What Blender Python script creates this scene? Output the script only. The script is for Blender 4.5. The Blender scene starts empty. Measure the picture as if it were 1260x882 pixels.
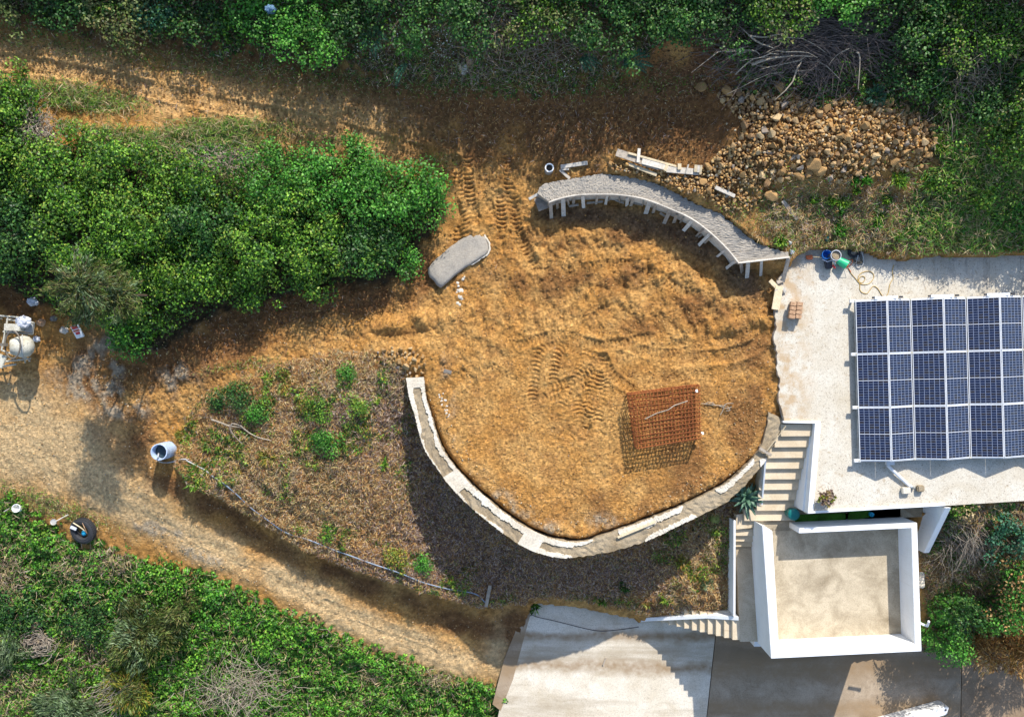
import bpy, bmesh, math, random
import numpy as np
from mathutils import Vector, Matrix

# ------------------------------------------------------------ camera, sky, sun, exposure
S = bpy.context.scene
C = S.collection
H, F = 28.0, 1008.0            # camera height above the round terrace, focal length in photo pixels (1260 wide)
cam = bpy.data.objects.new('camera', bpy.data.cameras.new('camera'))
C.objects.link(cam)
cam.location = (0, 0, H)
cam.data.sensor_width = 36.0
cam.data.lens = 36.0 * F / 1260.0
cam.data.clip_start = 0.1
cam.data.clip_end = 3000
S.camera = cam
SUN_EL, SUN_AZ = math.radians(38.5), math.radians(18.4)   # azimuth measured from +Y towards +X
world = bpy.data.worlds.new('World')
S.world = world
world.use_nodes = True
wn = world.node_tree.nodes
bgn = wn['Background']
sky = wn.new('ShaderNodeTexSky')
sky.sky_type = 'NISHITA'
sky.sun_disc = False
sky.sun_elevation = SUN_EL
sky.sun_rotation = SUN_AZ
world.node_tree.links.new(sky.outputs[0], bgn.inputs[0])
bgn.inputs[1].default_value = 0.15
sl = bpy.data.lights.new('sun', 'SUN')
sl.energy = 3.9
sl.angle = math.radians(0.5)
sl.color = (1.0, 0.95, 0.87)
sun = bpy.data.objects.new('sun', sl)
C.objects.link(sun)
sd = Vector((math.sin(SUN_AZ) * math.cos(SUN_EL), math.cos(SUN_AZ) * math.cos(SUN_EL), math.sin(SUN_EL)))
sun.rotation_euler = sd.to_track_quat('Z', 'Y').to_euler()
sun.location = sd * 60
S.view_settings.view_transform = 'Standard'
S.view_settings.look = 'None'
S.view_settings.exposure = 0.74
S.view_settings.gamma = 1.0

rng = np.random.default_rng(7)
random.seed(7)

# ------------------------------------------------------------ small helpers
def P(px, py, z=0.0):
    """place in the world (at height z) of a spot measured on the photograph"""
    k = (H - z) / F
    return ((px - 630.0) * k, -(py - 441.0) * k, z)

def np_mesh(name, V, Q, smooth=False, col=None, uv=None):
    """V (n,3) float, Q (m,k) int with one k, or a list of such arrays"""
    me = bpy.data.meshes.new(name)
    V = np.asarray(V, dtype=np.float32)
    Qs = Q if isinstance(Q, list) else [Q]
    Qs = [np.asarray(q, dtype=np.int32) for q in Qs if len(q)]
    me.vertices.add(len(V))
    me.vertices.foreach_set('co', V.ravel())
    loops = np.concatenate([q.ravel() for q in Qs])
    starts, s = [], 0
    for q in Qs:
        starts.append(s + np.arange(len(q)) * q.shape[1])
        s += q.size
    me.loops.add(len(loops))
    me.loops.foreach_set('vertex_index', loops)
    st = np.concatenate(starts).astype(np.int32)
    me.polygons.add(len(st))
    me.polygons.foreach_set('loop_start', st)
    if smooth:
        me.polygons.foreach_set('use_smooth', np.ones(len(st), dtype=bool))
    me.update(calc_edges=True)
    if col is not None:
        a = me.color_attributes.new('Col', 'FLOAT_COLOR', 'POINT')
        c = np.ones((len(V), 4), dtype=np.float32)
        c[:, :3] = col
        a.data.foreach_set('color', c.ravel())
    return me

class MB:
    """collects shapes, then links them as one mesh object"""
    def __init__(self):
        self.v, self.f = [], []
    def add(self, verts, faces):
        o = len(self.v)
        self.v += [tuple(v) for v in verts]
        self.f += [tuple(i + o for i in f) for f in faces]
        return self
    def prism(self, top, zb, bot=None):
        """top: list of (x,y,z) counter-clockwise or clockwise; zb bottom height"""
        n = len(top)
        a = sum(top[i][0] * top[(i + 1) % n][1] - top[(i + 1) % n][0] * top[i][1] for i in range(n))
        if a < 0:
            top = list(top)[::-1]
            if bot is not None: bot = list(bot)[::-1]
        b = bot if bot is not None else [(p[0], p[1], zb) for p in top]
        f = [tuple(range(n)), tuple(range(2 * n - 1, n - 1, -1))]
        for i in range(n):
            j = (i + 1) % n
            f.append((i, n + i, n + j, j))
        return self.add(list(top) + list(b), f)
    def board(self, a, b, w, t, up=(0, 0, 1)):
        a, b, up = Vector(a), Vector(b), Vector(up)
        d = (b - a).normalized()
        s = d.cross(up)
        if s.length < 1e-4: s = d.cross(Vector((1, 0, 0)))
        s.normalize(); u = s.cross(d).normalized()
        s *= w / 2; u *= t / 2
        v = [a - s - u, a + s - u, a + s + u, a - s + u, b - s - u, b + s - u, b + s + u, b - s + u]
        return self.add(v, [(0, 1, 2, 3), (7, 6, 5, 4), (0, 4, 5, 1), (1, 5, 6, 2), (2, 6, 7, 3), (3, 7, 4, 0)])
    def tube(self, pts, r, n=6, r1=None, caps=True):
        pts = [Vector(p) for p in pts]
        m = len(pts)
        vs, ring0 = [], None
        ref = Vector((0, 0, 1))
        for i, p in enumerate(pts):
            d = (pts[min(i + 1, m - 1)] - pts[max(i - 1, 0)])
            if d.length < 1e-6: d = Vector((0, 0, 1))
            d.normalize()
            s = d.cross(ref)
            if s.length < 0.1: s = d.cross(Vector((1, 0.1, 0)))
            s.normalize(); u = s.cross(d)
            rr = r if r1 is None else r + (r1 - r) * i / max(1, m - 1)
            for k in range(n):
                a = 2 * math.pi * k / n
                vs.append(p + s * math.cos(a) * rr + u * math.sin(a) * rr)
        f = []
        for i in range(m - 1):
            for k in range(n):
                k2 = (k + 1) % n
                f.append((i * n + k, i * n + k2, (i + 1) * n + k2, (i + 1) * n + k))
        if caps:
            f.append(tuple(range(n))[::-1]); f.append(tuple(range((m - 1) * n, m * n)))
        return self.add(vs, f)
    def lathe(self, c, prof, n=20, axis=None, caps=(False, False)):
        """prof: list of (radius, height along axis)"""
        ax = Vector(axis or (0, 0, 1)).normalized()
        s = ax.cross(Vector((0, 1, 0.01))).normalized(); u = s.cross(ax)
        c = Vector(c); vs = []
        for r, h in prof:
            for k in range(n):
                a = 2 * math.pi * k / n
                vs.append(c + ax * h + s * math.cos(a) * r + u * math.sin(a) * r)
        f = []
        for i in range(len(prof) - 1):
            for k in range(n):
                k2 = (k + 1) % n
                f.append((i * n + k, i * n + k2, (i + 1) * n + k2, (i + 1) * n + k))
        if caps[0]: f.append(tuple(range(n))[::-1])
        if caps[1]: f.append(tuple(range((len(prof) - 1) * n, len(prof) * n)))
        return self.add(vs, f)
    def build(self, name, mat, parent=None, smooth=False, bevel=0.0, origin=None):
        o = Vector((0, 0, 0))
        if parent is not None: o = parent_world(parent)
        elif origin is not None: o = Vector(origin)
        me = bpy.data.meshes.new(name)
        me.from_pydata([(v[0] - o.x, v[1] - o.y, v[2] - o.z) for v in self.v], [], self.f)
        me.update()
        if bevel > 0:
            bm = bmesh.new(); bm.from_mesh(me)
            bmesh.ops.bevel(bm, geom=bm.edges[:], offset=bevel, segments=2, affect='EDGES', clamp_overlap=True)
            bm.to_mesh(me); bm.free()
        if smooth:
            me.polygons.foreach_set('use_smooth', np.ones(len(me.polygons), dtype=bool))
        return link(name, me, mat, parent, None if parent is not None else o)

def parent_world(p):
    v = Vector((0, 0, 0))
    while p is not None:
        v += Vector(p.location); p = p.parent
    return v

def link(name, me, mat, parent=None, loc=None):
    ob = bpy.data.objects.new(name, me)
    if mat is not None:
        if len(me.materials) == 0: me.materials.append(mat)
    C.objects.link(ob)
    if parent is not None: ob.parent = parent
    if loc is not None: ob.location = loc
    return ob

def tag(o, label=None, cat=None, group=None, kind=None):
    if label: o['label'] = label
    if cat: o['category'] = cat
    if group: o['group'] = group
    if kind: o['kind'] = kind
    return o

def thing(name, label, cat, loc=(0, 0, 0), group=None):
    o = bpy.data.objects.new(name, None)
    o.empty_display_size = 0.1
    C.objects.link(o); o.location = loc
    return tag(o, label, cat, group)

def dup(root, loc=None, rot=None, label=None, scale=None):
    r = root.copy(); C.objects.link(r)
    if loc is not None: r.location = loc
    if rot is not None: r.rotation_euler = rot
    if scale is not None: r.scale = scale
    if label: r['label'] = label
    for ch in root.children:
        c = ch.copy(); C.objects.link(c); c.parent = r
        for g in ch.children:
            d = g.copy(); C.objects.link(d); d.parent = c
    return r

# ------------------------------------------------------------ materials
class NT:
    def __init__(self, name):
        self.m = bpy.data.materials.new(name); self.m.use_nodes = True
        self.t = self.m.node_tree; self.n = self.t.nodes
        self.b = self.n['Principled BSDF']; self.out = self.n['Material Output']
        self.co = self.n.new('ShaderNodeTexCoord')
    def L(self, a, b): self.t.links.new(a, b)
    def noise(self, scale, detail=4, rough=0.55, src=None, dist=0.0, vec_scale=None):
        nd = self.n.new('ShaderNodeTexNoise')
        nd.inputs['Scale'].default_value = scale; nd.inputs['Detail'].default_value = detail
        nd.inputs['Roughness'].default_value = rough; nd.inputs['Distortion'].default_value = dist
        v = src or self.co.outputs['Object']
        if vec_scale:
            mp = self.n.new('ShaderNodeMapping'); mp.inputs['Scale'].default_value = vec_scale
            self.L(v, mp.inputs[0]); v = mp.outputs[0]
        self.L(v, nd.inputs['Vector'])
        return nd.outputs['Fac']
    def voro(self, scale, feature='F1', src=None, out='Distance', rand=1.0):
        nd = self.n.new('ShaderNodeTexVoronoi'); nd.feature = feature
        nd.inputs['Scale'].default_value = scale; nd.inputs['Randomness'].default_value = rand
        self.L(src or self.co.outputs['Object'], nd.inputs['Vector'])
        return nd.outputs[out]
    def ramp(self, fac, stops, interp='LINEAR'):
        r = self.n.new('ShaderNodeValToRGB'); e = r.color_ramp.elements
        r.color_ramp.interpolation = interp
        while len(e) > 1: e.remove(e[-1])
        for i, (p, c) in enumerate(stops):
            el = e[0] if i == 0 else e.new(p)
            el.position = p
            el.color = (c, c, c, 1) if isinstance(c, (int, float)) else (*c, 1)
        self.L(fac, r.inputs[0])
        return r.outputs[0]
    def mix(self, fac, a, b, mode='MIX'):
        m = self.n.new('ShaderNodeMix'); m.data_type = 'RGBA'; m.blend_type = mode
        for k, v in ((0, fac), (6, a), (7, b)):
            sock = m.inputs[k]
            if isinstance(v, (int, float)): sock.default_value = v if k == 0 else (v, v, v, 1)
            elif isinstance(v, tuple): sock.default_value = (*v, 1)
            else: self.L(v, sock)
        return m.outputs[2]
    def math(self, op, a, b=0.0, c=None):
        m = self.n.new('ShaderNodeMath'); m.operation = op
        for i, v in enumerate((a, b) if c is None else (a, b, c)):
            if isinstance(v, (int, float)): m.inputs[i].default_value = v
            else: self.L(v, m.inputs[i])
        return m.outputs[0]
    def attr(self, name='Col'):
        a = self.n.new('ShaderNodeAttribute'); a.attribute_name = name
        return a.outputs['Color']
    def color(self, v):
        if isinstance(v, tuple): self.b.inputs['Base Color'].default_value = (*v, 1)
        else: self.L(v, self.b.inputs['Base Color'])
        return self
    def rough(self, v):
        if isinstance(v, (int, float)): self.b.inputs['Roughness'].default_value = v
        else: self.L(v, self.b.inputs['Roughness'])
        return self
    def bump(self, h, strength=0.5, dist=0.02):
        prev = self.b.inputs['Normal'].links[0].from_socket if self.b.inputs['Normal'].links else None
        b = self.n.new('ShaderNodeBump'); b.inputs['Strength'].default_value = strength
        b.inputs['Distance'].default_value = dist
        self.L(h, b.inputs['Height'])
        if prev: self.L(prev, b.inputs['Normal'])
        self.L(b.outputs[0], self.b.inputs['Normal'])
        return self
    def spec(self, v): self.b.inputs['Specular IOR Level'].default_value = v; return self

MAT = {}
def soil_mat(name, bump_a=0.8):
    t = NT(name)
    col = t.attr()
    n1 = t.noise(9, 8, 0.7)
    n2 = t.noise(34, 6, 0.75, dist=0.6)
    n3 = t.noise(2.2, 5, 0.6)
    v = t.ramp(n2, [(0.30, 0.62), (0.43, 0.90), (0.56, 1.06), (0.72, 1.28)])
    w = t.ramp(n1, [(0.30, 0.78), (0.5, 1.0), (0.70, 1.18)])
    c = t.mix(1.0, col, v, 'MULTIPLY'); c = t.mix(1.0, c, w, 'MULTIPLY')
    cr = t.voro(15, 'DISTANCE_TO_EDGE', src=None)
    wv = t.n.new('ShaderNodeTexNoise'); wv.inputs['Scale'].default_value = 6; wv.inputs['Detail'].default_value = 5; t.L(t.co.outputs['Object'], wv.inputs['Vector'])
    va = t.n.new('ShaderNodeVectorMath'); va.operation = 'MULTIPLY_ADD'; t.L(wv.outputs['Color'], va.inputs[0]); va.inputs[1].default_value = (.35, .35, .35); t.L(t.co.outputs['Object'], va.inputs[2])
    mp = t.n.new('ShaderNodeMapping'); mp.inputs['Scale'].default_value = (.7, 1.5, 1); t.L(va.outputs[0], mp.inputs[0])
    cr = t.voro(9, 'DISTANCE_TO_EDGE', src=mp.outputs[0])
    crk = t.math('MULTIPLY', t.ramp(cr, [(0.0, 1.0), (0.07, 0.0)]), t.ramp(t.noise(1.6, 4, .6), [(.40, 0.1), (.62, 1.0)]))
    c = t.mix(t.math('MULTIPLY', crk, .35), c, t.mix(1.0, col, (.42, .36, .32), 'MULTIPLY'))
    # pale stones and crumbs of a different colour in the soil
    vo = t.n.new('ShaderNodeTexVoronoi'); vo.inputs['Scale'].default_value = 17
    t.L(t.co.outputs['Object'], vo.inputs['Vector'])
    peb = t.ramp(vo.outputs['Distance'], [(0.0, 1.0), (0.16, 1.0), (0.24, 0.0)])
    sep = t.n.new('ShaderNodeSeparateColor'); t.L(vo.outputs['Color'], sep.inputs[0])
    sel = t.math('GREATER_THAN', sep.outputs[0], 0.86)
    pm = t.math('MULTIPLY', peb, sel)
    pc = t.mix(sep.outputs[1], (0.52, 0.40, 0.24), (0.34, 0.29, 0.24))
    c = t.mix(pm, c, pc)
    t.color(c).rough(0.95).spec(0.15)
    t.bump(t.noise(5, 6, 0.6, dist=0.8), bump_a, 0.05)
    t.bump(t.noise(11, 4, 0.6, dist=1.0, vec_scale=(.7, 1.35, 1)), 1.0, 0.075)
    t.bump(t.noise(30, 8, 0.75, dist=0.5), 0.9, 0.03)
    t.bump(t.math('MULTIPLY', crk, -1.0), 0.7, 0.03)
    t.bump(pm, 0.6, 0.02)
    return t.m
MAT['soil'] = soil_mat('soil')

def concrete(name, base, speck=0.0, stain=0.35, bumpd=0.01, streak=None, stain_col=None, fine=1.0, bands=()):
    t = NT(name)
    n = t.noise(1.1, 8, 0.65, dist=0.5)
    c = t.mix(t.ramp(n, [(0.38, 0.0), (0.7, 1.0)]), tuple(x * 1.05 for x in base), stain_col or tuple(x * (1 - stain) for x in (base[0], base[1] * 0.94, base[2] * 0.84)))
    n2 = t.noise(24, 8, 0.75)
    c = t.mix(1.0, c, t.ramp(n2, [(0.3, 1 - 0.35 * fine), (0.5, 1.0), (0.7, 1 + 0.16 * fine)]), 'MULTIPLY')
    if speck:
        s = t.noise(20, 4, 0.6, dist=1.2)
        c = t.mix(t.math('MULTIPLY', t.ramp(s, [(0.585, 0.0), (0.65, 1.0)]), speck), c, (0.24, 0.20, 0.16))
    if streak:
        s = t.noise(1.0, 5, 0.6, vec_scale=streak, dist=0.2)
        c = t.mix(t.ramp(s, [(0.48, 0.0), (0.62, 0.75)]), c, tuple(x * 0.5 for x in (base[0], base[1] * 0.88, base[2] * 0.72)))
    if bands:        # earth carried on by wheels in long bands
        sx = t.n.new('ShaderNodeSeparateXYZ'); t.L(t.co.outputs['Object'], sx.inputs[0])
        wob = t.math('MULTIPLY', t.math('SUBTRACT', t.noise(.5, 4, .6), .5), 1.1)
        for y0, wd in bands:
            d = t.math('ABSOLUTE', t.math('SUBTRACT', t.math('ADD', sx.outputs[1], wob), y0))
            k = t.ramp(t.math('DIVIDE', d, wd * 2.2), [(0.0, 1.0), (.35, .8), (1.0, 0.0)])
            c = t.mix(t.math('MULTIPLY', k, t.ramp(t.noise(3, 6, .7), [(.3, .35), (.6, .95)])), c, (.27, .185, .105))
    c = t.mix(t.ramp(t.noise(2.6, 7, .75, dist=1.0), [(.60, 0.0), (.64, .35), (.72, .5)]), c, tuple(x * .6 for x in (base[0], base[1] * .9, base[2] * .8)))
    t.color(c).rough(0.9).spec(0.25)
    t.bump(t.noise(14, 8, 0.75), 0.5, bumpd)
    t.bump(t.noise(60, 4, 0.7), 0.4, bumpd * 0.4)
    return t.m
MAT['terrace'] = concrete('terrace_concrete', (0.60, 0.545, 0.465), speck=0.8, stain=0.26, bumpd=0.012)
t = NT('roof_concrete')
n = t.noise(1.1, 8, 0.65, dist=0.5)
c = t.mix(t.ramp(n, [(0.38, 0.0), (0.7, 1.0)]), (.60, .56, .475), (.50, .44, .34))
c = t.mix(1.0, c, t.ramp(t.noise(24, 8, 0.75), [(0.3, .72), (0.5, 1.0), (0.7, 1.12)]), 'MULTIPLY')
c = t.mix(t.math('MULTIPLY', t.ramp(t.noise(19, 4, 0.6, dist=1.2), [(0.57, 0.0), (0.64, 1.0)]), .85), c, (0.25, 0.20, 0.15))
c = t.mix(t.math('MULTIPLY', t.ramp(t.noise(5, 5, 0.65, dist=.5), [(0.60, 0.0), (0.70, 1.0)]), .6), c, (0.36, 0.27, 0.17))
sx = t.n.new('ShaderNodeSeparateXYZ'); t.L(t.co.outputs['Object'], sx.inputs[0])
ny_ = t.ramp(t.math('MULTIPLY', t.math('SUBTRACT', sx.outputs[1], 5.6), .55), [(0.0, 0.0), (1.0, 1.0)])
nx_ = t.ramp(t.math('MULTIPLY', t.math('ADD', sx.outputs[0], .6), .5), [(0.0, 0.25), (1.0, 1.0)])
st_ = t.ramp(t.noise(1.0, 6, 0.65, vec_scale=(3.2, .55, 1), dist=.6), [(.50, 0.0), (.60, 1.0)])
c = t.mix(t.math('MULTIPLY', t.math('MULTIPLY', st_, ny_), nx_), c, (.20, .185, .17))
ex = t.ramp(t.math('MULTIPLY', t.math('ADD', sx.outputs[0], 5.6), 1.0), [(0.0, 1.0), (.9, 0.0)])
c = t.mix(t.math('MULTIPLY', ex, t.ramp(t.noise(2.5, 5, .6), [(.42, 0.0), (.6, .8)])), c, (.42, .29, .16))
t.color(c).rough(.9).spec(.25); t.bump(t.noise(14, 8, 0.75), 0.5, .012); t.bump(t.noise(60, 4, 0.7), 0.4, .005)
MAT['terrace'] = t.m
MAT['court'] = concrete('courtyard_concrete', (0.48, 0.405, 0.29), speck=0.35, stain=0.5, bumpd=0.006)
MAT['step'] = concrete('step_concrete', (0.60, 0.50, 0.36), speck=0.1, stain=0.18, bumpd=0.004, fine=0.6)
MAT['path'] = concrete('path_concrete', (0.50, 0.42, 0.31), speck=0.1, stain=0.28, bumpd=0.006)
MAT['road_light'] = concrete('pale_road_concrete', (0.63, 0.575, 0.48), speck=0.5, stain=0.18, bumpd=0.01, streak=(0.12, 0.9, 1), bands=((-10.95, .13), (-12.15, .14)))
MAT['road_dark'] = concrete('stained_road_concrete', (0.38, 0.30, 0.215), speck=0.4, stain=0.35, bumpd=0.01, streak=(0.15, 0.9, 1), bands=((-12.2, .32), (-13.7, .2), (-11.0, .15)))
MAT['road_brown'] = concrete('dirty_road_concrete', (0.30, 0.215, 0.14), speck=0.3, stain=0.4, bumpd=0.014)
MAT['wet'] = concrete('fresh_grey_concrete', (0.36, 0.32, 0.265), speck=0.5, stain=0.25, bumpd=0.04, stain_col=(0.25, 0.235, 0.21))
MAT['rubble'] = concrete('rubble_core', (0.35, 0.28, 0.185), speck=0.9, stain=0.35, bumpd=0.04, fine=1.6)
MAT['mortar'] = concrete('white_mortar', (0.64, 0.59, 0.50), speck=0.35, stain=0.22, bumpd=0.02)

def paint(name, base, dirt=0.08, rough=0.6, bump=0.002):
    t = NT(name)
    n = t.noise(1.7, 6, 0.65)
    c = t.mix(t.ramp(n, [(0.45, 0.0), (0.75, 1.0)]), base, tuple(max(0, x * (1 - dirt * k)) for x, k in zip(base, (1, 1.15, 1.5))))
    s = t.noise(26, 4, 0.6)
    dr = t.noise(1.0, 6, 0.7, vec_scale=(7, 7, .5), dist=.3)
    c = t.mix(t.ramp(dr, [(0.56, 0.0), (0.72, min(.55, dirt * 3.5))]), c, tuple(x * k for x, k in zip(base, (.62, .57, .48))))
    c = t.mix(1.0, c, t.ramp(s, [(0.3, 1 - dirt * 1.2), (0.5, 1.0)]), 'MULTIPLY')
    t.color(c).rough(rough).spec(0.3)
    t.bump(t.noise(30, 5, 0.6), 0.4, bump)
    return t.m
MAT['white'] = paint('white_wall_paint', (0.80, 0.80, 0.79), 0.06, 0.7, 0.004)
MAT['alu'] = paint('white_aluminium', (0.72, 0.73, 0.74), 0.05, 0.35)
MAT['grey_metal'] = paint('grey_metal', (0.42, 0.42, 0.40), 0.3, 0.5, 0.003)
MAT['cream_metal'] = paint('mortar_splashed_metal', (0.56, 0.54, 0.46), 0.45, 0.7, 0.006)
MAT['black_rubber'] = paint('black_rubber', (0.035, 0.036, 0.04), 0.3, 0.75, 0.004)
MAT['dark_hose'] = paint('dark_hose', (0.05, 0.055, 0.07), 0.3, 0.5)
MAT['blue_net'] = paint('dull_blue_net', (0.12, 0.22, 0.34), 0.5, 0.8, 0.02)
MAT['blue_hose'] = paint('blue_grey_pipe', (0.24, 0.30, 0.38), 0.25, 0.5)
MAT['grey_hose'] = paint('pale_grey_pipe', (0.50, 0.50, 0.50), 0.2, 0.5)
MAT['yellow_hose'] = paint('straw_cable', (0.55, 0.38, 0.13), 0.25, 0.5)
MAT['blue_plastic'] = paint('blue_plastic', (0.02, 0.17, 0.55), 0.2, 0.4)
MAT['cyan_plastic'] = paint('cyan_plastic', (0.02, 0.38, 0.62), 0.2, 0.4)
MAT['green_plastic'] = paint('green_plastic', (0.03, 0.50, 0.23), 0.2, 0.4)
MAT['teal_plastic'] = paint('teal_plastic', (0.01, 0.16, 0.15), 0.2, 0.4)
MAT['red_plastic'] = paint('red_plastic', (0.55, 0.05, 0.05), 0.3, 0.5)
MAT['orange_plastic'] = paint('orange_paint', (0.55, 0.14, 0.05), 0.5, 0.6)
MAT['dark_plastic'] = paint('dark_plastic', (0.06, 0.06, 0.07), 0.3, 0.5)
MAT['mud_grey'] = paint('dusty_black_plastic', (0.20, 0.18, 0.16), 0.6, 0.8)
MAT['barrel'] = paint('blue_white_barrel', (0.50, 0.62, 0.82), 0.35, 0.5, 0.004)
MAT['water'] = NT('water_in_barrel').color((0.02, 0.04, 0.05)).rough(0.05).m
MAT['turf'] = paint('green_matting', (0.05, 0.17, 0.012), 0.6, 0.9, 0.02)
MAT['cloth'] = paint('pale_crumpled_bag', (0.58, 0.60, 0.66), 0.3, 0.7, 0.02)

def wood(name, base, dark=0.45, scale=1.0):
    t = NT(name)
    oi = t.n.new('ShaderNodeObjectInfo')
    n = t.noise(6 * scale, 6, 0.7, vec_scale=(1, 1, 1))
    c = t.mix(t.ramp(n, [(0.35, 0.0), (0.68, 1.0)]), base, tuple(x * (1 - dark) for x in base))
    g = t.noise(30, 5, 0.6, dist=0.3)
    c = t.mix(1.0, c, t.ramp(g, [(0.3, 0.72), (0.55, 1.08)]), 'MULTIPLY')
    c = t.mix(1.0, c, t.ramp(oi.outputs['Random'], [(0, (0.78, 0.77, 0.76)), (1, (1.15, 1.13, 1.1))]), 'MULTIPLY')
    t.color(c).rough(0.85).spec(0.2)
    t.bump(g, 0.4, 0.006)
    return t.m
MAT['wood_pale'] = wood('pale_new_timber', (0.66, 0.55, 0.37), 0.25)
MAT['wood_grey'] = wood('weathered_grey_timber', (0.44, 0.38, 0.31), 0.4)
MAT['wood_white'] = wood('mortar_whitened_timber', (0.66, 0.61, 0.53), 0.3)
MAT['twig'] = wood('dry_twig', (0.30, 0.24, 0.19), 0.5)
MAT['twig_pale'] = wood('pale_dead_twig', (0.44, 0.38, 0.30), 0.5)
MAT['twig_dark'] = wood('dark_brush_twig', (0.20, 0.16, 0.145), 0.55)
MAT['bark'] = wood('brown_bark', (0.14, 0.10, 0.07), 0.5)

t = NT('rusty_steel')
n = t.noise(9, 6, 0.7)
t.color(t.ramp(n, [(0.32, (0.08, 0.022, 0.008)), (0.5, (0.28, 0.08, 0.016)), (0.72, (0.46, 0.17, 0.04))])).rough(0.85)
MAT['rust'] = t.m
t = NT('worn_steel')
t.color(t.ramp(t.noise(12, 5, 0.7), [(0.35, (0.30, 0.17, 0.11)), (0.6, (0.50, 0.40, 0.34))])).rough(0.6)
MAT['rust_pale'] = t.m
t = NT('brick_clay')
t.color(t.ramp(t.noise(18, 6, 0.7), [(0.3, (0.22, 0.12, 0.07)), (0.5, (0.42, 0.25, 0.14)), (0.75, (0.55, 0.38, 0.24))])).rough(0.9)
t.bump(t.noise(40, 4, 0.6), 0.5, 0.01)
MAT['brick'] = t.m

def leaf_mat(name, trans=0.28, rough=0.5):
    t = NT(name)
    col = t.attr()
    t.color(col).rough(rough).spec(0.35)
    tr = t.n.new('ShaderNodeBsdfTranslucent')
    t.L(t.mix(1.0, col, (1.1, 1.25, 0.5), 'MULTIPLY'), tr.inputs[0])
    mx = t.n.new('ShaderNodeMixShader'); mx.inputs[0].default_value = trans
    t.L(t.b.outputs[0], mx.inputs[1]); t.L(tr.outputs[0], mx.inputs[2])
    t.L(mx.outputs[0], t.out.inputs[0])
    return t.m
MAT['leaf'] = leaf_mat('leaf')
MAT['dry'] = leaf_mat('dry_stalk', 0.1, 0.9)

def rock_mat(name, base, alt):
    t = NT(name)
    oi = t.n.new('ShaderNodeObjectInfo')
    b = t.ramp(oi.outputs['Random'], [(0.0, tuple(x * .8 for x in base)), (1.0, tuple(x * 1.2 for x in base))])
    n = t.noise(7, 8, 0.7)
    c = t.mix(t.ramp(n, [(0.42, 0.0), (0.68, 0.8)]), b, alt)
    c = t.mix(1.0, c, t.ramp(t.noise(30, 6, 0.7), [(0.3, 0.6), (0.5, 1.0), (0.7, 1.3)]), 'MULTIPLY')
    t.color(c).rough(0.92).spec(0.2)
    t.bump(t.noise(14, 8, 0.75), 0.7, 0.04)
    return t.m
ROCKM = [('ochre', rock_mat('ochre_rock', (.45, .27, .11), (.26, .15, .065))), ('brown', rock_mat('brown_rock', (.33, .20, .095), (.16, .09, .045))), ('tan', rock_mat('tan_rock', (.50, .34, .17), (.30, .17, .07))),
         ('cream', rock_mat('cream_rock', (.54, .40, .22), (.38, .24, .11))), ('grey', rock_mat('grey_rock', (.30, .26, .22), (.30, .20, .11)))]
MAT['rock'] = ROCKM[0][1]
MAT['dark_stone'] = rock_mat('dark_stone', (.13, .11, .10), (.07, .06, .055))
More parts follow.
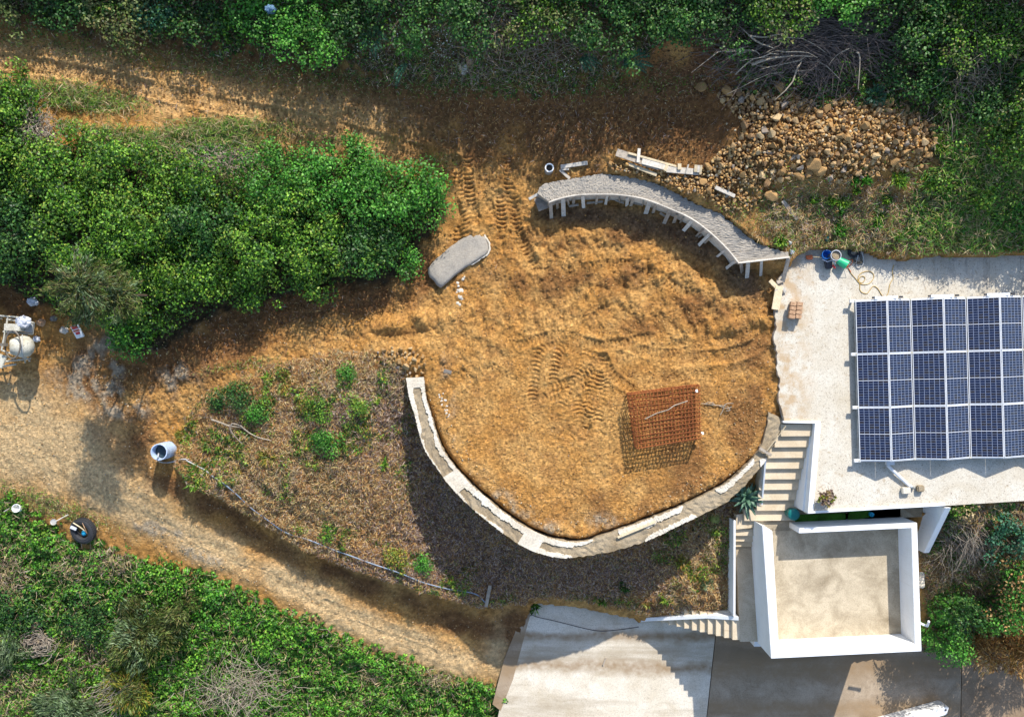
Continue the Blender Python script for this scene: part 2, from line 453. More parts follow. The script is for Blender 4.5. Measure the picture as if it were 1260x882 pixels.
# ------------------------------------------------------------ the ground: heights known at spots of the site
CP = [(-350,-150,4.2),(0,-150,4.6),(300,-150,5.0),(700,-150,5.2),(1000,-150,5.5),(1400,-150,6.5),
(0,20,1.75),(100,15,1.85),(220,30,1.8),(300,40,1.75),(400,55,1.8),(500,60,2.1),(600,60,2.4),(700,55,2.3),(800,50,2.4),(900,60,2.4),(1000,50,2.5),(1100,60,2.5),(1250,60,3.0),
(-300,60,1.9),(0,55,1.5),(0,90,1.42),(100,75,1.42),(120,110,1.3),(230,95,1.33),(230,140,1.22),(350,110,1.4),(350,160,1.0),(450,110,1.3),(450,165,.9),(540,130,1.15),(560,190,.65),
(600,240,.35),(600,300,.1),(640,180,.65),(700,130,1.2),(700,180,.9),(780,120,1.4),(850,120,1.4),(800,180,1.05),(700,215,.6),(640,235,.25),(655,262,.1),(760,205,1.0),
(850,215,1.05),(900,245,1.05),(930,280,1.05),(970,300,.8),(1040,290,.75),(1100,295,.75),(1250,295,.8),(1400,300,1.0),(1250,200,2.3),(1180,220,1.6),(1100,235,1.3),(1000,240,1.15),
(900,190,1.25),(960,150,1.7),(1040,160,1.8),(1120,170,1.8),(1000,200,1.5),(1090,200,1.55),(1180,130,2.1),(900,110,1.9),
(60,190,1.2),(150,210,1.12),(280,210,1.0),(50,300,.2),(200,300,.25),(330,290,.3),(440,250,.35),(500,290,.15),(20,360,-.3),(130,390,-.3),(220,390,-.25),(350,375,-.1),(480,345,.0),
(-300,450,-.5),(0,430,-.55),(60,440,-.6),(60,520,-.85),(150,470,-.6),(230,440,-.4),(330,410,-.2),(430,385,0),(150,590,-1.15),(0,560,-1.0),(-300,560,-1.2),(0,500,-.75),(190,540,-.9),(200,600,-1.25),
(60,590,-1.3),(250,650,-1.95),(200,650,-1.8),(300,690,-2.45),(345,680,-2.6),(400,745,-3.1),(400,715,-2.95),(450,735,-3.3),(470,770,-3.6),(500,735,-3.55),(550,765,-3.9),(555,800,-4.1),(630,780,-4.3),(640,820,-4.5),
(0,640,-1.7),(60,660,-2.0),(150,700,-2.3),(-300,700,-2.6),(0,760,-2.7),(0,880,-3.5),(-200,950,-4.4),(120,800,-3.1),(250,740,-2.8),(300,830,-3.7),(400,850,-4.3),(550,860,-4.8),(650,890,-4.95),(740,900,-5.2),(500,950,-5.2),(200,950,-4.2),(760,960,-5.5),
(235,520,-.75),(250,560,-.9),(290,480,-.3),(300,530,-.45),(370,450,.0),(440,440,.05),(480,440,.05),(380,520,-.25),(440,500,-.15),(300,590,-.9),(360,600,-.95),(430,570,-.7),(360,636,-1.45),(430,665,-1.95),
(470,560,-.95),(490,520,-.75),(515,570,-1.35),(500,640,-1.9),(560,620,-1.9),(600,670,-2.5),(560,690,-2.6),(500,698,-2.5),(620,715,-3.1),(660,700,-2.9),(700,700,-2.7),(760,690,-2.45),(820,665,-2.1),(870,640,-1.75),(900,620,-1.5),(930,590,-1.1),(940,575,-.6),
(700,728,-3.4),(770,735,-3.25),(850,747,-2.75),(885,745,-2.3),(890,700,-2.1),(895,660,-1.8),(830,710,-2.45),(640,735,-3.6),(570,722,-3.1),
(290,622,-1.95),(345,662,-2.5),(420,698,-3.05),(495,720,-3.45),(560,742,-3.75),(618,752,-4.1),(225,590,-1.3),
(700,760,-4.4),(850,800,-4.45),(1100,850,-4.45),(1300,860,-4.5),(900,960,-4.5),(1300,960,-4.5),
(1150,640,-1.0),(1170,625,-.3),(1250,628,-.1),(1350,640,0),(1145,700,-1.9),(1200,680,-1.1),(1250,700,-1.1),(1150,780,-3.4),(1200,760,-2.8),(1260,770,-2.8),(1180,800,-4.2),(1260,800,-4.3),(1350,760,-3.0),(1350,690,-1.0),
(700,350,.05),(800,450,.05),(620,500,.05),(900,500,.05),(700,620,.05),(560,440,.05),(1100,500,-.3),(620,350,.05),(540,400,.05)]
cp = np.array([P(*c) for c in CP])
def _phi(d2): return np.sqrt(d2 + 0.25)
_n = len(cp)
A = np.zeros((_n + 3, _n + 3))
A[:_n, :_n] = -_phi(((cp[:, None, :2] - cp[None, :, :2]) ** 2).sum(-1)) - np.eye(_n) * 0.02
A[:_n, _n] = 1; A[:_n, _n + 1:] = cp[:, :2]
A[_n:, :_n] = A[:_n, _n:].T
wts = np.linalg.solve(A, np.concatenate([cp[:, 2], np.zeros(3)]))
def rbf(X, Y):
    out = np.empty(X.size); xf, yf = X.ravel(), Y.ravel()
    for s in range(0, X.size, 20000):
        x, y = xf[s:s + 20000], yf[s:s + 20000]
        d2 = (x[:, None] - cp[None, :, 0]) ** 2 + (y[:, None] - cp[None, :, 1]) ** 2
        out[s:s + 20000] = -_phi(d2) @ wts[:_n] + wts[_n] + wts[_n + 1] * x + wts[_n + 2] * y
    return out.reshape(X.shape)

RES = 0.064
X0, X1, Y0, Y1 = -21.5, 21.0, -15.2, 13.6
nx, ny = int((X1 - X0) / RES), int((Y1 - Y0) / RES)
gx = X0 + np.arange(nx) * RES; gy = Y0 + np.arange(ny) * RES
cs = 5
cx, cy = X0 + np.arange(nx // cs + 2) * RES * cs, Y0 + np.arange(ny // cs + 2) * RES * cs
coarse = rbf(*np.meshgrid(cx, cy))
def bil(gridv, fx, fy):
    h, w = gridv.shape[:2]
    fx = np.clip(fx, 0, w - 1.001); fy = np.clip(fy, 0, h - 1.001)
    i, j = fx.astype(int), fy.astype(int); a, b = fx - i, fy - j
    return gridv[j, i] * (1 - a) * (1 - b) + gridv[j, i + 1] * a * (1 - b) + gridv[j + 1, i] * (1 - a) * b + gridv[j + 1, i + 1] * a * b
GX, GY = np.meshgrid(gx, gy)
Z = bil(coarse, (GX - X0) / (RES * cs), (GY - Y0) / (RES * cs))

def h_at(x, y, grid=None):
    return bil(Z if grid is None else grid, (np.asarray(x, float) - X0) / RES, (np.asarray(y, float) - Y0) / RES)
def G(px, py, off=0.0, grid=None):
    """spot of the ground seen at a spot of the photograph"""
    z = 0.0
    for _ in range(14):
        x, y, _z = P(px, py, z + off)
        z = 0.5 * z + 0.5 * float(h_at(x, y, grid))
    x, y, _z = P(px, py, z + off)
    return (x, y, float(h_at(x, y, grid)) + off)

def inpoly(poly, X=None, Y=None):
    X = GX if X is None else X; Y = GY if Y is None else Y
    m = np.zeros(X.shape, bool); n = len(poly)
    for i in range(n):
        x0, y0 = poly[i][:2]; x1, y1 = poly[(i + 1) % n][:2]
        if y0 == y1: continue
        c = ((Y > min(y0, y1)) & (Y <= max(y0, y1))) & (X < (Y - y0) * (x1 - x0) / (y1 - y0) + x0)
        m ^= c
    return m
_ky = np.fft.fftfreq(ny, RES)[:, None]; _kx = np.fft.rfftfreq(nx, RES)[None, :]
_kk = np.sqrt(_kx ** 2 + _ky ** 2)
def blur(m, s):
    return np.fft.irfft2(np.fft.rfft2(m.astype(float)) * np.exp(-2 * (math.pi * s * _kk) ** 2), s=(ny, nx))
def band(lo, hi, beta=1.0, ax=1.0, ay=1.0, seed=0):
    r = np.random.default_rng(seed)
    k = np.sqrt((_kx * ax) ** 2 + (_ky * ay) ** 2) + 1e-6
    f = np.fft.rfft2(r.standard_normal((ny, nx))) * k ** (-beta)
    f *= np.exp(-(1.0 / (k * hi)) ** 4) * np.exp(-(k * lo) ** 4)
    o = np.fft.irfft2(f, s=(ny, nx)); o -= o.mean()
    return o / o.std()
def polyG(pts, grid=None): return [G(px, py, 0, grid) for px, py in pts]
def pmask(pts, soft=0.0, wob=0.0, seed=5):
    m = inpoly(polyG(pts)).astype(float)
    if soft > 0: m = blur(m, soft)
    if wob > 0:
        mb_ = blur(m, .3)
        m = np.clip((mb_ - 0.5 + 4 * wob * mb_ * (1 - mb_) * band(.2, 1.2, 1.2, seed=seed)) * 3 + .5, 0, 1)
    return m
def distline(pts):
    """distance to a polyline and arc length along it"""
    D = np.full(GX.shape, 1e9); Sx = np.zeros(GX.shape); acc = 0; Sd = np.zeros(GX.shape)
    for a, b in zip(pts[:-1], pts[1:]):
        dx, dy = b[0] - a[0], b[1] - a[1]; L = math.hypot(dx, dy)
        x0, x1 = min(a[0], b[0]) - 1.2, max(a[0], b[0]) + 1.2; y0, y1 = min(a[1], b[1]) - 1.2, max(a[1], b[1]) + 1.2
        i0, i1 = max(0, int((x0 - X0) / RES)), min(nx, int((x1 - X0) / RES)); j0, j1 = max(0, int((y0 - Y0) / RES)), min(ny, int((y1 - Y0) / RES))
        if i1 <= i0 or j1 <= j0: acc += L; continue
        x, y = GX[j0:j1, i0:i1] - a[0], GY[j0:j1, i0:i1] - a[1]
        t = np.clip((x * dx + y * dy) / (L * L), 0, 1)
        d = np.hypot(x - t * dx, y - t * dy); sg = (dx * y - dy * x) / L
        sub = D[j0:j1, i0:i1]; m = d < sub
        sub[m] = d[m]; Sx[j0:j1, i0:i1][m] = (acc + t * L)[m]; Sd[j0:j1, i0:i1][m] = sg[m]
        acc += L
    return D, Sx, Sd
def smooth_line(pts, n=6):
    out = []
    m = len(pts)
    for i in range(m - 1):
        p0, p1, p2, p3 = [np.array(pts[max(0, min(m - 1, k))], float) for k in (i - 1, i, i + 1, i + 2)]
        for j in range(n):
            t = j / n
            out.append(tuple(0.5 * ((2 * p1) + (-p0 + p2) * t + (2 * p0 - 5 * p1 + 4 * p2 - p3) * t * t + (-p0 + 3 * p1 - 3 * p2 + p3) * t ** 3)))
    out.append(tuple(pts[-1])); return out

# ---- outlines of the built things (photo spots at their own heights)
FORM_IN = [(675,248),(690,243),(711,239),(740,238),(764,239),(793,244),(825,256),(851,268),(873,284),(895,305),(909,322)]
FORM_OUT = [(661,237),(667,228),(690,222),(726,216),(740,214),(761,216),(783,220),(811,227),(836,240),(860,253),(885,262),(902,275),(919,290),(936,301),(950,305),(967,310)]
WALL_IN = [(521,464),(524,490),(530,510),(537,534),(545,554),(560,575),(580,597),(600,614),(620,631),(650,651),(683,664),(715,667),(745,658),(780,646),(832,626),(856,614),(891,597),(912,580),(931,559),(942,534),(946,507)]
WALL_OUT = [(500,465),(504,490),(511,513),(517,538),(525,558),(537,575),(550,593),(575,620),(600,641),(630,664),(660,679),(690,686),(720,684),(750,679),(780,671),(812,658),(836,646),(869,631),(898,615),(923,590),(943,565),(955,540),(966,516)]
ZW, ZF, ZS = 0.17, 0.88, 0.30        # tops of the low curved wall, of the formed wall and of the roof terrace
SLAB = [(956,345),(958,368),(954,385),(956,402),(952,418),(957,434),(955,452),(960,470),(958,488),(962,503),(966,521),(1003,521),(993,632),(1163,622),(1260,616),(1500,604),(1500,285),(1180,292),(1080,297),(1000,300),(972,304),(968,330)]
ROAD = [(655,738),(700,744),(780,757),(784,763),(912,768),(949,785),(1130,785),(1140,801),(1190,800),(1500,800),(1500,1010),(585,1010),(616,870),(634,808)]
ZR = -4.3
TER = [P(x, y, 0) for x, y in WALL_IN] + [P(952,500,0), P(956,430,0), P(956,350,0), P(972,335,0)] + [P(x, y, 0) for x, y in FORM_IN[::-1]] + [P(668,258,0), P(655,262,0), P(630,300,0), P(600,330,0), P(560,380,0), P(520,440,0)]

# level terrace, steep bank behind the formed wall, and the holes where the buildings stand
m = blur(inpoly(TER), 0.10)
Z = Z * (1 - m) + 0.05 * m
wm = inpoly([P(x, y, 0) for x, y in WALL_IN] + [P(x, y, 0) for x, y in WALL_OUT[::-1]])
wide = blur(inpoly([P(x, y, ZF) for x, y in FORM_IN] + [P(x, y, ZF) for x, y in FORM_OUT[::-1]]), 0.03) > .35
Z = np.where(wide, np.minimum(Z, 0.3), Z)
low = wm & (blur(inpoly(TER), .12) < .5)
Z = np.where(wm, np.minimum(Z, 0.0), Z)
slabw = [P(x, y, ZS) for x, y in SLAB]
cut = inpoly(slabw) & ~inpoly([P(900, 250, 1.0), P(1600, 250, 1.0), P(1600, 308, .8), P(1260, 310, .8), P(1200, 314, .8), P(1160, 311, .8), P(1120, 317, .8), P(1085, 314, .8), P(1070, 305, .8), P(1000, 303, .8), P(985, 312, .8), P(967, 320, .8), P(930, 310, .8)])
cutm = cut & (blur(cut, 0.12) > .72)
Z = np.where(cutm, np.minimum(Z, -1.0), Z)
BOXP = [P(943,566,0.1), P(1003,519,.3), P(993,620,.3), P(1163,620,.3), P(1131,680,-1.1), P(1134,803,-.12), P(949,812,-.12), P(912,792,-1.65), P(903,790,-1.65), P(903,650,-1.3), P(912,638,-1.15), P(938,632,-1.1)]
bm_ = inpoly(BOXP)
Z = np.where(bm_, np.minimum(Z, -4.6), Z)
stm = inpoly([P(786,761,-4.2), P(910,759,-1.6), P(912,792,-1.6), P(786,775,-4.3)])
Z = np.where(stm, np.minimum(Z, -4.6), Z)
roadw = [P(x, y, ZR) for x, y in ROAD]
rm = inpoly(roadw)
Z = np.where(rm, np.minimum(Z, ZR - 0.12), Z)
Zbase = Z.copy()

# ---- regions of the ground
HILL = [(-400,-300),(-400,12),(0,20),(60,28),(150,38),(230,52),(300,66),(370,78),(430,85),(445,95),(500,100),(560,108),(640,112),(700,108),(750,92),(800,68),(830,45),(870,45),(895,80),(905,105),(960,118),(1040,128),(1110,140),(1150,160),(1150,200),(1135,225),(1120,250),(1110,292),(1300,305),(1500,305),(1500,-300)]
HEDGE = [(-400,110),(0,108),(40,120),(50,140),(60,190),(110,175),(180,185),(250,180),(330,182),(400,192),(450,198),(490,210),(530,225),(556,250),(545,275),(515,300),(515,325),(480,348),(440,350),(380,355),(330,372),(280,380),(240,400),(205,430),(150,438),(125,400),(90,395),(50,372),(0,350),(-400,345)]
VEGBL = [(-400,560),(0,605),(30,625),(60,645),(100,668),(135,668),(175,690),(210,700),(250,705),(290,725),(330,745),(390,765),(430,785),(475,805),(520,820),(560,835),(600,842),(632,850),(680,866),(740,884),(800,960),(800,1200),(-400,1200)]
ISLE = [(228,520),(250,490),(300,462),(350,448),(400,435),(440,432),(470,440),(498,455),(500,465)] + WALL_OUT[1:-3] + [(930,600),(905,640),(904,750),(850,752),(790,752),(700,735),(650,738),(600,745),(540,728),(480,710),(420,690),(350,655),(290,617),(250,600),(222,575)]
RBANK = [(1164,622),(1500,600),(1500,800),(1190,800),(1134,802),(1131,680)]
UBANK = [(960,235),(1060,228),(1140,225),(1140,318),(1000,318),(950,300),(925,270)]
mHILL = pmask(HILL, .12, .25, 11); mHEDGE = pmask(HEDGE, .1, .1, 12); mVEG = pmask(VEGBL, .12, .3, 13)
mISLE = pmask(ISLE, .05, .1, 14); mRB = pmask(RBANK, .05); mUB = pmask(UBANK, .3, .3, 15)
mROCK = pmask([(880,100),(960,118),(1040,125),(1110,135),(1150,165),(1150,200),(1100,212),(1040,222),(960,235),(900,240),(850,215),(860,190),(900,180),(890,140)], .15)
mTER = blur(inpoly(TER), .05)

def blobs(lst):
    o = np.zeros(GX.shape)
    for b in lst:
        px, py, rx, ry = b[:4]; a = math.radians(b[4] if len(b) > 4 else 0); w = b[5] if len(b) > 5 else 1.0
        x, y, _ = G(px, py); dx, dy = (GX - x), (GY - y)
        u, v = dx * math.cos(a) + dy * math.sin(a), -dx * math.sin(a) + dy * math.cos(a)
        o = np.maximum(o, w * np.exp(-((u / (rx / 36)) ** 2 + (v / (ry / 36)) ** 2) ** 1.5))
    return o

# ---- relief
n_clod = band(.11, 1.2, 1.7, ax=.8, ay=1.2, seed=21); n_mid = band(.4, 2.0, 1.6, ax=.7, ay=1.3, seed=22)
crease = np.sqrt(np.abs(band(.12, 1.0, 1.5, ax=.65, ay=1.3, seed=26))); crease -= crease.mean(); n_big = band(1.5, 5, 1.2, seed=23)
ridge = 1 - np.abs(band(.25, 1.2, 1.3, seed=24)); patch = band(.6, 3, 1.3, seed=25)
soilw = np.clip(1 - rm.astype(float) - bm_ - cutm, 0, 1)
rougher = blobs([(700,300,170,70,0,1),(860,350,80,90,0,1),(700,390,200,30,0,.8),(600,250,60,90,0,1),(760,330,130,50,0,1)])
terr_amp = .010 + .022 * rougher
amp = 1.25 * (terr_amp * mTER + .024 * (1 - mTER))
detail = amp * .8 * n_clod + amp * n_mid * (0.4 + rougher) + .03 * n_big * (1 - .5 * mTER) + amp * 1.6 * crease
lp = pmask([(-400,460),(0,460),(100,450),(140,540),(250,600),(400,700),(600,760),(630,840),(450,790),(300,720),(130,660),(0,600),(-400,560)], .5)
detail *= (1 - .55 * lp)
Z = Z + detail * soilw
# ruts and tyre marks pressed into the soil
TRK = []
def rut(pts, w, depth, lug, pitch=.20):
    w *= 1.25; ew = .05 if lug else .14
    global Z
    line = smooth_line([G(*p)[:2] for p in pts])
    D, Sx, Sd = distline(line)
    inside = np.clip((w / 2 - D) / ew, 0, 1)
    edge = np.exp(-((D - w / 2 - ew) / ew) ** 2)
    ch = np.sin(2 * math.pi * (Sx + np.abs(Sd) * .6) / pitch)
    brk = np.clip(.85 + .25 * patch, .45, 1)
    Z = Z + soilw * brk * (-(depth) * inside + depth * .55 * edge)
    if lug > .004: TRK.append((line, w, lug))
R = [([(664,430),(690,426),(716,432),(742,446)],.3,.03,.026),([(735,520),(738,500),(746,480),(752,455)],.3,.03,.028),([(668,490),(690,485),(712,476),(730,462)],.3,.03,.024),([(700,470),(712,500),(720,520),(716,540)],.3,.03,.024),([(760,420),(790,432),(830,436),(870,428)],.3,.03,.02),([(655,500),(656,470),(662,440),(676,424),(700,418)],.3,.03,.028),([(680,480),(684,440),(700,420)],.3,.03,.028),([(676,478),(712,466),(742,440)],.3,.03,.028),
     ([(742,440),(752,460),(766,472),(780,480)],.28,.03,.026),([(718,530),(722,500),(730,470),(745,445)],.3,.03,.028),([(742,440),(735,480),(722,515)],.3,.03,.028),
     ([(690,500),(706,470),(720,440),(728,420)],.3,.03,.026),([(640,425),(690,412),(740,425),(800,415)],.28,.03,.02),([(700,540),(712,520),(708,490)],.3,.02,.024),
     ([(560,200),(566,240),(572,285),(580,310)],.36,.03,.03),([(590,185),(592,215),(600,250),(608,290)],.3,.04,.012),([(622,185),(626,215),(628,245),(640,290),(660,330)],.3,.035,.03),
     ([(615,240),(617,262),(616,290)],.3,.035,.032),([(633,240),(634,262),(632,285)],.3,.035,.03),([(575,190),(578,240),(585,270)],.3,.03,.028),([(545,215),(560,250),(563,300)],.3,.03,.026),
     ([(470,418),(540,412),(580,420),(620,440)],.35,.05,0),([(440,405),(520,395),(570,398)],.4,-.04,0),([(840,440),(890,438),(930,425),(945,400)],.4,.05,.006),([(820,455),(880,452),(925,440)],.3,-.035,0),
     ([(830,425),(880,422),(920,408),(935,390)],.3,.04,.004),([(780,345),(830,325),(870,330),(900,350)],.35,.045,.01),([(720,330),(760,325),(800,335),(840,360)],.3,.03,.02),
     ([(250,430),(330,405),(420,380),(500,365)],.4,.07,0),([(230,455),(320,425),(420,395),(480,380)],.35,.05,0),([(200,470),(300,440),(400,405)],.3,-.05,0),
     ([(0,75),(120,95),(250,125),(380,150),(470,175),(560,200)],.4,.05,.02),([(0,45),(120,62),(250,90),(380,112),(520,135)],.4,.05,.0),
     ([(620,700),(700,690)],.1,0,0),([(600,780),(500,750),(400,712),(300,660),(230,620),(120,560)],.5,.03,.0),([(590,815),(490,782),(380,735),(280,685),(180,640),(80,590)],.45,.03,.0),([(560,800),(470,768),(400,742)],.3,.0,.012),([(330,712),(270,690),(200,655)],.3,.0,.010),
     ([(640,640),(700,650)],.1,0,0)]
for r in R: rut(*r)
# soil crumbling against the edges of walls and a steep ragged bank behind the terrace
Z = Z + soilw * .05 * blobs([(950,450,12,90),(948,380,12,50),(560,450,60,30,20),(860,600,60,14,28),(700,655,60,10)]) * (1 + .6 * n_clod)
mound = blobs([(1000,190,120,42,-3,1.0),(1080,180,70,38,0,.9),(920,190,60,35,0,.5),(890,225,50,14,20,.35)])
Z = Z + .5 * mound
bD, bS, bd_ = distline([G(x, y)[:2] for x, y in [(222,578),(250,600),(272,598),(290,612),(330,645),(352,660),(410,681),(460,700),(520,722),(560,732),(600,745)]])
bedge = np.clip(blur(inpoly(polyG(ISLE)), .06) * 2.4 - .7 + .25 * n_mid, 0, 1) * np.clip(1 - bD / 1.15, 0, 1) ** .8
Z = Z + .62 * bedge * soilw
# spoil heaps of fine soil
Z = Z + .16 * blobs([(500,395,60,10,8),(905,400,45,8,10),(500,440,22,14)]) * (1 + .3 * n_mid)

# ---- colour of the soil, with some sun and shade painted in
def mixc(a, b, w): return a + (np.array(b) - a) * w[..., None]
rgb = np.ones(GX.shape + (3,)) * np.array((.50, .252, .070))
rgb = mixc(rgb, (.57, .33, .115), np.clip(.5 + .5 * band(.5, 4, 1.3, seed=31), 0, 1) * .7)
rgb = mixc(rgb, (.36, .175, .058), np.clip(.9 * band(.3, 2.0, 1.2, seed=32) - .2, 0, 1) * .45)
sand = blobs([(40,540,110,70,-10,1),(130,600,90,40,-30,1),(250,670,90,26,-32,1),(380,730,90,22,-30,1),(520,800,100,26,-22,1),(-100,520,100,80),(450,770,100,24,-26,1),(620,800,30,50)])
rgb = mixc(rgb, (.62, .43, .22), np.clip(sand * 1.3 + .2 * patch * sand, 0, 1))
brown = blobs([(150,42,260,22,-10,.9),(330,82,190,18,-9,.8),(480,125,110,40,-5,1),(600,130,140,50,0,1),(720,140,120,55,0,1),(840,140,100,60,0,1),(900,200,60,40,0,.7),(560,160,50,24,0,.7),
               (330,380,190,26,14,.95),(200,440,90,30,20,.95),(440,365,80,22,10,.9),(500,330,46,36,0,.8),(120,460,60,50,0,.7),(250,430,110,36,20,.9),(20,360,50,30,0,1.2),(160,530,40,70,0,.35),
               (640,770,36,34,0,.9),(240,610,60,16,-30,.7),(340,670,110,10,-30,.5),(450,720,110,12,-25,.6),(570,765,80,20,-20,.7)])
rgb = mixc(rgb, (.19, .09, .036), np.clip(brown * 1.25 + .22 * patch * (brown > .05), 0, .92))  # brown dug soil, with the shade of trees, hedge and bank also painted in
rgb = mixc(rgb, (.62, .375, .15), np.clip(blobs([(60,82,120,26,-6,1),(270,128,170,30,-12,1),(400,152,100,32,-6,1),(200,112,90,22,-8,.9)]) * (1.1 + .4 * patch), 0, .95))  # sunlit strips of the upper track, brightened in the soil colour
dark = blobs([(700,300,20,12),(655,290,26,10,0,.7),(680,350,16,20),(770,290,40,10,0,.7),(850,380,40,22,0,.7),(720,345,40,14,0,.8),(640,350,18,14,0,.8),(900,390,30,16,0,.7),(790,400,30,12,0,.5),(860,560,50,60,0,.55),
              (925,460,24,80,0,.75),(910,530,26,50,0,.8),(600,330,30,16,0,.7),(610,205,30,16,0,.5),(840,610,50,30,20,.5),(770,340,26,20,0,.6),(830,290,30,12,-30,.7),(760,630,80,26,0,.4),(500,350,30,10,0,.9),(940,350,20,16,0,.9)])
rgb = mixc(rgb, (.22, .10, .036), np.clip(dark * (.9 + .6 * patch), 0, .8))
wall_shade = blobs([(720,265,60,14,0,1),(790,275,60,16,-15,1),(860,300,50,18,-35,1),(910,340,40,20,-45,1),(680,262,22,12,0,1)])
rgb = mixc(rgb, (.16, .10, .062), wall_shade * .85)  # shade at the foot of the formed wall, darkened into the soil
greys = blobs([(130,450,36,28,20,1),(150,490,40,24,0,.7),(95,470,30,26,0,.8),(200,655,30,10,-20,1.1),(240,680,30,7,-25,1),(150,425,30,14,0,.9),(215,470,40,16,20,.5),(660,565,30,16,0,.0),(620,610,40,14,-35,.45),(555,500,8,50,8,.3),(660,640,50,10,-28,.45),(730,640,30,10,0,.4)])
rgb = mixc(rgb, (.40, .33, .235), np.clip(greys * (.7 + .7 * patch) * (.8 + .8 * n_clod), 0, .8))
rgb = mixc(rgb, (.20, .095, .045), np.clip(blobs([(850,62,60,36)]) * (1.1 + .4 * patch), 0, .9))
ubcol = blobs([(1020,270,100,36,0,.7),(960,280,50,30,0,.4)])
rgb = mixc(rgb, (.33, .20, .10), ubcol)
# vegetation floors: litter, roots and shaded soil
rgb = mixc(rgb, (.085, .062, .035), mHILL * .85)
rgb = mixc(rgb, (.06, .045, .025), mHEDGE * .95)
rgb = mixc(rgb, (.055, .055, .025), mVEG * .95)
rgb = mixc(rgb, (.25, .155, .095), mISLE * .8)
rgb = mixc(rgb, (.15, .10, .06), mRB * .8)
orange = blobs([(280,460,60,14,14,1),(390,440,90,10,4,1),(250,520,24,40,0,.8),(420,560,70,30,0,.6),(450,660,60,20,-20,1),(350,560,60,40,0,.5),(450,610,50,60,20,1),(330,640,60,30,-20,1),(330,470,70,16,10,1),(420,450,60,14,4,1),(860,720,40,26,0,1),(800,735,30,12,0,.8),(240,560,30,30),(390,600,30,50,0,.8)]) * mISLE
rgb = mixc(rgb, (.50, .28, .11), np.clip(orange * (.8 + .5 * patch), 0, .85))
rgb *= (1 + .10 * band(.12, .6, .8, seed=33))[..., None]
rgb = np.clip(rgb, .01, .8)

# ---- ground meshes, split by kind of ground but sharing one surface
reg = np.zeros(GX.shape, int)                      # 0 dirt track
reg[lp > .5] = 1                                   # sandy path
reg[mTER > .5] = 2                                 # terrace
reg[mHILL > .5] = 3; reg[mHEDGE > .5] = 4; reg[mVEG > .5] = 5; reg[mISLE > .5] = 6; reg[mRB > .5] = 7
names = ['dirt_track', 'sandy_path', 'earth_terrace', 'hillside', 'hedge_floor', 'lower_slope', 'dry_bank', 'side_bank']
V = np.stack([GX, GY, Z], -1).reshape(-1, 3)
ii = (np.arange(ny - 1)[:, None] * nx + np.arange(nx - 1)[None, :]).ravel()
Q = np.stack([ii, ii + 1, ii + nx + 1, ii + nx], 1)
keep = ~(rm | bm_)[:-1, :-1].ravel() | (blur(rm | bm_, .1)[:-1, :-1].ravel() < .98)
# the bare earth is built at twice the resolution, with grain, cracks and tyre lugs of its own
FINE = [(-60,430),(0,445),(110,445),(150,455),(330,385),(440,352),(500,348),(520,320),(566,270),(560,230),(520,190),(440,175),(330,160),(200,140),(60,110),(-60,100),(-60,30),(0,35),(150,60),(300,90),(440,112),(600,125),(760,110),(860,100),(880,140),(860,195),(745,200),(735,212),(664,240),(664,262),(700,262),
        (760,256),(850,290),(935,340),(952,345),(956,500),(945,560),(900,600),(830,630),(700,665),(620,632),(545,560),(520,470),(450,432),(300,462),(230,520),(225,570),(290,620),(420,700),(600,770),(600,830),(440,780),(300,715),(200,660),(130,640),(0,590),(-60,580)]
fm = inpoly(polyG(FINE)) | (inpoly(TER) & (blur(inpoly(TER), .15) > .85)); fm &= ~(wm | wide | cutm | rm | bm_)
fmq = fm[:-1, :-1] & fm[1:, :-1] & fm[:-1, 1:] & fm[1:, 1:]
fw_ = np.clip(blur(fm, .12) * 2.2 - 1.2, 0, 1)
RES0, nx0, ny0, GX0, GY0 = RES, nx, ny, GX, GY
RES, nx, ny = RES0 / 2, nx0 * 2 - 1, ny0 * 2 - 1
GX, GY = np.meshgrid(X0 + np.arange(nx) * RES, Y0 + np.arange(ny) * RES)
_ky = np.fft.fftfreq(ny, RES)[:, None]; _kx = np.fft.rfftfreq(nx, RES)[None, :]; _kk = np.sqrt(_kx ** 2 + _ky ** 2)
def up2(a):
    o = np.zeros((a.shape[0] * 2 - 1, a.shape[1] * 2 - 1) + a.shape[2:])
    o[::2, ::2] = a; o[1::2, ::2] = (a[1:] + a[:-1]) / 2; o[:, 1::2] = (o[:, 2::2] + o[:, :-2:2]) / 2
    return o
grain = band(.06, .30, 1.0, ax=.95, ay=1.1, seed=71); cr1 = np.abs(band(.10, .9, 1.3, ax=.8, ay=1.15, seed=72)); cr1 = np.minimum(cr1, .6) - .4
tr_h = np.zeros(GX.shape); tr_m = np.zeros(GX.shape)
for line, w_, lug_ in TRK:
    D, Sx, Sd = distline(line)
    ins = np.clip((w_ / 2 - D) / .035, 0, 1)
    ph = 2 * math.pi * (Sx + 1.5 * Sd ** 2) / .142
    wv = np.clip(np.sin(ph) * 1.6, -1, 1)
    side_ = np.exp(-((D - w_ / 2 - .02) / .035) ** 2)
    new = lug_ * 1.05 * ins * wv + .022 * side_
    tr_h = np.where(ins > .02, new, tr_h + .022 * side_ * (tr_m < .1)); tr_m = np.maximum(tr_m, ins)
wF = up2(fw_); lpF = up2(lp)
Zf = up2(Z) + wF * ((.0085 * grain + .020 * cr1) * (1 - .6 * lpF) * (1 - .75 * tr_m) + tr_h * np.clip(.8 + .35 * band(.4, 1.5, 1.2, seed=73), .3, 1.2))
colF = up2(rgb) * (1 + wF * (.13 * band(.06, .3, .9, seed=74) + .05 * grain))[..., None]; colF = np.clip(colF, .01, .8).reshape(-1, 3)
VF = np.stack([GX, GY, Zf], -1).reshape(-1, 3)
nxF = nx
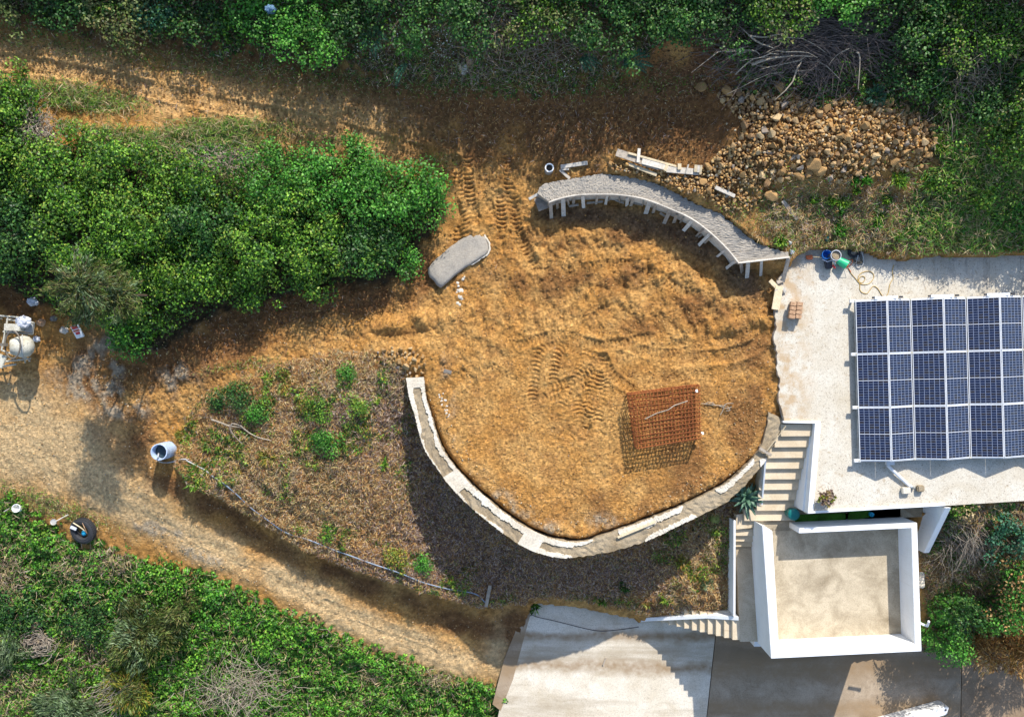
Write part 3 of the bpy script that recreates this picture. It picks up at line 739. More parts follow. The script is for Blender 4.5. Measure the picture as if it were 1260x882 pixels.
RES, nx, ny, GX, GY = RES0, nx0, ny0, GX0, GY0
_ky = np.fft.fftfreq(ny, RES)[:, None]; _kx = np.fft.rfftfreq(nx, RES)[None, :]; _kk = np.sqrt(_kx ** 2 + _ky ** 2)
fq = fmq.ravel()
jj, i2 = np.nonzero(fmq); regF = reg[:-1, :-1][fmq]
QF = np.concatenate([np.stack([(2 * jj + a) * nxF + 2 * i2 + b, (2 * jj + a) * nxF + 2 * i2 + b + 1, (2 * jj + a + 1) * nxF + 2 * i2 + b + 1, (2 * jj + a + 1) * nxF + 2 * i2 + b], 1) for a in (0, 1) for b in (0, 1)])
regF = np.tile(regF, 4)
keep &= ~fq
Q = Q[keep]; fr = reg[:-1, :-1].ravel()[keep]
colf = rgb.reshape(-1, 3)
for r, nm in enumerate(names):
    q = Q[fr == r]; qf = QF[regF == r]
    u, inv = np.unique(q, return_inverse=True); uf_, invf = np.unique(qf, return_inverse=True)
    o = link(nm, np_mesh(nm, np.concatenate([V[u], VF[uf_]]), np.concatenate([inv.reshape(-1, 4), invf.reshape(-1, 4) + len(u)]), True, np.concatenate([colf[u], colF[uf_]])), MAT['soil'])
    tag(o, kind='structure')
# the land beyond, one coarse sheet to the horizon
ax = np.concatenate([-np.geomspace(900, 24, 22), np.linspace(-21.3, 20.8, 60), np.geomspace(24, 900, 22)])
ay = np.concatenate([-np.geomspace(900, 18, 22), np.linspace(-15.0, 13.4, 44), np.geomspace(17, 900, 22)])
AX, AY = np.meshgrid(ax, ay)
hb = blur(Zbase, 1.0)
inside = (AX > X0) & (AX < X1) & (AY > Y0) & (AY < Y1)
AZ = h_at(np.clip(AX, X0, X1 - .1), np.clip(AY, Y0, Y1 - .1)) - np.where(inside, 3.0, 0.12)
q = (np.arange(len(ay) - 1)[:, None] * len(ax) + np.arange(len(ax) - 1)[None, :]).ravel()
cc = np.ones((AX.size, 3)) * np.array((.07, .075, .03))
o = link('distant_ground', np_mesh('distant_ground', np.stack([AX, AY, AZ], -1).reshape(-1, 3), np.stack([q, q + 1, q + len(ax) + 1, q + len(ax)], 1), True, cc), MAT['soil'])
tag(o, kind='structure')
# ------------------------------------------------------------ house: roof terrace, walled courtyard, walls down to the road
def lerp(a, b, t): return tuple(a[i] + (b[i] - a[i]) * t for i in range(len(a)))
house = thing('house', 'white walled house with a pale concrete roof terrace and a walled courtyard below it', 'house', P(1100, 560, -4.4))
slab = [P(x, y, ZS) for x, y in SLAB]
def ragged(pts, i0, i1, amp, n=4):
    out = []
    for i, p in enumerate(pts):
        out.append(p)
        if i0 <= i < i1:
            q = pts[i + 1]
            for k in range(1, n):
                r = lerp(p, q, k / n); out.append((r[0] + random.uniform(-amp, amp), r[1], r[2]))
    return out
MB().prism(ragged(slab, 0, 9, .04), ZS - .28).build('roof_terrace', MAT['terrace'], house)
body = [P(966,523,ZS), P(1001,523,ZS), P(991,630,ZS), P(1161,620,ZS), P(1260,614,ZS), P(1498,602,ZS), P(1498,330,ZS), P(972,330,ZS)]
MB().prism([(x + (.06 if i in (0, 7) else 0), y, ZS - .282) for i, (x, y, z) in enumerate(body)], -4.6).build('house_wall', MAT['white'], house)
# painted kerb round the stair opening and along the lower edge of the roof
def strip(pts, w, side=1):
    """band of width w to one side of a world polyline"""
    out = []
    n = len(pts)
    for i, p in enumerate(pts):
        a, b = Vector(pts[max(0, i - 1)][:2]), Vector(pts[min(n - 1, i + 1)][:2])
        d = (b - a).normalized(); nrm = Vector((-d.y, d.x)) * w * side
        out.append((p[0] + nrm.x, p[1] + nrm.y, p[2]))
    return list(pts) + out[::-1]
k = .085
x_r = P(999.5, 522, ZS)[0]
a, b, c_, d_ = P(964,519.5,ZS+k), P(1003,520.5,ZS+k), P(993.5,631,ZS+k), P(1163,621.5,ZS+k)
xr0, xr1 = b[0], P(994,632,ZS+k)[0]
MB().prism([(a[0], a[1] + .05, a[2]), (b[0] + .2, b[1] + .05, b[2]), (b[0] + .2, b[1] - .02, b[2]), (a[0], a[1] - .02, a[2])], ZS - .1).build('parapet', MAT['white'], house, bevel=.008)
MB().prism([(b[0], b[1] - .022, b[2]), (b[0] + .2, b[1] - .022, b[2]), (xr1 + .19, c_[1] + .06, b[2]), (xr1, c_[1] - .02, b[2])], -1.9).build('stair_side_wall', MAT['white'], house, bevel=.01)
MB().prism([(xr1 + .19, c_[1] + .06, c_[2] - .003), (d_[0], d_[1] + .08, d_[2] - .003), (d_[0], d_[1] - .02, d_[2] - .003), (xr1 + .001, c_[1] - .022, c_[2] - .003)], -1.9).build('roof_edge_wall', MAT['white'], house, bevel=.008)
# sloping wing wall at the right of the planting gap
wx = 14.62
wy0, wy1 = P(1163,623,ZS)[1] - .03, P(1131,680,-1.1)[1]
mb = MB()
mb.add([(wx, wy0, ZS + .06), (wx + .2, wy0, ZS + .06), (wx + .2, wy1, -1.1), (wx, wy1, -1.1), (wx, wy0, -4.5), (wx + .2, wy0, -4.5), (wx + .2, wy1, -4.5), (wx, wy1, -4.5)],
       [(0, 3, 2, 1), (4, 5, 6, 7), (0, 1, 5, 4), (1, 2, 6, 5), (2, 3, 7, 6), (3, 0, 4, 7)])
mb.build('wing_wall', MAT['white'], house, bevel=.01)
# courtyard
ZC, ZP = -1.12, -0.12
oTL, oTR, oBR, oBL = P(938,647,ZP), P(1128.5,642.8,ZP), P(1134,801,ZP), P(949,810,ZP)
iTL, iTR, iBR, iBL = P(950.3,653,ZP), P(1121.5,649.6,ZP), P(1125.8,791.5,ZP), P(958.5,799.5,ZP)
floor = [lerp(oTL, iTL, .5), P(941,650,ZC), P(940,652,ZC)]
fl = [P(936,642,ZC), P(975,640,ZC), P(1126,636,ZC), (oTR[0] - .1, oTR[1] + .35, ZC), (oBR[0] - .1, oBR[1] + .1, ZC), (oBL[0] + .1, oBL[1] + .1, ZC), (oTL[0] + .1, oTL[1] + .1, ZC)]
MB().prism([(x, y, ZC) for x, y, z in fl], ZC - .2).build('courtyard_floor', MAT['court'], house)
MB().prism([oTL, iTL, iBL, oBL], -4.6).build('courtyard_wall', MAT['white'], house, bevel=.012)
MB().prism([(iBL[0] + .002, iBL[1], ZP - .003), (iBR[0], iBR[1], ZP - .003), (oBR[0], oBR[1], ZP - .003), (oBL[0] + .002, oBL[1], ZP - .003)], -4.6).build('courtyard_wall', MAT['white'], house, bevel=.012)
MB().prism([oTR, (oBR[0], oBR[1] + .004, ZP), (iBR[0], iBR[1] + .003, ZP), iTR], -4.6).build('courtyard_wall', MAT['white'], house, bevel=.012)
tl0, tl1 = P(983.6,649,ZP), P(983,656,ZP)
MB().prism([tl0, tl1, (iTR[0] - .002, iTR[1], ZP - .003), (oTR[0] - .002, oTR[1], ZP - .003)], -2.0).build('courtyard_wall', MAT['white'], house, bevel=.012)
# planting gap floor between the roof edge and the courtyard
gap = [(xr1, c_[1] - .02, -1.86), (wx, wy0, -1.86), (wx, oTR[1], -1.86), (tl0[0], tl0[1], -1.86)]
MB().prism(gap, -2.1).build('planting_gap', MAT['rubble'], house)
MB().board(P(1127,764,-1.3), P(1141,770,-1.4), .07, .07).tube([P(1141,770,-1.36), P(1143,764,-1.2)], .04, 8).build('overflow_pipe', MAT['white'], house)
sr = MB()
for i in range(9):
    p = P(1131 + random.uniform(-1, 1.5), 688 + i * 4, -2.0); sr.lathe((p[0] + .12, p[1], -2.2), [(.13, 0), (.12, .2), (.03, .26)], 7, caps=(False, True))
sr.build('mortar_lumps', MAT['mortar'], house, smooth=True)

# upper stairs, every step a block
stairs = thing('staircase', 'wide upper concrete staircase from the roof terrace down to the courtyard', 'stairs', P(965, 590, -1.1))
y0 = P(985, 523, ZS)[1] - .01; run = .387; rise = .142
edge_l = [(964.5), (956), (949), (944)]
for i in range(10):
    z = ZS - rise * (i + 1)
    ya, yb = y0 - run * i, y0 - run * (i + 1)
    xl = 8.62
    if i < 3:
        xl = [9.14, 8.97, 8.80][i]
    if i == 8: xl = 8.22
    if i == 9: xl = 9.0
    xr = xr0 + (xr1 - xr0) * ((i + 1) / 10.0) * .9 - .004
    if i == 9: xr = 9.9
    w = .06
    top = [(xl, ya + .03, z), (xr, ya + .03 + .01, z), (xr, yb + .012, z), (xl, yb, z)]
    MB().prism(top, z - .5).build('step', MAT['step'], stairs, bevel=.008)
# left landing and path, then the small steps down
zl = ZC - .005
MB().prism([P(906,633,zl), P(934,629,zl), P(941,640,zl), P(938,648,zl), P(906,651,zl)], -2.6).build('landing', MAT['step'], stairs)
lowp = thing('garden_path', 'narrow concrete path with three short steps along the outside of the courtyard wall', 'path', P(918, 720, -2.4))
for i in range(3):
    z = ZC - .14 * (i + 1)
    y = [650.5, 657.5, 664]
    ys = [P(0, v, z)[1] for v in (y[i], y[i] + 8.5)]
    MB().prism([(P(905,0,z)[0], ys[0], z), (8.85, ys[0], z), (8.85, ys[1], z), (P(905,0,z)[0], ys[1], z)], z - .5).build('step', MAT['step'], lowp, bevel=.006)
zp = ZC - .53
MB().prism([P(905.5,672,zp), P(931,672,zp), P(934,789,zp), P(911,789,zp)], -2.9).build('path_slab', MAT['path'], lowp)
MB().prism([P(902.5,640,-1.0), P(905.3,640,-1.0), P(905,757,-1.5), P(902.2,757,-1.5)], -3.2).build('kerb_wall', MAT['white'], lowp, bevel=.01)
MB().prism([P(941.2,563,.1), P(943.4,563,.1), P(938.2,628,-.95), P(936.2,628,-.95)], -2.4).build('side_wall', MAT['white'], stairs, bevel=.006)
MB().prism([P(928,789,-1.9), P(936,789,-1.9), P(936,795,-1.9), P(928,795,-1.9)], -4.4).build('buttress', MAT['white'], lowp)
# lower stairs
lst = thing('staircase', 'narrow lower staircase of small concrete steps down to the road under a white rail', 'stairs', P(850, 775, -4.3))
xs_ = P(910.5, 0, zp)[0]
n = 13; xe = P(786.5, 0, -4.3)[0]; w = (xs_ - xe) / n
yt, yb = P(0, 761, zp)[1], P(0, 787, zp)[1]
for i in range(n):
    z = zp - .198 * i - .004
    xa, xb = xs_ - w * i, xs_ - w * (i + 1)
    sk = .035 * i * w
    MB().prism([(xb - .02, yt - .0, z), (xa, yt, z), (xa, yb + sk * .4, z), (xb - .02, yb + sk * .4, z)], -4.7).build('step', MAT['step'], lst, bevel=.006)
mb = MB()
ra = [P(786,763,-3.85), P(830,761,-3.0), P(870,759,-2.25), P(909,761.5,-1.5)]
vs = []
for p in ra: vs += [(p[0], p[1] + .09, p[2]), (p[0], p[1] - .05, p[2]), (p[0], p[1] - .05, -4.6), (p[0], p[1] + .09, -4.6)]
fs = [(0, 3, 2, 1)]
for i in range(3):
    o = i * 4
    for k2 in range(4): fs.append((o + k2, o + (k2 + 1) % 4, o + 4 + (k2 + 1) % 4, o + 4 + k2))
fs.append((12, 13, 14, 15))
mb.add(vs, fs).build('rail_wall', MAT['white'], lst, bevel=.01)

# ------------------------------------------------------------ road slabs
def sheet(name, pts, z, mat, th=.12, amp=.012):
    pts = [P(x, y, z) for x, y in pts]
    o = MB().prism(pts, z - th).build(name, mat)
    return tag(o, kind='structure')
sheet('concrete_road', [(657,738),(700,744),(780,757),(784,762),(882,764),(878,800),(869,884),(862,1010),(585,1010),(616,866),(628,838)], ZR, MAT['road_light'])
sheet('dark_concrete_road', [(883,764),(912,769),(949,786),(1130,785),(1138,800),(1183,802),(1182,872),(1180,1010),(863,1010),(870,884),(879,800)], ZR - .006, MAT['road_dark'])
sheet('dirty_concrete_road', [(1184,803),(1220,799),(1500,800),(1500,1010),(1181,1010),(1183,872)], ZR - .012, MAT['road_brown'])
sheet('road_edge_patch', [(657,739),(631,836),(616,874),(606,866),(620,812),(640,762)], ZR + .01, MAT['road_dark'])
ledge = [P(690,739,-4.15), P(720,742,-4.1), P(745,741,-4.05), P(786,753,-4.0), P(832,757,-3.3), P(902,756,-2.0), P(902,751,-2.0), P(860,752,-2.6), P(830,751,-3.1), P(790,744,-3.85), P(755,735,-4.0), P(700,735,-4.1)]
tag(MB().prism(ledge, -4.6).build('bank_ledge', MAT['mortar'], bevel=.02), kind='structure')
# white low wall end at the lower edge of the picture
rw = thing('road_wall', 'white low wall end with a small dark hole at the bottom edge beside the road', 'wall', P(1140, 885, ZR))
a1, a2 = P(1168,870,-3.7), P(1165,879,-3.7); b1, b2 = P(1060,898,-3.7), P(1060,910,-3.7)
MB().prism([P(1164,869,-3.7), a1, a2, b2, b1], -4.5).build('wall_body', MAT['white'], rw, bevel=.02)
p = P(1163.5, 873, -3.7); MB().lathe((p[0], p[1], -3.72), [(.045, .0), (.045, .026)], 12, caps=(False, True)).build('drain_hole', MAT['dark_plastic'], rw)

# ------------------------------------------------------------ low curved wall round the terrace
def resample(pts, step):
    out = [Vector(pts[0])]; 
    for a, b in zip(pts[:-1], pts[1:]):
        a, b = Vector(a), Vector(b); L = (b - a).length; k = max(1, int(round(L / step)))
        for i in range(1, k + 1): out.append(a.lerp(b, i / k))
    return out
def pair(inner, outer, z, n):
    """two edge lines resampled to the same count"""
    res = []
    for e in (inner, outer):
        w = smooth_line([P(x, y, z)[:2] for x, y in e], 6)
        d = np.concatenate([[0], np.cumsum([math.dist(w[i], w[i + 1]) for i in range(len(w) - 1)])])
        t = np.linspace(0, d[-1], n)
        res.append(np.stack([np.interp(t, d, [p[0] for p in w]), np.interp(t, d, [p[1] for p in w])], 1))
    return res
def band_mesh(Pi, Po, ztop, zbot, cross=7, rough=.012, crown=0.0, seed=1, edge_rag=.02):
    """solid wall between two lines with an uneven top"""
    r = np.random.default_rng(seed)
    n = len(Pi); V = []; 
    nz = r.standard_normal((n, cross)) * rough
    for i in range(n):
        for k in range(cross):
            t = k / (cross - 1)
            e = (r.uniform(-1, 1, 2) * edge_rag) * (1 if k in (0, cross - 1) else .3)
            p = Pi[i] * (1 - t) + Po[i] * t + e
            zt = ztop[i] if hasattr(ztop, '__len__') else ztop
            V.append((p[0], p[1], zt + nz[i, k] - (.03 * crown if k in (0, cross - 1) else 0)))
    for i in range(n):
        for k in (0, cross - 1):
            v = V[i * cross + k]; V.append((v[0], v[1], zbot))
    Fq = []
    for i in range(n - 1):
        for k in range(cross - 1):
            a = i * cross + k; Fq.append((a, a + 1, a + cross + 1, a + cross))
        s = n * cross + i * 2
        Fq.append((i * cross, (i + 1) * cross, s + 2, s)); Fq.append((i * cross + cross - 1, s + 1, s + 3, (i + 1) * cross + cross - 1))
    for i, rev in ((0, 0), (n - 1, 1)):
        a = i * cross; s = n * cross + i * 2
        Fq.append(tuple([a + k for k in range(cross)] + [s + 1, s]))
    m = MB(); m.add(V, Fq); return m
NW = 150
Wi, Wo = pair(WALL_IN, WALL_OUT, ZW, NW)
lw = thing('retaining_wall', 'low curved retaining wall with gravel top and broken white mortar edges round the terrace', 'wall', P(700, 676, 0))
band_mesh(Wi, Wo, ZW - .03, -2.9, rough=.014, seed=3, edge_rag=.022).build('wall_core', MAT['rubble'], lw)
def mortar(t0, t1, side, w0, w1, dz=.0, seed=0):
    r = np.random.default_rng(seed)
    i0, i1 = int(t0 * (NW - 1)), int(t1 * (NW - 1))
    n = max(3, (i1 - i0) * 3)
    idx = np.linspace(i0, i1, n)
    A_ = np.stack([np.interp(idx, np.arange(NW), Wi[:, q]) for q in (0, 1)], 1); B_ = np.stack([np.interp(idx, np.arange(NW), Wo[:, q]) for q in (0, 1)], 1)
    wob = np.convolve(r.standard_normal(n + 8), np.ones(5) / 5, 'same')[4:4 + n] * .11 + r.standard_normal(n) * .022
    taper = np.minimum(1, np.minimum(np.arange(n), np.arange(n)[::-1]) / 4.0 + .25)
    w = (np.linspace(w0, w1, n) + wob * .8) * taper
    w = np.clip(w, .05, 1.05)
    inner = 0.0 + r.uniform(-.03, .02, n)
    if side == 'in': p, q = inner, w
    elif side == 'out': p, q = 1 - w, 1 - inner
    else: p, q = np.zeros(n) - .02, np.ones(n) + .02
    Pa = A_ * (1 - p[:, None]) + B_ * p[:, None]; Pb = A_ * (1 - q[:, None]) + B_ * q[:, None]
    band_mesh(Pa, Pb, ZW + .012 + dz, ZW - .12, cross=4, rough=.005, seed=seed, edge_rag=.008).build('mortar_cap', MAT['mortar'], lw)
mortar(0.0, .022, 'all', 1, 1, 0.001, 40)
mortar(.0, .25, 'in', .18, .27, .002, 41); mortar(.0, .115, 'out', .34, .16, .003, 42); mortar(.12, .2, 'out', .12, .06, .003, 43)
mortar(.205, .245, 'all', 1, 1, .004, 44); mortar(.22, .40, 'in', .42, .30, .005, 45); mortar(.22, .275, 'out', .22, .10, .001, 46); mortar(.29, .36, 'out', .12, .2, .002, 146)
mortar(.395, .43, 'all', 1, 1, .006, 47); mortar(.40, .535, 'in', .36, .18, .004, 48); mortar(.42, .50, 'out', .26, .14, .003, 49)
mortar(.59, .73, 'in', .40, .26, .003, 50); mortar(.64, .745, 'out', .22, .28, .002, 51); mortar(.80, .905, 'in', .36, .3, .003, 52); mortar(.90, .925, 'out', .4, .3, .003, 53)
MB().board(P(760,661,ZW+.05), P(806,642,ZW+.05), .07, .05).build('form_board', MAT['wood_pale'], lw)

# ------------------------------------------------------------ formed wall with its boards and props
fw = thing('formed_wall', 'curved wall of fresh grey concrete still held by timber formwork and slanted props', 'wall', P(800, 235, 0))
NF = 240
Fi, Fo = pair(FORM_IN, FORM_OUT, ZF, NF)
r_ = np.random.default_rng(9)
Fo2 = Fo + np.convolve(r_.standard_normal(NF + 4), np.ones(3) / 3, 'same')[2:-2, None] * .025
band_mesh(Fi, Fo2, ZF - .03, -.1, cross=14, rough=.009, seed=8, edge_rag=.018).build('concrete_core', MAT['wet'], fw)
end = [(*Fi[-1], ZF - .03), (*Fo[-1], ZF - .03), P(970,316,ZF-.03)]
MB().prism([(Fi[-1][0], Fi[-1][1], ZF - .025), (Fo2[-1][0], Fo2[-1][1], ZF - .025), P(970,309.5,ZF-.025), P(970.5,316.5,ZF-.025)], -.1).build('concrete_end', MAT['wet'], fw)
# thin ply lining, board by board
cuts = [0, .13, .27, .40, .53, .66, .80, .9, 1.0]
for a, b in zip(cuts[:-1], cuts[1:]):
    i0, i1 = int(a * (NF - 1)), int(b * (NF - 1))
    pa = Fi[i0:i1 + 1]; d = np.gradient(pa, axis=0); nrm = np.stack([-d[:, 1], d[:, 0]], 1); nrm /= np.linalg.norm(nrm, axis=1)[:, None]
    s = -1 if (nrm[0] @ (Fo[i0] - Fi[i0])) > 0 else 1
    band_mesh(pa + nrm * s * .005, pa + nrm * s * .045, ZF + .015 + random.uniform(-.01, .01), .0 if a % .2 else .08, cross=2, rough=0.001, edge_rag=.001).build('lining_board', MAT['wood_white'], fw)
MB().board(P(908,323.5,ZF+.0), P(971,316.5,ZF+.0), .05, .10).build('edge_board', MAT['wood_white'], fw)
MB().board(P(909,324,ZF-.35), P(971,317.5,ZF-.35), .04, .5).build('side_board', MAT['wood_grey'], fw)
MB().board(P(970,318,.85), P(963,347,.35), .13, .04).build('prop', MAT['wood_grey'], fw)
PR = [(677.4,250,678.5,269,.12,'g'),(685.4,250,686,257,.09,'g'),(692.8,245,693.5,266,.15,'w'),(706,241,705.5,252,.10,'g'),(717,241,718,256,.12,'w'),(735,241,733.5,251,.08,'g'),
      (747.4,239.5,745,252,.09,'w'),(751,240,749,247,.07,'g'),(772,244,771.5,253,.13,'w'),(779.5,243,776,254,.10,'g'),(791.5,248,790.5,253,.09,'g'),(799.5,248,794.5,263,.16,'w'),(806.5,252,803.5,262,.10,'g'),
      (824.7,258.7,817,275,.13,'g'),(833,264.5,829,274,.11,'g'),(852.7,270.6,841,284,.13,'w'),(874.8,286.8,859.5,302,.11,'w'),(876,291,867,299,.07,'g'),(893.5,307,881.5,316.5,.08,'w'),(907,320,891,332,.10,'w'),
      (911.5,323.5,913.2,335,.12,'g'),(920.7,322.5,919,342,.14,'w'),(937,321,936,339.5,.10,'w'),(841,268,837,274,.07,'g'),(698,245,700,252,.07,'g'),(762,243,763,249,.07,'g'),(865,283,856,291,.06,'g')]
for x0_, y0_, x1_, y1_, w_, c_2 in PR:
    a = P(x0_, y0_ - .5, ZF - .12); b = P(x1_, y1_, .06)
    MB().board(a, b, w_ * .95, .035).build('prop', MAT['wood_white' if c_2 == 'w' else 'wood_grey'], fw)
for x0_, y0_, x1_, y1_, z in ((940,326,957,324,.3),(700,254,712,252,.15),(722,250,742,248,.2),(757,246,768,250,.2),(776,249,790,252,.15),(812,262,822,268,.2),(846,280,852,276,.25),(859,292,867,287,.15)):
    MB().board(P(x0_, y0_, z), P(x1_, y1_, z), .07, .03).build('brace', MAT['wood_grey'], fw)
MB().board(P(662,239,.75), P(651,245,.62), .09, .04).build('end_board', MAT['wood_white'], fw)
MB().board(P(663,243,.4), P(669,258,.5), .35, .03).build('end_form', MAT['wood_grey'], fw)

# ------------------------------------------------------------ solar arrays: every panel with frame and two half sheets
t = NT('solar_cells')
uv = t.n.new('ShaderNodeUVMap').outputs[0]
sp = t.n.new('ShaderNodeSeparateXYZ'); t.L(uv, sp.inputs[0])
def fr_(o): return t.math('FRACT', o)
gx_ = fr_(sp.outputs[0]); gy_ = fr_(sp.outputs[1])
lx = t.math('MULTIPLY', t.math('GREATER_THAN', gx_, .04), t.math('LESS_THAN', gx_, .96))
ly = t.math('MULTIPLY', t.math('GREATER_THAN', gy_, .055), t.math('LESS_THAN', gy_, .945))
cell = t.math('MULTIPLY', lx, ly)
wnz = t.n.new('ShaderNodeTexWhiteNoise'); wnz.noise_dimensions = '2D'
cb = t.n.new('ShaderNodeCombineXYZ'); t.L(t.math('FLOOR', sp.outputs[0]), cb.inputs[0]); t.L(t.math('FLOOR', sp.outputs[1]), cb.inputs[1]); t.L(cb.outputs[0], wnz.inputs[0])
cc_ = t.ramp(wnz.outputs[0], [(0.0, (.004, .007, .026)), (.5, (.006, .012, .042)), (.75, (.012, .011, .020)), (1.0, (.018, .014, .014))])
t.color(t.mix(cell, (.22, .26, .36), cc_)).rough(.22).spec(.5)
t.b.inputs['Coat Weight'].default_value = .2; t.b.inputs['Coat Roughness'].default_value = .04
MAT['cells'] = t.m
def cell_mesh(name, w, l, nu, nv):
    me = bpy.data.meshes.new(name)
    th = .004
    vs = [(0, 0, 0), (w, 0, 0), (w, l, 0), (0, l, 0), (0, 0, -th), (w, 0, -th), (w, l, -th), (0, l, -th)]
    me.from_pydata(vs, [], [(0, 1, 2, 3), (7, 6, 5, 4), (0, 4, 5, 1), (1, 5, 6, 2), (2, 6, 7, 3), (3, 7, 4, 0)])
    uvl = me.uv_layers.new(name='UVMap')
    for i, (u, v) in enumerate(((0, 0), (nu, 0), (nu, nv), (0, nv))): uvl.data[i].uv = (u, v)
    for i in range(4, 24): uvl.data[i].uv = (.0, .0)
    return me
PW, PL, TH = .955, 1.748, math.radians(20)
half_me = cell_mesh('cell_sheet', PW - .036, PL / 2 - .027, 6, 10)
mb = MB()
mb.board((0.009, 0, 0), (0.009, PL, 0), .018, .035).board((PW - .009, 0, 0), (PW - .009, PL, 0), .018, .035)
mb.board((.018, .009, -.001), (PW - .018, .009, -.001), .018, .033).board((.018, PL - .009, -.001), (PW - .018, PL - .009, -.001), .018, .033)
mb.board((.018, PL / 2, -.0), (PW - .018, PL / 2, -.0), .013, .03)
frame_me = bpy.data.meshes.new('panel_frame'); frame_me.from_pydata(mb.v, [], mb.f); frame_me.update(); frame_me.materials.append(MAT['alu'])
half_me.materials.append(MAT['cells'])
yaw = math.radians(1.6)
ux, uy = Vector((math.cos(yaw), math.sin(yaw), 0)), Vector((-math.sin(yaw), math.cos(yaw), 0))
zlow = ZS + .30
org = Vector(P(1052.5, 371, zlow))
pitch_x, pitch_y = 1.862, 1.778
Rz = Matrix.Rotation(yaw, 4, 'Z')
pnames = ['leftmost solar array of the roof, tent-shaped with six blue panels and white post ends showing', 'second solar array from the left, six blue panels in a tent shape',
          'third solar array from the left, beside the array cut off by the frame', 'rightmost solar array, cut off by the right edge of the photo']
for c in range(4):
    base = org + ux * (pitch_x * c)
    arr = thing('solar_array', pnames[c], 'solar panels', (base.x, base.y, ZS), 'solar arrays on the roof terrace')
    for r in range(3):
        for side in (0, 1):
            pn = thing('solar_panel', None, None)
            pn.parent = arr
            if side == 0:
                m = Rz @ Matrix.Rotation(-TH, 4, 'Y'); o = uy * (-pitch_y * r - PL) + Vector((0, 0, zlow - ZS))
            else:
                m = Rz @ Matrix.Rotation(TH, 4, 'Y'); o = ux * (PW * math.cos(TH) + .02) + uy * (-pitch_y * r - PL) + Vector((0, 0, zlow - ZS + PW * math.sin(TH)))
            pn.matrix_local = Matrix.Translation(o) @ m @ Matrix.Rotation(random.uniform(-.002, .002), 4, 'Z')
            f = bpy.data.objects.new('frame', frame_me); C.objects.link(f); f.parent = pn
            for hh in (0, 1):
                g = bpy.data.objects.new('cell_sheet', half_me); C.objects.link(g); g.parent = pn; g.location = (.018, .019 if hh == 0 else PL / 2 + .008, .012)
    bw = Vector(base); W2 = PW * math.cos(TH)
    for r in range(4):
        yy = -pitch_y * r + .02
        ridge = bw + ux * (W2 + .01) + uy * yy + Vector((0, 0, PW * math.sin(TH) - .03))
        lo1 = bw + ux * (-.02) + uy * yy + Vector((0, 0, -.03)); lo2 = bw + ux * (2 * W2 + .04) + uy * yy + Vector((0, 0, -.03))
        mb = MB().board(lo1, ridge, .05, .04).board(lo2, ridge, .05, .04)
        mb.build('rafter', MAT['alu'], arr)
        for q, lo in ((0, lo1), (1, lo2)):
            if q == 1 or c == 0:
                MB().board(Vector((lo.x, lo.y, ZS)), Vector((lo.x, lo.y, zlow + .02)), .06, .06, up=(0, 1, 0)).build('post', MAT['cream_metal'], arr)
        if c == 0:
            MB().board(lo1 - ux * .16, lo1 + ux * .05, .10, .08).build('rail_end', MAT['alu'], arr)
    for x_, zz in ((-.0, -.06), (2 * W2 + .02, -.06)):
        MB().board(bw + ux * x_ + uy * .05 + Vector((0, 0, zz)), bw + ux * x_ + uy * (-pitch_y * 3 - .03) + Vector((0, 0, zz)), .04, .04).build('purlin', MAT['grey_metal'], arr)
    for fx_, ln in ((.55, .75), (1.0, .0)):
        if ln: MB().board(bw + ux * fx_ + uy * .09 + Vector((0, 0, .22)), bw + ux * (fx_ + ln) + uy * .09 + Vector((0, 0, .22)), .09, .05).build('cable_tray', MAT['alu'], arr)
    for fx_ in (.48, 1.38):
        MB().board(bw + ux * fx_ + uy * .10 + Vector((0, 0, .19)), bw + ux * (fx_ + .12) + uy * .10 + Vector((0, 0, .19)), .06, .05).build('junction_box', MAT['dark_plastic'], arr)
# ------------------------------------------------------------ rocks
def hull_rock(seed, n=18, sq=(1, .8, .62)):
    r = np.random.default_rng(seed)
    d = r.standard_normal((n, 3)); d /= np.linalg.norm(d, axis=1)[:, None]
    d *= r.uniform(.82, 1.05, (n, 1)) * np.array(sq)
    bm = bmesh.new()
    for p in d: bm.verts.new(p)
    res = bmesh.ops.convex_hull(bm, input=bm.verts)
    bmesh.ops.delete(bm, geom=[v for v in bm.verts if not v.link_faces], context='VERTS')
    return bm
ROCKS, ROCKS_BIG, RT = [], [], []
for s in range(12):
    bm = hull_rock(100 + s, 12, (1, random.uniform(.7, .95), random.uniform(.55, .8)))
    me = bpy.data.meshes.new('rock'); bm.to_mesh(me)
    V_ = np.array([v.co[:] for v in bm.verts]); F_ = np.array([[v.index for v in f.verts] for f in bmesh.ops.triangulate(bm, faces=bm.faces[:])['faces']])
    bm.free(); VT = [me.copy() for _ in range(5)]; [m_.materials.append(ROCKM[k_][1]) for k_, m_ in enumerate(VT)]; ROCKS.append(VT)
for s in range(6):
    bm = hull_rock(300 + s, 17, (1, random.uniform(.7, .9), random.uniform(.6, .8)))
    bmesh.ops.bevel(bm, geom=bm.edges[:], offset=.04, segments=1, affect='EDGES')
    me = bpy.data.meshes.new('rock'); bm.to_mesh(me); bm.free(); me.materials.append(MAT['rock']); ROCKS_BIG.append(me)
for s in range(8):
    bm = hull_rock(200 + s, 9, (1, .8, .6)); bmesh.ops.triangulate(bm, faces=bm.faces[:]); bm.verts.index_update()
    RT.append((np.array([v.co[:] for v in bm.verts]), np.array([[v.index for v in f.verts] for f in bm.faces]))); bm.free()

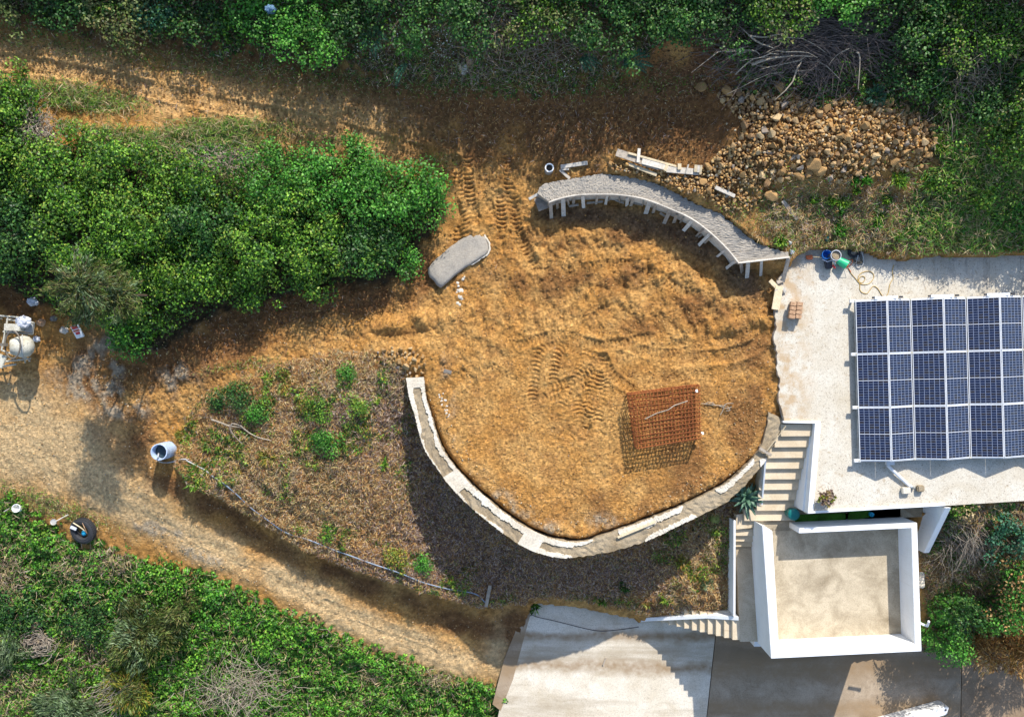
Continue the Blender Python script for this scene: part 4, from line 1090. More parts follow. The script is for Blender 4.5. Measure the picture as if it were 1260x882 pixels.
def rotm(n, r):
    q = r.standard_normal((n, 4)); q /= np.linalg.norm(q, axis=1)[:, None]
    w, x, y, z = q.T
    return np.stack([1 - 2 * (y * y + z * z), 2 * (x * y - z * w), 2 * (x * z + y * w), 2 * (x * y + z * w), 1 - 2 * (x * x + z * z), 2 * (y * z - x * w), 2 * (x * z - y * w), 2 * (y * z + x * w), 1 - 2 * (x * x + y * y)], 1).reshape(n, 3, 3)
def stone_field(name, pos, size, col, label, cat=None):
    r = np.random.default_rng(len(pos)); Vs, Fs, Cs, o = [], [], [], 0
    k = r.integers(0, len(RT), len(pos)); Rm = rotm(len(pos), r)
    for t_ in range(len(RT)):
        m = k == t_
        if not m.any(): continue
        V_, F_ = RT[t_]
        v = np.einsum('nij,vj->nvi', Rm[m], V_) * size[m][:, None, None] + pos[m][:, None, :]
        nv = len(V_)
        Vs.append(v.reshape(-1, 3)); Fs.append((F_[None] + (np.arange(m.sum()) * nv)[:, None, None]).reshape(-1, 3) + o); o += m.sum() * nv
        Cs.append(np.repeat(col[m], nv, axis=0))
    ob = link(name, np_mesh(name, np.concatenate(Vs), np.concatenate(Fs), False, np.concatenate(Cs)), MAT['loose_stone'])
    tag(ob, label, cat, kind='stuff'); return ob
t = NT('loose_stone')
c = t.mix(1.0, t.attr(), t.ramp(t.noise(30, 6, 0.7), [(0.3, 0.6), (0.5, 1.0), (0.7, 1.3)]), 'MULTIPLY')
t.color(c).rough(.92).spec(.2); t.bump(t.noise(22, 6, .7), .6, .02); MAT['loose_stone'] = t.m
STONE_COL = np.array([(.32, .18, .07), (.50, .30, .11), (.42, .24, .09), (.56, .38, .17), (.42, .28, .15), (.60, .48, .31), (.34, .29, .23), (.24, .135, .06)])
def stone_cols(n, r, p=None):
    return STONE_COL[r.choice(len(STONE_COL), n, p=p)] * r.uniform(.75, 1.2, (n, 1))
def gh(x, y): return float(h_at(x, y))

def in_px(poly, n, r):
    """n random spots of the ground inside an outline measured on the photograph"""
    w = np.array(polyG(poly)); lo, hi = w[:, :2].min(0), w[:, :2].max(0)
    pts = np.zeros((0, 2))
    while len(pts) < n:
        c = r.uniform(lo, hi, (n * 3, 2)); c = c[inpoly([tuple(q) for q in w[:, :2]], c[:, 0], c[:, 1])]
        pts = np.concatenate([pts, c])
    return pts[:n]

big = [(1000,203,.30,'large ochre boulder in the lower middle of the rock heap'),(981,218,.25,'pale grey boulder at the bottom edge of the rock heap'),(1007,211,.26,'tall tan boulder leaning beside the largest one in the heap'),
       (949,240,.30,'long pale boulder lying apart just below the rock heap'),(959,108,.27,'pointed grey boulder under the edge of the brush pile'),(894,113,.24,'flat ochre boulder at the left tip of the heap below the brush'),
       (862,108,.24,'lone grey boulder on bare soil left of the brush pile'),(1091,127,.25,'reddish boulder at the upper right of the rock heap beside the ferns'),(1034,168,.17,'blue-grey stone in the middle of the rock heap'),
       (1080,284,.16,'whitish stone on the soil bank above the solar roof'),(1051,249,.18,'reddish brown stone among green tufts below the heap'),(872,235,.17,'blue-grey stone beside the curved grey wall'),
       (865,224,.19,'round yellow ochre stone above the curved grey wall'),(870,206,.2,'knobbly yellow rock at the right end of the plank stack'),(751,203,.15,'single round ochre rock left of the plank stack'),
       (1141,190,.2,'pale rock at the far right end of the rock heap'),(527,446,.0,''),(508,447,.0,'')]
placed = []
for i, (px, py, rr, lab) in enumerate(big):
    if rr == 0: continue
    x, y, z = G(px, py)
    o = bpy.data.objects.new('boulder' if rr > .22 else 'rock', ROCKS_BIG[i % 6]); C.objects.link(o)
    o.location = (x, y, z + rr * .35); o.scale = (rr, rr, rr * .9); o.rotation_euler = (random.uniform(-.4, .4), random.uniform(-.4, .4), random.uniform(0, 6))
    tag(o, lab, 'rock'); placed.append((x, y, rr))
HEAP = [(880,118),(905,112),(960,118),(1040,126),(1085,128),(1115,130),(1148,160),(1150,192),(1138,206),(1110,212),(1085,214),(1060,222),(1030,226),(1000,218),(960,222),(945,236),(925,232),(905,215),(880,215),(870,205),(880,190),(905,172),(915,150),(890,135)]
STRIP = [(752,202),(775,200),(800,208),(840,216),(870,206),(900,205),(930,222),(940,240),(920,262),(900,262),(870,248),(840,236),(810,226),(780,214),(752,212)]
zones = [(HEAP, 295, .10, .22, 'angular ochre and brown rock of the big heap below the brush pile', 'rocks of the big heap'),
         (STRIP, 50, .07, .13, 'small ochre rock in the strip between plank stack and curved grey wall', 'rocks above the curved wall')]
rr_ = np.random.default_rng(77)
def rock_label(x, y, s, cn_, r0, r1, grp):
    z = gh(x, y); px, py = 630 + x * F / (H - z), 441 - y * F / (H - z)
    size = ['small', 'middling', 'large'][min(2, int((s - r0) / (r1 - r0) * 3.6))]; colr = ROCKM[cn_][0]
    if grp.startswith('rocks of the big'):
        col_ = min(5, max(0, int((px - 868) / 47))); row = min(3, max(0, int((py - 112) / 31)))
        a = ['at the left tip', 'left of centre', 'just left of the middle', 'just right of the middle', 'right of centre', 'at the right end'][col_]
        b = ['close under the brush', 'in the upper half', 'in the lower half', 'on the lower rim'][row]
        return '%s %s heap rock, %s %s' % (size, colr, a, b)
    if grp.startswith('rocks above'):
        a = ['below the left end of the planks', 'below the middle of the planks', 'below the right end of the planks', 'right of the planks', 'at the right end of the strip'][min(4, max(0, int((px - 750) / 38)))]
        return '%s %s rock by the grey wall, %s' % (size, colr, a)
    a = ['furthest left', 'left of its middle', 'right of its middle', 'furthest right'][min(3, max(0, int((px - 452) / 20)))]; b = 'upper side' if py < 441 else 'lower side'
    return '%s %s stone at the curved wall end, %s on its %s' % (size, colr, a, b)
for poly, n, r0, r1, lab, grp in zones:
    c = in_px(poly, n * 12, rr_); k = 0
    for x, y in c:
        s = r0 + (r1 - r0) * rr_.random() ** 1.6
        if any((x - a) ** 2 + (y - b) ** 2 < ((s + q) * .60) ** 2 for a, b, q in placed): continue
        cn_ = int(rr_.choice(5, p=[.36, .22, .24, .12, .06]))
        o = bpy.data.objects.new('rock', ROCKS[rr_.integers(0, 12)][cn_]); C.objects.link(o)
        o.location = (x, y, gh(x, y) + s * .4 + rr_.random() * .06); o.scale = (s, s, s); o.rotation_euler = tuple(rr_.uniform(-3, 3, 3))
        tag(o, rock_label(x, y, s, cn_, r0, r1, grp), 'rock', grp); placed.append((x, y, s)); k += 1
        if k >= (n if poly is HEAP else 50): break
p = np.concatenate([in_px(HEAP, 2600, rr_), in_px(STRIP, 520, rr_)])
s = rr_.uniform(.035, .10, len(p)); pos = np.column_stack([p, h_at(p[:, 0], p[:, 1]) + s * .4 + rr_.random(len(p)) * .05])
stone_field('rubble', pos, s, stone_cols(len(p), rr_, [.2, .24, .2, .14, .08, .05, .01, .08]), 'small broken stones filling the gaps of the rock heap', 'rubble')
NEAR = [(455,440),(470,430),(490,425),(510,428),(522,440),(528,455),(520,463),(500,464),(480,462),(470,452)]
c = in_px(NEAR, 400, rr_); k = 0; pl2 = []
for x, y in c:
    s = .07 + .11 * rr_.random() ** 2
    if any((x - a) ** 2 + (y - b) ** 2 < ((s + q) * .8) ** 2 for a, b, q in pl2): continue
    cn_ = int(rr_.choice(5, p=[.2, .1, .35, .25, .1]))
    o = bpy.data.objects.new('rock', ROCKS[rr_.integers(0, 12)][cn_]); C.objects.link(o)
    o.location = (x, y, gh(x, y) + s * .65); o.scale = (s, s, s); o.rotation_euler = tuple(rr_.uniform(-3, 3, 3))
    tag(o, rock_label(x, y, s, cn_, .07, .155, 'stones at the wall end'), 'rock', 'stones at the wall end'); pl2.append((x, y, s)); k += 1
    if k >= 46: break
# loose stones, clods and gravel over the whole site
segs = []
def field(poly, n, s0, s1, p=None):
    c = in_px(poly, n, rr_); s = s0 + (s1 - s0) * rr_.random(n) ** 3
    segs.append((np.column_stack([c, h_at(c[:, 0], c[:, 1]) + s * .3]), s, stone_cols(n, rr_, p)))
pale = np.array([.06, .16, .1, .2, .18, .2, .06, .04])
brn = np.array([.3, .15, .2, .06, .06, .03, .02, .18])
field([(860,90),(900,110),(890,160),(850,200),(760,200),(745,215),(860,225),(930,260),(960,300),(1140,300),(1140,215),(1150,150)], 900, .015, .07)
field([(505,466),(520,520),(560,590),(640,655),(700,672),(790,650),(900,600),(950,520),(945,480),(900,560),(800,620),(700,640),(640,610),(580,560),(545,500)], 1800, .010, .05, pale)
field([(0,440),(140,400),(330,380),(480,390),(440,430),(300,455),(220,510),(240,600),(400,700),(620,760),(600,830),(440,790),(260,700),(100,650),(0,600)], 3000, .010, .045, pale)
field([(950,340),(955,500),(900,560),(880,480),(900,380)], 700, .012, .05, brn)
field([(560,380),(640,220),(760,260),(900,330),(940,420),(900,560),(760,620),(640,590),(560,480)], 2200, .010, .034, brn)
field([(440,110),(860,110),(860,200),(700,210),(560,190),(440,150)], 1500, .012, .045, brn)
field([(0,40),(440,110),(440,180),(300,150),(0,100)], 900, .012, .045, brn)
field([(380,432),(500,432),(500,455),(380,452)], 350, .015, .06, pale)
field([(185,645),(260,680),(330,720),(250,700),(185,665)], 260, .012, .05, pale)
field([(95,455),(150,430),(180,500),(120,500)], 260, .012, .05, pale)
def clods(poly, n, s0, s1, cols):
    c = in_px(poly, n, rr_); s = s0 + (s1 - s0) * rr_.random(n) ** 2.5
    return np.column_stack([c, h_at(c[:, 0], c[:, 1]) + s * .15]), s, np.array(cols)[rr_.integers(0, len(cols), n)] * rr_.uniform(.75, 1.15, (n, 1))
och = [(.47, .265, .085), (.40, .215, .07), (.53, .32, .12), (.26, .14, .055)]; brw = [(.17, .09, .04), (.22, .12, .055), (.12, .065, .03), (.33, .19, .08)]; sndc = [(.53, .41, .24), (.46, .34, .19), (.38, .28, .16)]
cl = [clods([(800,60),(840,40),(880,50),(895,90),(870,120),(800,110)], 900, .012, .06, brw),
      clods([(520,440),(560,380),(600,300),(640,235),(700,262),(760,262),(850,290),(920,345),(950,345),(955,500),(900,590),(780,645),(700,662),(620,620),(550,545)], 9000, .012, .05, och),
      clods([(440,110),(860,90),(880,200),(740,205),(640,230),(570,260),(540,210),(440,180)], 4200, .012, .05, brw + och[:1]),
      clods([(0,30),(440,100),(440,185),(300,160),(0,105)], 2600, .012, .05, brw[:2] + och[:3]),
      clods([(140,470),(330,385),(480,345),(540,380),(460,425),(300,450),(220,500),(160,560)], 2600, .012, .045, brw + och[:2]),
      clods([(0,470),(130,470),(200,560),(300,650),(600,790),(590,830),(440,790),(260,700),(100,640),(0,600)], 2400, .010, .030, sndc)]
stone_field('soil_clods', np.concatenate([a for a, b, c in cl]), np.concatenate([b for a, b, c in cl]), np.concatenate([c for a, b, c in cl]), 'clods and crumbs of dug earth lying all over the bare ground', 'soil clods')
stone_field('loose_stones', np.concatenate([a for a, b, c in segs]), np.concatenate([b for a, b, c in segs]), np.concatenate([c for a, b, c in segs]), 'loose stones, crumbs and gravel scattered over the bare earth', 'gravel')

# ------------------------------------------------------------ timber lying about
def plank(px0, py0, px1, py1, w, t, m, lab, lift=.03, lift2=None, name='plank', grp=None):
    a = G(px0, py0, lift); b = G(px1, py1, lift if lift2 is None else lift2)
    c = tuple((a[i] + b[i]) / 2 for i in range(3))
    return tag(MB().board(a, b, w, t).build(name, MAT[m], bevel=.004, origin=c), lab, 'plank', grp)
SK = 'stack of planks beside the rock heap'
zst = [((758.5,187.5),(811,205),.25,.03,'wood_grey','wide grey board sticking out furthest left of the plank stack',1.12,1.10),
       ((773,188.5),(832,205),.07,.05,'wood_pale','thin pale batten on top of the wide boards of the stack',1.17,1.13),
       ((786.5,183),(785,200),.10,.05,'wood_white','short white block standing across the left half of the plank stack',1.2,1.2),
       ((790,198),(822,206.5),.21,.04,'wood_white','broad white board in the middle of the plank stack',1.15,1.13),
       ((790,203),(813,208.5),.07,.04,'wood_grey','narrow grey batten under the middle board of the stack',1.06,1.06),
       ((771,201),(808,215.5),.11,.05,'wood_pale','yellow batten lying loose just below the plank stack',1.02,1.0),
       ((820,208.5),(860,212),.20,.05,'wood_white','long white board reaching right under the small blocks',1.12,1.10),
       ((821,203),(818,210.5),.09,.05,'wood_pale','short splintered block at the centre of the stack',1.19,1.19),
       ((836,201.5),(836,209),.12,.05,'wood_pale','square pale block on the right half of the stack',1.19,1.18),
       ((847,202.5),(844,214),.05,.03,'wood_white','thin white stick laid across the right half of the stack',1.2,1.18),
       ((856.5,203),(855.5,212),.10,.04,'wood_pale','first of three short boards side by side at the right end',1.18,1.17),
       ((859.8,203.5),(859,212.5),.08,.04,'wood_white','second of three short boards side by side at the right end',1.181,1.171),
       ((863,203.5),(861.5,215),.07,.04,'wood_pale','outermost of three short boards side by side at the right end',1.182,1.172)]
for (a, b, w, th, m, lab, z0, z1) in zst:
    pa, pb = P(*a, z0 + .12), P(*b, z1 + .12); c = tuple((pa[i] + pb[i]) / 2 for i in range(3))
    tag(MB().board(pa, pb, w, th).build('plank', MAT[m], bevel=.004, origin=c), lab, 'plank', SK)
plank(690,205.5,723,200.5,.13,.04,'wood_white','white board lying alone right of the upright pipe',.05)
plank(689,209,701,220,.10,.03,'wood_white','short slanting board below the lone white board',.06)
plank(691,209,700,208.5,.06,.03,'wood_white','small white offcut touching the lone board by the pipe',.1)
plank(880,230.5,904,241.5,.12,.05,'wood_white','clean white batten on the stones right of the plank stack',.12)
plank(963,247,981,270,.13,.04,'wood_grey','grey board lying diagonally on the soil below the rock heap',.05)
plank(1006,319,1009.5,348,.12,.05,'wood_pale','left of two pale boards leaning by the buckets on the roof',.36,.36)
plank(1012.5,320,1014.5,345,.11,.05,'wood_pale','right of two pale boards leaning by the buckets on the roof',.36,.36)
for (a, b, w, m, lab) in [((947.5,345),(957,355),.14,'wood_pale','upper short board crossing the offcuts at the terrace edge'),((959,352),(954,381),.26,'wood_pale','longest yellow board of the offcuts at the terrace edge'),
                          ((956,348),(964,344),.12,'wood_grey','grey offcut crossing the yellow boards at the terrace edge'),((964,354),(966,360),.10,'wood_white','small white offcut beside the yellow boards at the terrace edge'),
                          ((955,356),(957,364),.1,'wood_white','whitish offcut left under the longest yellow board')]:
    pa, pb = P(*a, .40), P(*b, .36); c = tuple((pa[i] + pb[i]) / 2 for i in range(3))
    tag(MB().board(pa, pb, w, .04).build('plank', MAT[m], bevel=.004, origin=c), lab, 'plank', 'offcuts at the terrace edge')
plank(603,720,598,746,.13,.06,'wood_grey','grey post lying upright against the bank at the end of the blue pipe',.35,.15,name='post')
plank(573,79,570,92,.16,.05,'wood_white','broken pale board on the grassy slope above the track',.1)
plank(565,80,567,87,.09,.04,'wood_pale','small reddish offcut beside the broken board on the slope',.08)
plank(575,70,578,83,.13,.05,'brick','reddish broken board above the pale one on the slope',.1)
# broom leaning on the wall end by the stairs
br = thing('broom', 'broom with grey head and yellow handle leaning over the wall end by the stairs', 'broom', P(942, 556, .2))
MB().board(P(934.5,551,.28), P(949,560,.28), .10, .07).build('broom_head', MAT['wood_grey'], br, bevel=.006)
MB().tube([P(944,554.5,.34), P(967,524,.5)], .018, 6).build('handle', MAT['wood_pale'], br)

# ------------------------------------------------------------ barrel, pipe, tyre, buckets
def up_cyl(name, lab, cat, px, py, ztop, h, r, mat, inner='dark_plastic', taper=1.0, tilt=(0, 0, 1), extra=None):
    x, y, _ = P(px, py, ztop)
    ax = Vector(tilt).normalized(); base = Vector((x, y, ztop)) - ax * h
    o = thing(name, lab, cat, base)
    MB().lathe(base, [(0.01, 0.0), (r * taper, 0), (r * (taper + (1 - taper) * .5), h * .5), (r, h), (r * .9, h + .004), (r * .88, h - .04), (r * taper * .88, .05), (0.01, .05)], 24, ax).build('body', MAT[mat], o, smooth=False)
    return o, base, ax
zb = gh(*G(208, 549)[:2])
o, b_, a_ = up_cyl('barrel', 'blue-white open barrel standing at the tip of the dry bank with a pipe hooked in', 'barrel', 195.5, 556, zb + .85, .85, .285, 'barrel')
MB().lathe(b_, [(.24, .55), (0.001, .552)], 20).build('water', MAT['water'], o)
MB().lathe(b_, [(.292, .27), (.298, .285), (.292, .30)], 20).lathe(b_, [(.292, .56), (.298, .575), (.292, .59)], 20).build('rib', MAT['barrel'], o)
z7 = gh(*G(676, 210)[:2])
o, b_, a_ = up_cyl('upright_pipe', 'short white-rimmed pipe standing upright on the earth left of the curved wall', 'pipe', 676, 206.5, z7 + .42, .5, .145, 'grey_metal')
MB().lathe(b_, [(.148, .5), (.15, .506), (.11, .507), (.108, .47)], 24).build('rim', MAT['white'], o)
MB().lathe(b_, [(.11, .30), (.001, .301)], 20).build('fill', MAT['mud_grey'], o)

zt = gh(*G(103, 654)[:2])
ty = thing('tyre', 'big black tyre leaning on the leafy slope with sticks and rubbish in it', 'tyre', P(103, 653, zt))
c0 = Vector(P(102.5, 652.5, zt + .3)); axt = Vector((-.18, -.22, 1)).normalized()
prof = [(.265, -.09), (.30, -.115), (.40, -.125), (.445, -.10), (.465, -.05), (.468, 0), (.465, .05), (.445, .10), (.40, .125), (.30, .115), (.265, .09), (.285, .0), (.265, -.09)]
MB().lathe(c0, prof, 36, axt).build('casing', MAT['black_rubber'], ty, smooth=True)
tr = MB(); s_ = axt.cross(Vector((0, 1, 0.01))).normalized(); u_ = s_.cross(axt)
for k in range(40):
    a = 2 * math.pi * k / 40; d = s_ * math.cos(a) + u_ * math.sin(a); e = s_ * -math.sin(a) + u_ * math.cos(a)
    for h_ in (-.07, 0, .07): tr.board(c0 + d * .462 + axt * (h_ - .025) , c0 + d * .462 + axt * (h_ + .025) + e * .02, .045, .03, up=tuple(d))
tr.build('tread', MAT['black_rubber'], ty)
MB().lathe(c0, [(.31, .121), (.318, .128), (.326, .121)], 36, axt).lathe(c0, [(.375, .124), (.382, .130), (.39, .123)], 36, axt).build('sidewall_ring', MAT['black_rubber'], ty)
def small(name, mb, m, lab, cat, at, bevel=0, smooth=False, grp=None):
    return tag(mb.build(name, MAT[m], bevel=bevel, smooth=smooth, origin=at), lab, cat, grp)
p1, p2 = P(90,643,zt+.5), P(106,654,zt+.35)
small('stick', MB().tube([p1, P(98,648,zt+.52), p2], .022, 5), 'wood_pale', 'longer pale stick poking into the tyre from upper left', 'stick', p2)
p1, p2 = P(101,642,zt+.5), P(107,656,zt+.35)
small('stick', MB().tube([p1, P(104,649,zt+.5), p2], .016, 5), 'brick', 'reddish stick lying over the tyre hole', 'stick', p2)
p = P(104,655.5,zt+.25)
small('cyan_bottle', MB().lathe(p, [(.01, -.1), (.09, -.08), (.1, .04), (.05, .1), (.03, .14)], 12, (.4, .5, .6), caps=(True, True)), 'cyan_plastic', 'bright blue plastic bottle lying inside the tyre', 'bottle', p, smooth=True)
p = P(90.5,649,zt+.42)
small('plastic_scrap', MB().board(P(87,648,zt+.42), P(94,651,zt+.46), .1, .04), 'cloth', 'pale scrap of plastic on the left edge of the tyre', 'litter', p)
zq = gh(*G(20, 625)[:2])
o, b_, a_ = up_cyl('bucket', 'small white bucket tipped on the leafy edge left of the tyre', 'bucket', 19.5, 625, zq + .3, .25, .15, 'white', taper=.75, tilt=(.05, .2, 1))
z_ = gh(*G(67, 642)[:2]) + .12
tw = thing('trowel', 'rounded grey shovel blade with a stick handle between white bucket and tyre', 'shovel', P(66, 642, z_))
MB().lathe(P(66,642,z_), [(.001, .0), (.08, .01), (.11, .03), (.115, .02)], 14, (.1, .1, 1)).build('blade', MAT['grey_metal'], tw)
MB().tube([P(69,641,z_+.03), P(78,636,z_+.05), P(84,633,z_+.08)], .02, 6).build('handle', MAT['wood_white'], tw)
z_ = gh(*G(5, 629)[:2]) + .15
small('pole', MB().tube([P(-8,638,z_), P(12,625,z_)], .03, 6), 'grey_metal', 'grey metal pole end poking in at the left edge by the bucket', 'pole', P(0,632,z_))

# things on the roof terrace, by the bank
zr = ZS
o, b_, a_ = up_cyl('bucket', 'blue plastic bucket on the roof beside the tipped green one', 'bucket', 1017.5, 313, zr + .35, .33, .155, 'blue_plastic', taper=.75, tilt=(-.1, .1, 1))
o, b_, a_ = up_cyl('bucket', 'grey mortar-crusted bucket between the blue and green buckets', 'bucket', 1029.5, 313.5, zr + .52, .42, .17, 'mud_grey', taper=.78, tilt=(.05, .05, 1))
MB().lathe(b_, [(.172, .42), (.178, .425), (.16, .427), (.155, .39)], 22).build('rim', MAT['cloth'], o)
MB().lathe(b_, [(.15, .36), (.001, .36)], 20).build('fill', MAT['rubble'], o)
gb = thing('bucket', 'green plastic bucket lying tipped over on the roof terrace', 'bucket', P(1036, 323, zr))
c = Vector(P(1031, 320, zr + .17)); ax_ = Vector((.75, -.45, .12)).normalized()
MB().lathe(c, [(.001, 0), (.115, 0), (.135, .16), (.155, .33), (.17, .335), (.15, .338), (.13, .17), (.1, .03), (.001, .03)], 22, ax_).build('body', MAT['green_plastic'], gb)
MB().tube([tuple(c + ax_ * .33 + Vector((.07, .14, .0))), tuple(c + ax_ * .42 + Vector((.12, .02, .1))), tuple(c + ax_ * .33 + Vector((-.06, -.15, 0)))], .008, 5).build('handle', MAT['grey_metal'], gb)
sv = thing('spade', 'spade with an orange-red blade and pale shaft lying at the roof edge', 'spade', P(1000, 317, zr))
MB().prism([P(992,314.5,zr+.1), P(999.5,313.5,zr+.12), P(1001,317,zr+.12), P(999,319.5,zr+.1), P(992.5,319.5,zr+.07)], zr + .04).build('blade', MAT['orange_plastic'], sv, bevel=.01)
MB().tube([P(1000,316,zr+.12), P(1016,317.5,zr+.16)], .022, 6).build('handle', MAT['wood_pale'], sv)
bk = thing('tool_bag', 'dark tool bag with a red grip on the roof below the buckets', 'bag', P(1021, 326, zr))
MB().prism([P(1016,321,zr+.2), P(1024,320,zr+.22), P(1025.5,330,zr+.16), P(1017.5,331,zr+.15)], zr).build('body', MAT['dark_plastic'], bk, bevel=.03)
MB().board(P(1024.5,326,zr+.25), P(1027.5,330,zr+.22), .06, .05).build('grip', MAT['red_plastic'], bk, bevel=.01)
MB().tube([P(1012,319,zr+.2), P(1018,322,zr+.26), P(1024,320,zr+.3), P(1028,325,zr+.22)], .02, 6).build('strap', MAT['cloth'], bk)
p = P(1017.3,296,1.2)
small('teal_bottle', MB().lathe(G(1017.3,297,.02), [(.02, 0), (.05, .02), (.05, .14), (.02, .2)], 10, (.0, .9, .35), caps=(True, True)), 'teal_plastic', 'small turquoise bottle on the soil above the buckets', 'bottle', G(1017.3,297,.02), smooth=True)
for px, py, r_0, lab in ((971.5,298,.10,'upper of two grey crumpled scraps where curved wall meets the roof'), (973.5,309,.13,'lower of two grey crumpled scraps where curved wall meets the roof')):
    g = G(px, py, .04); o = bpy.data.objects.new('scrap', ROCKS[3][0]); C.objects.link(o); o.location = g; o.scale = (r_0, r_0 * 1.1, r_0); tag(o, lab, 'litter')
    o.data = o.data.copy(); o.data.materials.clear(); o.data.materials.append(MAT['cloth'])
# dark coils and cable
def coil(px, py, z, rx, n, r, jit, seed):
    q = np.random.default_rng(seed); out = []
    for i in range(n * 14):
        a = i * 2 * math.pi / 14; k = 1 + jit * math.sin(a * .37 + seed) + .04 * q.standard_normal()
        x, y, _ = P(px, py, z); out.append((x + rx * k * math.cos(a), y + rx * .8 * k * math.sin(a), z + .02 + .012 * (i / 14) + .02 * q.random()))
    return smooth_line(out, 2)
hc = thing('hose_coil', 'tangled coil of dark cables and pale hose on the roof by the bank', 'hose', P(1052, 315, zr))
MB().tube(coil(1050,311,zr,.17,6,.01,.25,1), .016, 5).build('dark_cable', MAT['dark_hose'], hc)
MB().tube(coil(1055,319,zr,.16,4,.01,.3,2), .014, 5).build('dark_cable', MAT['mud_grey'], hc)
MB().tube([(v[0], v[1], v[2]) for v in smooth_line([P(1047,307,zr+.1), P(1058,307,zr+.12), P(1062,316,zr+.12), P(1062,325,zr+.05), P(1056,330,zr+.03), P(1053.5,324,zr+.05), P(1056,314,zr+.12)], 6)], .018, 6).build('pale_hose', MAT['grey_hose'], hc)
MB().tube(smooth_line([P(1042,330,zr+.03), P(1044,321,zr+.06), P(1049,320,zr+.08), P(1047,326,zr+.04), P(1043,327,zr+.03), P(1047,335,zr+.03)], 5), .014, 5).build('brown_cable', MAT['orange_plastic'], hc)
yl = [(1043,329),(1047,336),(1053,343),(1057,348),(1062,350),(1069,349),(1074,344),(1075,338),(1070,334),(1062,335),(1057,339),(1056,345),(1060,348),(1064,345),(1064,341),(1060,340),(1057,344),(1058,351),(1058,356),(1061,360),(1067,361),(1071,356),(1075,352),(1080,355),(1085,363),(1089,366),(1093,360),(1095,350),(1099,342),(1098,334),(1100,326)]
small('yellow_cable', MB().tube(smooth_line([P(x, y, zr + .015) for x, y in yl], 5), .013, 5), 'yellow_hose', 'thin yellow cable looped loosely on the roof above the panels', 'cable', P(1070,350,zr))
# crate of bricks
ct = thing('brick_stack', 'rusty stack of hollow clay bricks at the left edge of the roof', 'bricks', P(975, 381, zr))
for i in range(2):
    for j in range(4):
        for l in range(2):
            a = P(971 + i * 8 + (1 - j * .6), 373.5 + j * 5.2, zr + .12 + .16 * l); b = P(978.2 + i * 8 + (1 - j * .6), 374.7 + j * 5.2, zr + .12 + .16 * l)
            MB().board(a, b, .125, .15).build('brick', MAT['brick'], ct, bevel=.006)
# drain pipe ending at two stone blocks
dp = thing('drain_pipe', 'white drain pipe running from the solar array down to a stone block', 'pipe', P(1110, 585, zr))
MB().tube([P(1092,572,zr+.18), P(1097,577,zr+.14), P(1118,597,zr+.08), P(1123,599,zr+.07)], .055, 12).build('pipe_body', MAT['alu'], dp, smooth=True)
MB().lathe(P(1122,598.6,zr+.07), [(.06, 0), (.066, .02), (.066, .09), (.045, .10), (.04, .0)], 14, (.8, -.25, 0)).build('socket', MAT['grey_metal'], dp)
MB().board(P(1090,568,zr+.25), P(1100,568,zr+.25), .2, .12).build('bracket', MAT['alu'], dp, bevel=.01)
small('stone_block', MB().board(P(1109.5,603.5,zr+.08), P(1119.5,603,zr+.08), .22, .16), 'mortar', 'pale square block left of the drain pipe mouth', 'block', P(1114,603,zr), bevel=.02)
small('stone_block', MB().board(P(1128,601,zr+.09), P(1136.5,600.5,zr+.09), .22, .18), 'rubble', 'brownish block right of the drain pipe mouth', 'block', P(1132,601,zr), bevel=.03)
# planting gap: matting, bin, blue can
MB().prism([(gap[i][0], gap[i][1], -1.15) for i in range(4)], -1.858).build('planting_soil', MAT['rubble'], house)
for a0, a1, yy, lab in ((978,1040,638.5,'longer strip of green matting in the gap below the roof edge'), (1043,1070,634,'shorter strip of green matting in the gap beside the blue can')):
    z = -1.07
    pts = [P(a0 + 2, yy - 5, z), P(a1, yy - 7.5, z), P(a1 + 1, yy + 2, z), P(a0, yy + 7, z)]
    small('green_matting', MB().prism(pts, z - .07), 'turf', lab, 'matting', pts[0], bevel=.01)
x_, y_, _ = P(977, 632.5, -.55)
bn = thing('bin', 'dark teal oval bin at the foot of the upper stairs', 'bin', (x_, y_, -1.12))
MB().lathe((x_ - .02, y_, -1.12), [(.01, 0), (.17, 0), (.20, .55), (.21, .6), (.205, .62), (.12, .655), (.001, .67)], 22).build('body', MAT['teal_plastic'], bn, smooth=True)
p = P(1073, 633, -.95); small('blue_can', MB().lathe((p[0], p[1], -1.15), [(.001, 0), (.08, 0), (.08, .2), (.03, .22), (.03, .25)], 14, caps=(False, True)), 'cyan_plastic', 'small bright blue can at the right end of the green matting', 'can', p)
# ------------------------------------------------------------ rebar cage: every bar a part
cg = thing('rebar_cage', 'rusty box-shaped cage of steel reinforcing bars standing on the bare terrace', 'rebar cage', P(818, 513, .05))
def bar_mesh(L, r=.0135):
    m = MB().tube([(0, 0, 0), (L / 2, 0, random.uniform(-.01, .01)), (L, 0, 0)], r, 6)
    me = bpy.data.meshes.new('bar'); me.from_pydata([tuple(v) for v in m.v], [], m.f); me.update(); me.materials.append(MAT['rust']); return me
BAR = [bar_mesh(1.0) for _ in range(3)]
base_w = parent_world(cg)
def bar(a, b, k=0, mat=None):
    a, b = Vector(a), Vector(b); d = b - a
    o = bpy.data.objects.new('bar', BAR[k % 3]); C.objects.link(o); o.parent = cg; o.location = a - base_w
    o.rotation_euler = d.to_track_quat('X', 'Z').to_euler(); o.scale = (d.length, 1, 1)
    return o
zt_, zb_ = .80, .09
TL, TR, BR, BL = [P(*q, zt_) for q in ((776,486),(860,475.5),(862,538.5),(785.5,551))]
NBX, NBY = 19, 14
